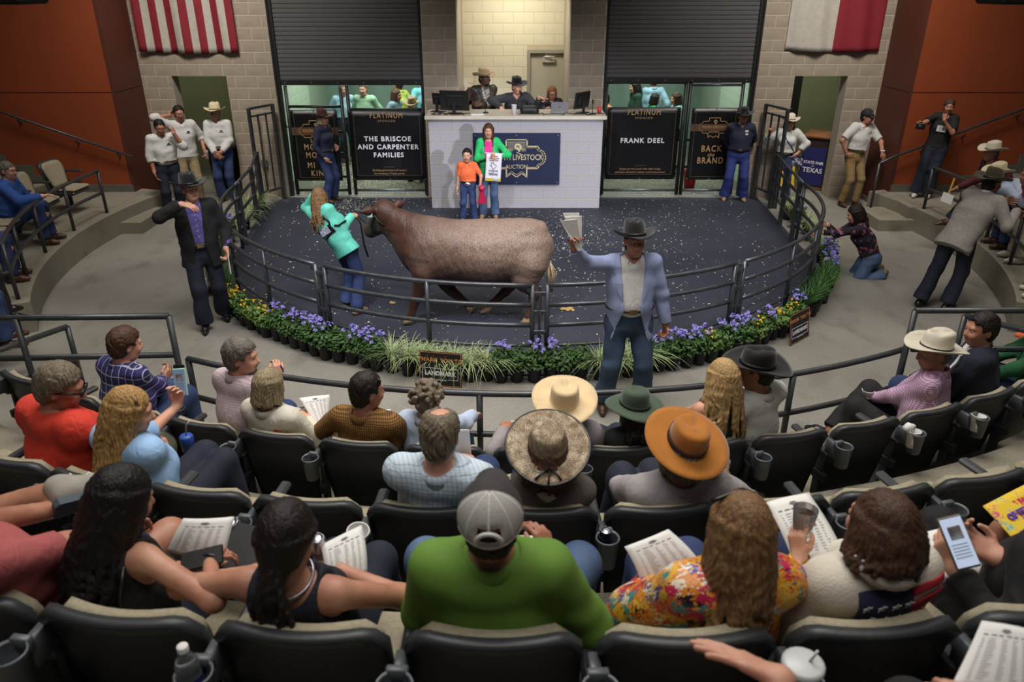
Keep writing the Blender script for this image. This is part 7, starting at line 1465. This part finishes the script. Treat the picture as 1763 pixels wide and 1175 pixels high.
phone('pale green cased phone with lit screen held up by the honey blond woman', r15['wp'](r15['Lw']+A3(.0, .05, .13)), (-.1, -1, .35), (-.1, .2, 1), mat('mint_case', (150, 206, 176), .5, var=0), lit=('arena', (96, 116, 140), 1))
phone('black phone held up by the man in purple plaid shirt', at(309, 648, z=1.32), (0, -1, .3), (0, .2, 1))
phone('phone with lit profile page held in the black sleeved hands', at(1650, 934, z=2.10), (-.15, -.8, .75), (-.25, .7, .8), mat('olive_case', (84, 74, 60), .5, var=0), lit=('page', (176, 190, 214), 1), h=.16)
phone('black phone in the hands of the black-haired woman', at(348, 962, z=1.97), (0, -.6, 1), (1, .3, 0), w=.065, h=.135)
phone('phone held upright at the far left edge', rS1['wp'](rS1['Rw']+A3(-.01, .06, .12)), (.2, -1, .2), (0, .2, 1), lit=('blue', (120, 140, 200)))
phone('grey edged phone on the lap of the sequin top woman', at(1120, 1012, z=1.86), (-.2, -.5, 1), (.3, 1, .3), mat('clear_case', (120, 120, 124), .3, var=0))
# cups, cans and bottles
M_FOAM = mat('white_foam', (222, 220, 216), .7, var=.02); M_CAN = mat('can_metal', (176, 176, 180), .3, .85, var=.04); M_LABR = mat('red_print', (176, 40, 44), .6, var=0); M_LABB = mat('blue_print', (40, 48, 120), .5, var=0)
def cup(label, loc, r0=.034, r1=.043, h=.105, m=None, tilt=(0, 0), print_=True, lid=False):
    b = MB().lathe([(0, 0), (r0, 0), (r1, h), (r1+.0025, h+.003), (r1-.001, h+.004), (r1-.003, h), (r0-.002, .006), (0, .006)], 20); t = b.build('foam_cup', m or M_FOAM, None, True); t.location = loc; t.rotation_euler = (tilt[0], tilt[1], 0); tag(t, label, 'cup', 'drinks of the spectators')
    if print_:
        q = MB().grid(lambda u, v: ((r0+(r1-r0)*(.25+.4*v)+.0008)*cos(-pi/2+(u-.5)*1.3), (r0+(r1-r0)*(.25+.4*v)+.0008)*sin(-pi/2+(u-.5)*1.3), h*(.25+.4*v)), 6, 2); q.build('printed_mark', cell_mat('cup_print', (222, 220, 216), [(170, 40, 40), (40, 50, 120), (222, 220, 216)], 60, .45), t)
    if lid: MB().lathe([(0, h+.012), (r1*.9, h+.012), (r1+.004, h+.008), (r1+.005, h-.004)], 20).build('lid', mat('cloudy_lid', (196, 198, 198), .35, var=.03), t, True); MB().tube([(.015, 0, h+.01), (.03, 0, h+.05)], .004, 6).build('straw', mat('clear_straw', (190, 194, 196), .3, var=0), t, True)
    return t
def can(label, loc, body, tilt=(0, 0), h=.122, r=.033, band=None):
    t = MB().lathe([(0, 0), (r*.78, 0), (r, .012), (r, h-.014), (r*.80, h), (r*.80, h+.002), (r*.74, h+.001), (r*.72, h-.004), (0, h-.004)], 20).build('drink_can', body, None, True); t.location = loc; t.rotation_euler = (tilt[0], tilt[1], 0); tag(t, label, 'can', 'drinks of the spectators')
    MB().lathe([(0, h-.002), (.008, h-.001), (.012, h-.003)], 10, sy=1.5).build('pull_tab', M_CAN, t, True); MB().lathe([(0, h-.0035), (r*.74, h-.0035), (r*.8, h+.0025), (r*.82, h)], 20).build('can_lid', M_CAN, t, True)
    if band: MB().lathe([(r+.0006, h*.3), (r+.0006, h*.62)], 20).build('can_band', band, t, True)
    return t
def bottle(label, loc, capm, lab=None, h=.20, r=.032, water=None):
    t = MB().lathe([(0, 0), (r*.9, 0), (r, .008), (r, h*.55), (r*.92, h*.58), (r, h*.62), (r*.96, h*.74), (r*.45, h*.90), (r*.40, h*.93), (r*.40, h*.98), (0, h*.98)], 20).build('water_bottle', water or glass('clear_plastic'), None, True); t.location = loc; tag(t, label, 'bottle', 'drinks of the spectators')
    MB().lathe([(0, h*1.03), (r*.42, h*1.03), (r*.46, h*1.02), (r*.46, h*.94)], 16).build('bottle_cap', capm, t, True)
    if lab: MB().lathe([(r+.001, h*.30), (r+.001, h*.52)], 20).build('bottle_label', lab, t, True)
    return t
hold = lambda row, deg, dz=0: polar(ROWS[row][0]+.085, deg, ROWS[row][1]+.612+dz)
g0 = lambda i: -14.4+4.12*i; g1 = lambda i: -8.65+3.46*i; g2 = lambda i: .5+3.13*i
off = lambda row: math.degrees(.0/ROWS[row][0])
cup('white foam cup in the holder right of the lilac shirted man', hold(0, g0(8), .03), tilt=(R_(-6), 0)); cup('white foam cup in the last holder behind the navy blazer man', hold(0, g0(9), .03), tilt=(R_(-6), R_(4)))
o = MB().add(*[(sphere_vq((0, 0, 0), .035, 6)[0]), [tuple(x) for x in sphere_vq((0, 0, 0), .035, 6)[1].tolist()]]).xf(lambda p: p*np.array((1, .8, 1))*(1+.25*sin(p[0]*160)*cos(p[2]*140))).build('crumpled_napkin', M_PAPER, None, True); o.location = hold(0, g0(8), .155)+A3(-.03, .02, 0); tag(o, 'crumpled white napkin behind the foam cup in the front row', 'napkin')
cup('empty white foam cup in the holder before the ponytailed woman', hold(1, g1(1), .045), .036, .047, .11, tilt=(R_(10), R_(6)), print_=False)
cup('white foam cup in the hand of the lilac shirted man', at(1491, 690, z=.86)+A3(.0, 0, -.02))
cup('white printed foam cup in the hand of the man with khaki trousers', rA2['wp'](rA2['Lw']+A3(-.01, .05, -.16)), .032, .042, .14); cup('tall white foam cup on the podium worktop', (.035, 13.62, 1.636), .036, .046, .16)
cup('large lidded white tumbler in a holder at the bottom of the picture', hold(2, g2(1), .02), .040, .050, .17, lid=True, print_=False)
can('silver drink can in the holder beside the black-haired woman', hold(1, g1(0), .04), M_CAN, (R_(14), R_(-8))); can('dark blue slim drink can in the holder right of the green shirt', hold(1, g1(3), .04), mat('can_navy', (26, 30, 56), .3, .6), (R_(4), 0), .135, .027)
can('silver, blue and red drink can beside the ponytailed woman', at(556, 972, z=1.84), M_CAN, (R_(10), 0), .135, .027, cell_mat('can_print', (170, 172, 180), [(40, 50, 130), (176, 40, 44), (170, 172, 180)], 30, .5))
bottle('clear water bottle with white cap and blue label in a holder at lower left', hold(2, g2(-2), .02), M_FOAM, M_LABB); bottle('pale teal water bottle with green cap in the second row', at(845, 818, z=1.08)+A3(0, 0, -.1), mat('green_cap', (34, 150, 90), .4, var=0), None, .19, .032, glass('teal_plastic', (150, 206, 206)))
GL = glass('clear_tumbler'); 
for lab, c, dr in (('clear tumbler in the hand of the mustard hatted person', r18['wp'](r18['Rw']+A3(-.05, .05, .03)), None), ('clear tumbler of dark drink in the hand of the cream sweater woman', r24['wp'](r24['Lw']+A3(.04, .06, .05)), mat('dark_soda', (58, 34, 24), .15, var=.2, scale=60))):
    t = MB().lathe([(0, 0), (.030, 0), (.041, .10), (.0385, .10), (.028, .004), (0, .004)], 20).build('plastic_tumbler', GL, None, True); t.location = c; tag(t, lab, 'cup')
    if dr: MB().lathe([(0, .005), (.027, .006), (.036, .078), (0, .078)], 18).build('drink', dr, t, True)
    else: MB().lathe([(0, .005), (.027, .006), (.031, .04), (0, .04)], 18).build('ice', mat('ice', (190, 196, 200), .2, var=.2, scale=80), t, True)
t = MB().lathe([(0, 0), (.036, 0), (.040, .09), (.034, .10), (0, .102)], 18).build('souvenir_cup', mat('souvenir_blue', (50, 84, 170), .4, var=.1), None, True); t.location = at(322, 760, z=1.22)+A3(0, 0, -.06); tag(t, 'plain blue souvenir cup with clear straw by the honey blond woman', 'cup'); MB().tube([(.0, 0, .10), (.015, 0, .17), (.04, 0, .20)], .005, 6).build('straw', mat('clear_straw', (190, 194, 196), .3, var=0), t, True)
# magazine, wood tray edge, pen
mg = sheet_at('yellow magazine with bright cartoon lettering at the right edge', S4([(1692, 872), (1790, 822), (1850, 925), (1766, 955)], 1.92, 1.86), .004, 'magazine', 1, cell_mat('magazine_cover', (220, 186, 50), [(206, 70, 120), (220, 186, 50), (70, 170, 180), (226, 200, 70), (110, 70, 160), (220, 186, 50)], 22, .36), False, cat='magazine')
for s_, sz, x, y, mm in (('STATE FAIR', .036, -.03, .05, mat('magazine_red', (200, 50, 84), .5, var=0)), ('OF TEXAS', .034, -.03, .01, mat('magazine_purple', (96, 60, 150), .5, var=0))): text(s_, sz, mm, (x, y, .016), (R_(18), R_(-4), R_(26)), mg, bold=.002)
o = MB().tube([rS_ for rS_ in (r22['wp'](r22['Rw']+A3(-.02, .10, .0)), r22['wp'](r22['Rw']+A3(-.05, .06, .07)))], .005, 8).build('pen', M_PH, None, True); tag(o, 'black and silver pen in the hand of the green shirted man', 'pen')
o = MB().tube([at(488, 640, z=1.22), at(483, 630, z=1.30)], .006, 8).build('pen', M_LABB, None, True); tag(o, 'blue pen raised by the grey bearded man', 'pen')
o = MB().box(-.14, .14, -.10, .10, -.006, .006, .003).build('black_folder', M_PH); o.location = at(440, 950, z=1.82); o.rotation_euler = (R_(10), 0, R_(-20)); tag(o, 'black folder on the lap of the black-haired woman', 'folder')
# ---------------------------------------------------------------- podium equipment
WT = 1.636
def monitor(label, x, y, yaw, w=.46, h=.29, tilt=8):
    t = empty('monitor', (x, y, WT), R_(yaw)); tag(t, label, 'monitor'); X = lambda p: rotm(0, 0)@(np.array([[1, 0, 0], [0, cos(R_(tilt)), -sin(R_(tilt))], [0, sin(R_(tilt)), cos(R_(tilt))]])@(np.asarray(p)-A3(0, 0, .2)))+A3(0, 0, .22)
    MB().box(-w/2, w/2, -.012, .012, .2-h/2, .2+h/2, .006).box(-w*.28, w*.28, -.035, -.010, .2-h*.28, .2+h*.28, .01).xf(X).build('case', M_BLACK, t); MB().box(-w*.47, w*.47, .012, .014, .2-h*.44, .2+h*.44).xf(X).build('screen', mat('dark_screen', (30, 34, 44), .2, var=0), t)
    MB().box(-.03, .03, -.05, -.03, .01, .2, .004).box(-.12, .12, -.10, .06, 0, .015, .005).build('stand', M_BLACK, t); return t
monitor('large black monitor seen from behind at the left of the podium', -1.00, 13.72, -12, .52, .34); monitor('black monitor turned sideways at the right of the podium', 1.22, 13.78, 50, .44, .28); monitor('small black screen behind the large monitor on the podium', -1.30, 13.92, -30, .24, .20)
t = empty('laptop', (.83, 13.74, WT)); tag(t, 'open silver laptop with dark round emblem on the podium', 'laptop'); M_SIL = mat('laptop_silver', (150, 150, 156), .35, .6, var=0)
MB().box(-.15, .15, 0, .21, 0, .014, .004).build('base', M_SIL, t); MB().box(-.15, .15, -.006, .002, .012, .20, .003).xf(lambda p: A3(p[0], p[1]-(p[2]-.012)*.25, p[2])).build('lid', M_SIL, t); MB().lathe([(0, .002), (.011, .001), (.012, 0)], 14).xf(lambda p: A3(p[0], -.0075-(.095)*.25-p[2], .107+p[1])).build('emblem', M_PH, t)
t = empty('printer', (.30, 13.70, WT)); tag(t, 'rounded black equipment box on the podium beside the foam cup', 'equipment'); Part().add(solid([cap((-.09, .0, .06), (.09, .0, .06), .075, None, .03), cap((-.09, .10, .06), (.09, .10, .06), .075, None, .03), cap((-.10, .02, .03), (.10, .02, .03), .07, None, .03), ball((.02, .0, .165), (.06, .09, .035), None, .02, 1)], .008, lambda F, X, Y_, Z: np.maximum(F, -Z))).build('case', M_BLACK, t); MB().box(-.06, .06, -.082, -.07, .03, .05, .003).build('slot', M_PH, t)
def mic(label, x, y, h, lean):
    t = MB().lathe([(0, .02), (.04, .018), (.05, 0)], 14).build('microphone', M_BLACK, None, True); t.location = (x, y, WT); tag(t, label, 'microphone')
    MB().tube([(0, 0, .01), (lean[0]*.3, lean[1]*.3, h*.5), (lean[0], lean[1], h)], .006, 6).build('gooseneck', M_PH, t, True); MB().tube([(lean[0], lean[1], h), (lean[0]*1.25, lean[1]*1.25, h+.07)], .014, 8, .018).build('capsule', mat('mic_mesh', (52, 52, 54), .5, .4, var=.2, scale=200), t, True)
mic('gooseneck microphone before the man in brown jacket', -.46, 13.80, .30, (-.10, .12)); mic('slim microphone standing at the right of the podium', 1.40, 13.66, .17, (.0, .03))
h_ = rAU['H']+rAU['M']@A3(-.0, .125, -.075); pw = rAU['wp'](h_); t = MB().tube([pw, pw+A3(.02, -.05, -.10), pw+A3(.02, -.06, -.36)], .010, 8).build('microphone', M_PH, None, True); tag(t, 'black microphone on a stand at the mouth of the pointing man', 'microphone'); Part().add(solid([ball(pw, .022, None, .01)], .006)).build('capsule', mat('mic_mesh', (52, 52, 54), .5, .4, var=.2, scale=200), t)
MB().tube([pw+A3(.02, -.06, -.35), (pw[0]+.02, pw[1]-.06, WT+.01)], .008, 6).lathe([(0, .012), (.06, .01), (.065, 0)], 14, (pw[0]+.02, pw[1]-.06, WT)).build('stand', M_PH, t, True)
o = MB().box(-.11, .11, -.07, .07, 0, .016, .003).build('paper_stack', M_PAPER); o.location = (-.60, 13.58, WT); o.rotation_euler = (0, 0, .1); tag(o, 'short stack of white paper on the podium edge', 'paper')
o = MB().lathe([(0, 0), (.032, 0), (.040, .12), (.037, .12), (0, .115)], 16).build('plastic_cup', mat('red_plastic', (196, 60, 66), .5, var=.05), None, True); o.location = (1.52, 13.72, WT); tag(o, 'red plastic cup at the right end of the podium', 'cup')
o = MB().lathe([(0, 0), (.018, 0), (.018, .06), (.008, .075), (.008, .10), (0, .10)], 12).build('small_bottle', mat('grey_plastic', (120, 120, 124), .4, var=.1), None, True); o.location = (.13, 13.60, WT); tag(o, 'small dark bottle beside the foam cup on the podium', 'bottle')
for k, (lab, x0, x1, sd_) in enumerate((('tangle of black cables below the large monitor', -1.40, -.78, 5), ('loop of black cable from the laptop to the right monitor', .45, 1.55, 8))):
    r = np.random.default_rng(sd_); pts = [(x0+(x1-x0)*(i/30)+.05*sin(i*1.3), 13.56+.05*sin(i*.9+k)+r.uniform(0, .05), WT+.008+.012*abs(sin(i*1.7))) for i in range(31)]
    o = MB().tube(pts, .007, 6).build('cable', M_PH, None, True); tag(o, lab, 'cable')
# ---------------------------------------------------------------- flags on the block walls
FRED, FWHT, FBLU = mat('flag_red', (122, 20, 34), .8, var=.05), mat('flag_white', (172, 166, 156), .8, var=.04), mat('flag_blue', (34, 42, 84), .8, var=.05)
def flag(label, x0, x1, z0, z1, colour, seed, sag=.03):
    nu, nv = 52, 30; b = MB()
    def fn(u, v):
        y = 14.26-.030*sin(u*13+seed+2*v)*(1-v*.5)-.018*sin(u*29+3*v+seed)*(1-v*.6)-.02
        return (x0+(x1-x0)*u+.03*(v-.5)*(1 if u < .5 else -1)*.6, y, z0+(z1-z0)*v-sag*sin(pi*u)*(1-v)+.02*(1-v)*(1-u if seed else u))
    b.grid(fn, nu, nv); mi = [colour((i+.5)/nu, (j+.5)/nv) for j in range(nv) for i in range(nu)]
    me = mesh('flag', b.v, b.f, True, [FRED, FWHT, FBLU], mi); o = obj('flag', me); md = o.modifiers.new('thickness', 'SOLIDIFY'); md.thickness = .006; md.offset = 0; tag(o, label, 'flag')
    MB().tube([(x0-.05, 14.24, z1), (x1+.05, 14.24, z1)], .015, 8).build('flag_rod', M_STEEL, o, True); return o
flag('red and white striped flag hanging on the left block wall', -6.50, -4.80, 2.60, 5.6, lambda u, v: 2 if (v > .60 and u < 7/13) else (int(u*13) % 2), 1)
flag('white and red flag hanging on the right block wall', 4.80, 6.42, 2.62, 5.2, lambda u, v: 2 if v > .66 else (1 if u < .50 else 0), 4)
# ---------------------------------------------------------------- small things round the hall
o = MB().box(-.02, .02, -.008, .004, 0, 1.2).build('conduit_strip', mat('tan_conduit', (150, 126, 84), .7, var=.05)); o.location = (-4.62, 14.28, .25); tag(o, 'tan conduit strip on the left block wall by the gate', 'conduit'); MB().box(-.055, .055, -.04, 0, .34, .48, .006).build('outlet_box', mat('grey_box', (110, 112, 112), .5, .3), o)
p0 = at(124, 430, z=.13); b = MB().tube([at(70, 436, z=.36), at(84, 446, z=.30), at(104, 452, z=.16), at(118, 446, z=.12), p0], .006, 6); o = b.build('power_cord', M_PH, None, True); tag(o, 'thin black cord hanging over the left concrete curb', 'cord')
Part().add(solid([ball((random.uniform(-.03, .03), random.uniform(-.03, .03), random.uniform(-.03, .03)), .03, None, .02) for _ in range(5)], .008)).build('white_plug', M_FOAM, o).location = p0
for s, lab in ((-1, 'dark loudspeaker hanging at the upper left corner'), (1, 'dark loudspeaker hanging at the upper right corner')):
    t = MB().box(-.30, .30, -.28, .28, -.2, .2, .03).build('hanging_speaker', mat('speaker_black', (8, 8, 8), .8, var=0)); p = at(881.5+s*(875), -28, Y=9.0); t.location = (p[0], 9.0, p[2]); tag(t, lab, 'loudspeaker'); MB().tube([(0, 0, .2), (0, 0, 1.6)], .02, 6).build('hanger', M_PH, t); MB().box(-.27, .27, -.30, -.28, -.17, .17, .004).build('grille', M_PH, t)
# right corridor: board, wet floor sign, lectern, chairs; left corridor: bin
t = MB().box(-.24, .24, -.015, .015, -.42, .42, .004).build('letter_board', mat('board_black', (24, 28, 26), .6, var=.05)); t.location = (5.92, 16.96, 1.52); tag(t, 'black board with small white lettering in the right corridor', 'board')
b = MB(); r = np.random.default_rng(2)
for j in range(20): x = -.19; b.box(x, x+.3*r.uniform(.5, 1), -.018, -.016, .34-j*.037, .35-j*.037)
b.build('board_text', mat('board_letters', (150, 154, 146), .6, var=0), t)['kind'] = 'stuff'; text('MENU', .04, mat('board_letters', (150, 154, 146), .6, var=0), (0, -.018, .385), PX, t)
YEL = mat('safety_yellow', (222, 190, 30), .5, var=.06); t = empty('wet_floor_sign', (5.55, 15.35, 0), R_(-12)); tag(t, 'folding yellow wet floor sign in the right doorway', 'sign')
for s in (-1, 1): MB().prism([(-.15, 0), (-.06, 0), (-.05, .06), (.05, .06), (.06, 0), (.15, 0), (.10, .62), (-.10, .62)], -.008, .008).xf(lambda p: A3(p[0], p[2]+s*(.14-.22*p[1]), p[1])).build('panel', YEL, t)
text('!', .2, M_PH, (0, -.098, .34), (R_(78), 0, 0), t, bold=.004)
t = empty('lectern', (6.0, 15.1, 0), R_(-38)); tag(t, 'wooden lectern with blue fair banner in the right doorway', 'lectern'); WD = mat('oak_wood', (120, 74, 40), .5, var=.15, scale=4, stretch=(1, 1, 8))
MB().box(-.27, .27, -.2, .2, 1.02, 1.06, .006).xf(lambda p: A3(p[0], p[1], p[2]+p[1]*.15)).build('top', WD, t); MB().box(-.25, .25, -.16, .16, .04, 1.0, .005).build('body', mat('dark_walnut', (44, 30, 22), .6, var=.1), t); MB().box(-.27, .27, -.19, .19, 0, .05, .004).build('base', WD, t)
fb = MB().box(-.22, .22, -.168, -.162, .08, .82).build('front_banner', mat('fair_blue', (34, 36, 96), .6, var=.04), t); text('STATE FAIR', .075, M_WHITEP, (0, -.170, .52), PX, fb, bold=.002); text('OF', .04, M_WHITEP, (0, -.170, .455), PX, fb); text('TEXAS', .13, M_WHITEP, (0, -.170, .37), PX, fb, bold=.003)
for k, (x, y) in enumerate(((5.55, 15.75), (5.75, 15.95))):
    t = empty('folding_chair', (x, y, 0), R_(20)); tag(t, 'chrome framed folding chair in the right corridor, %s one' % ('nearer' if k == 0 else 'farther'), 'chair', 'corridor chairs'); CH = mat('chrome', (190, 190, 194), .2, .95, var=0)
    for s in (-1, 1): MB().tube([(s*.2, -.2, 0), (s*.2, .1, .5), (s*.2, .2, .82)], .011, 6).build('leg', CH, t, True); MB().tube([(s*.18, .22, 0), (s*.18, -.18, .45)], .011, 6).build('leg', CH, t, True)
    MB().box(-.2, .2, -.2, .18, .44, .46, .01).build('seat', M_BLACK, t); MB().box(-.2, .2, .15, .18, .66, .82, .01).build('backrest', M_BLACK, t)
t = empty('waste_bin', (-5.62, 14.95, 0)); tag(t, 'large black waste bin inside the left doorway', 'bin'); MB().lathe([(0, 0), (.24, 0), (.29, .80), (.30, .82), (.28, .82), (.23, .02), (0, .02)], 20).build('body', M_BLACK, t, True); MB().lathe([(.31, .80), (.31, .84), (.26, .85), (0, .85)], 20).build('lid', M_PH, t, True)
o = MB().lathe([(0, 0), (.10, 0), (.13, .36), (.135, .37), (.12, .37), (.09, .02), (0, .02)], 18).build('feed_bucket', mat('bucket_red', (176, 34, 40), .5, var=.06), None, True); o.location = (3.52, 15.0, 0); tag(o, 'tall red bucket behind the back the brand banner', 'bucket')
o = MB().lathe([(0, 0), (.06, 0), (.06, .008), (.010, .012), (.010, .09), (0, .092)], 16).build('camera', M_PH, None, True)
bpy.data.objects.remove(o); cp = rCW['wp'](rCW['Rw']+A3(-.06, .10, .02)); t = MB().box(-.07, .07, -.035, .035, -.05, .05, .012).build('camera', M_PH); t.location = cp; t.rotation_euler = (0, 0, R_(150)); tag(t, 'black camera with long lens held by the woman in black shirt', 'camera'); MB().lathe([(.035, .0), (.038, .09), (.030, .10), (0, .098)], 16).xf(lambda p: A3(p[0], p[2]+.03, p[1])).build('lens', M_BLACK, t, True); MB().box(-.025, .025, -.02, .02, .05, .07, .005).build('viewfinder', M_PH, t)
p = rMR['wp'](rMR['Lw']+A3(.02, .08, .02)); o = MB().box(-.012, .012, -.004, .004, -.16, .12).build('paddle', mat('yellow_stick', (196, 160, 70), .6, var=.05)); MB().box(-.09, .09, -.008, -.004, -.26, -.12).build('card', M_PAPER, o); o.location = p; o.rotation_euler = (R_(-20), R_(20), 0); tag(o, 'white bidder card on a yellow stick in the red shirted man\'s hand', 'paddle')
p = at(1742, 332, z=.95); Part().add(solid([ball((random.uniform(-.08, .08), random.uniform(-.05, .05), random.uniform(-.02, .03)), .05, None, .03) for _ in range(6)], .012)).build('tan_bag', mat('tan_canvas', (150, 124, 70), .8, var=.15)).location = p; tag(bpy.data.objects['tan_bag'], 'crumpled tan bag on the lap in the right side bleacher', 'bag')
# ---------------------------------------------------------------- finish: the seat pattern itself is not part of the hall; lettering becomes plain mesh
for o in list(PROTO_SEAT.children_recursive)+[PROTO_SEAT]: bpy.data.objects.remove(o)
bpy.context.view_layer.update()
dg = bpy.context.evaluated_depsgraph_get(); done = {}
fonts = [o for o in bpy.data.objects if o.type == 'FONT']
mes = [bpy.data.meshes.new_from_object(o.evaluated_get(dg)) for o in fonts]
for o, me in zip(fonts, mes):
    n = bpy.data.objects.new('lettering', me); link(n, o.parent); n.matrix_parent_inverse = o.matrix_parent_inverse
    n.location = o.location; n.rotation_euler = o.rotation_euler; n.scale = o.scale
    for k in o.keys(): n[k] = o[k]
    bpy.data.objects.remove(o)
# soft creases in the cloth
seen = set()
for o in bpy.data.objects:
    if o.type == 'MESH' and o.name.split('.')[0] in ('shirt', 'jacket', 'trousers', 'blazer', 'blouse', 'shorts', 'waistcoat', 'collar'):
        for m in o.data.materials:
            if m and m.name not in seen:
                seen.add(m.name); t = NT(m)
                if t.b.inputs['Normal'].links: continue
                bp = t.n('ShaderNodeBump'); bp.inputs['Strength'].default_value = .55; bp.inputs['Distance'].default_value = .02
                nz = t.n('ShaderNodeTexNoise'); nz.inputs['Scale'].default_value = 9; nz.inputs['Detail'].default_value = 2; nz.inputs['Distortion'].default_value = 1.6
                t.l(t.coord((1, 1, .6)), nz.inputs['Vector']); t.l(nz.outputs[0], bp.inputs['Height']); t.l(bp.outputs[0], t.b.inputs['Normal'])
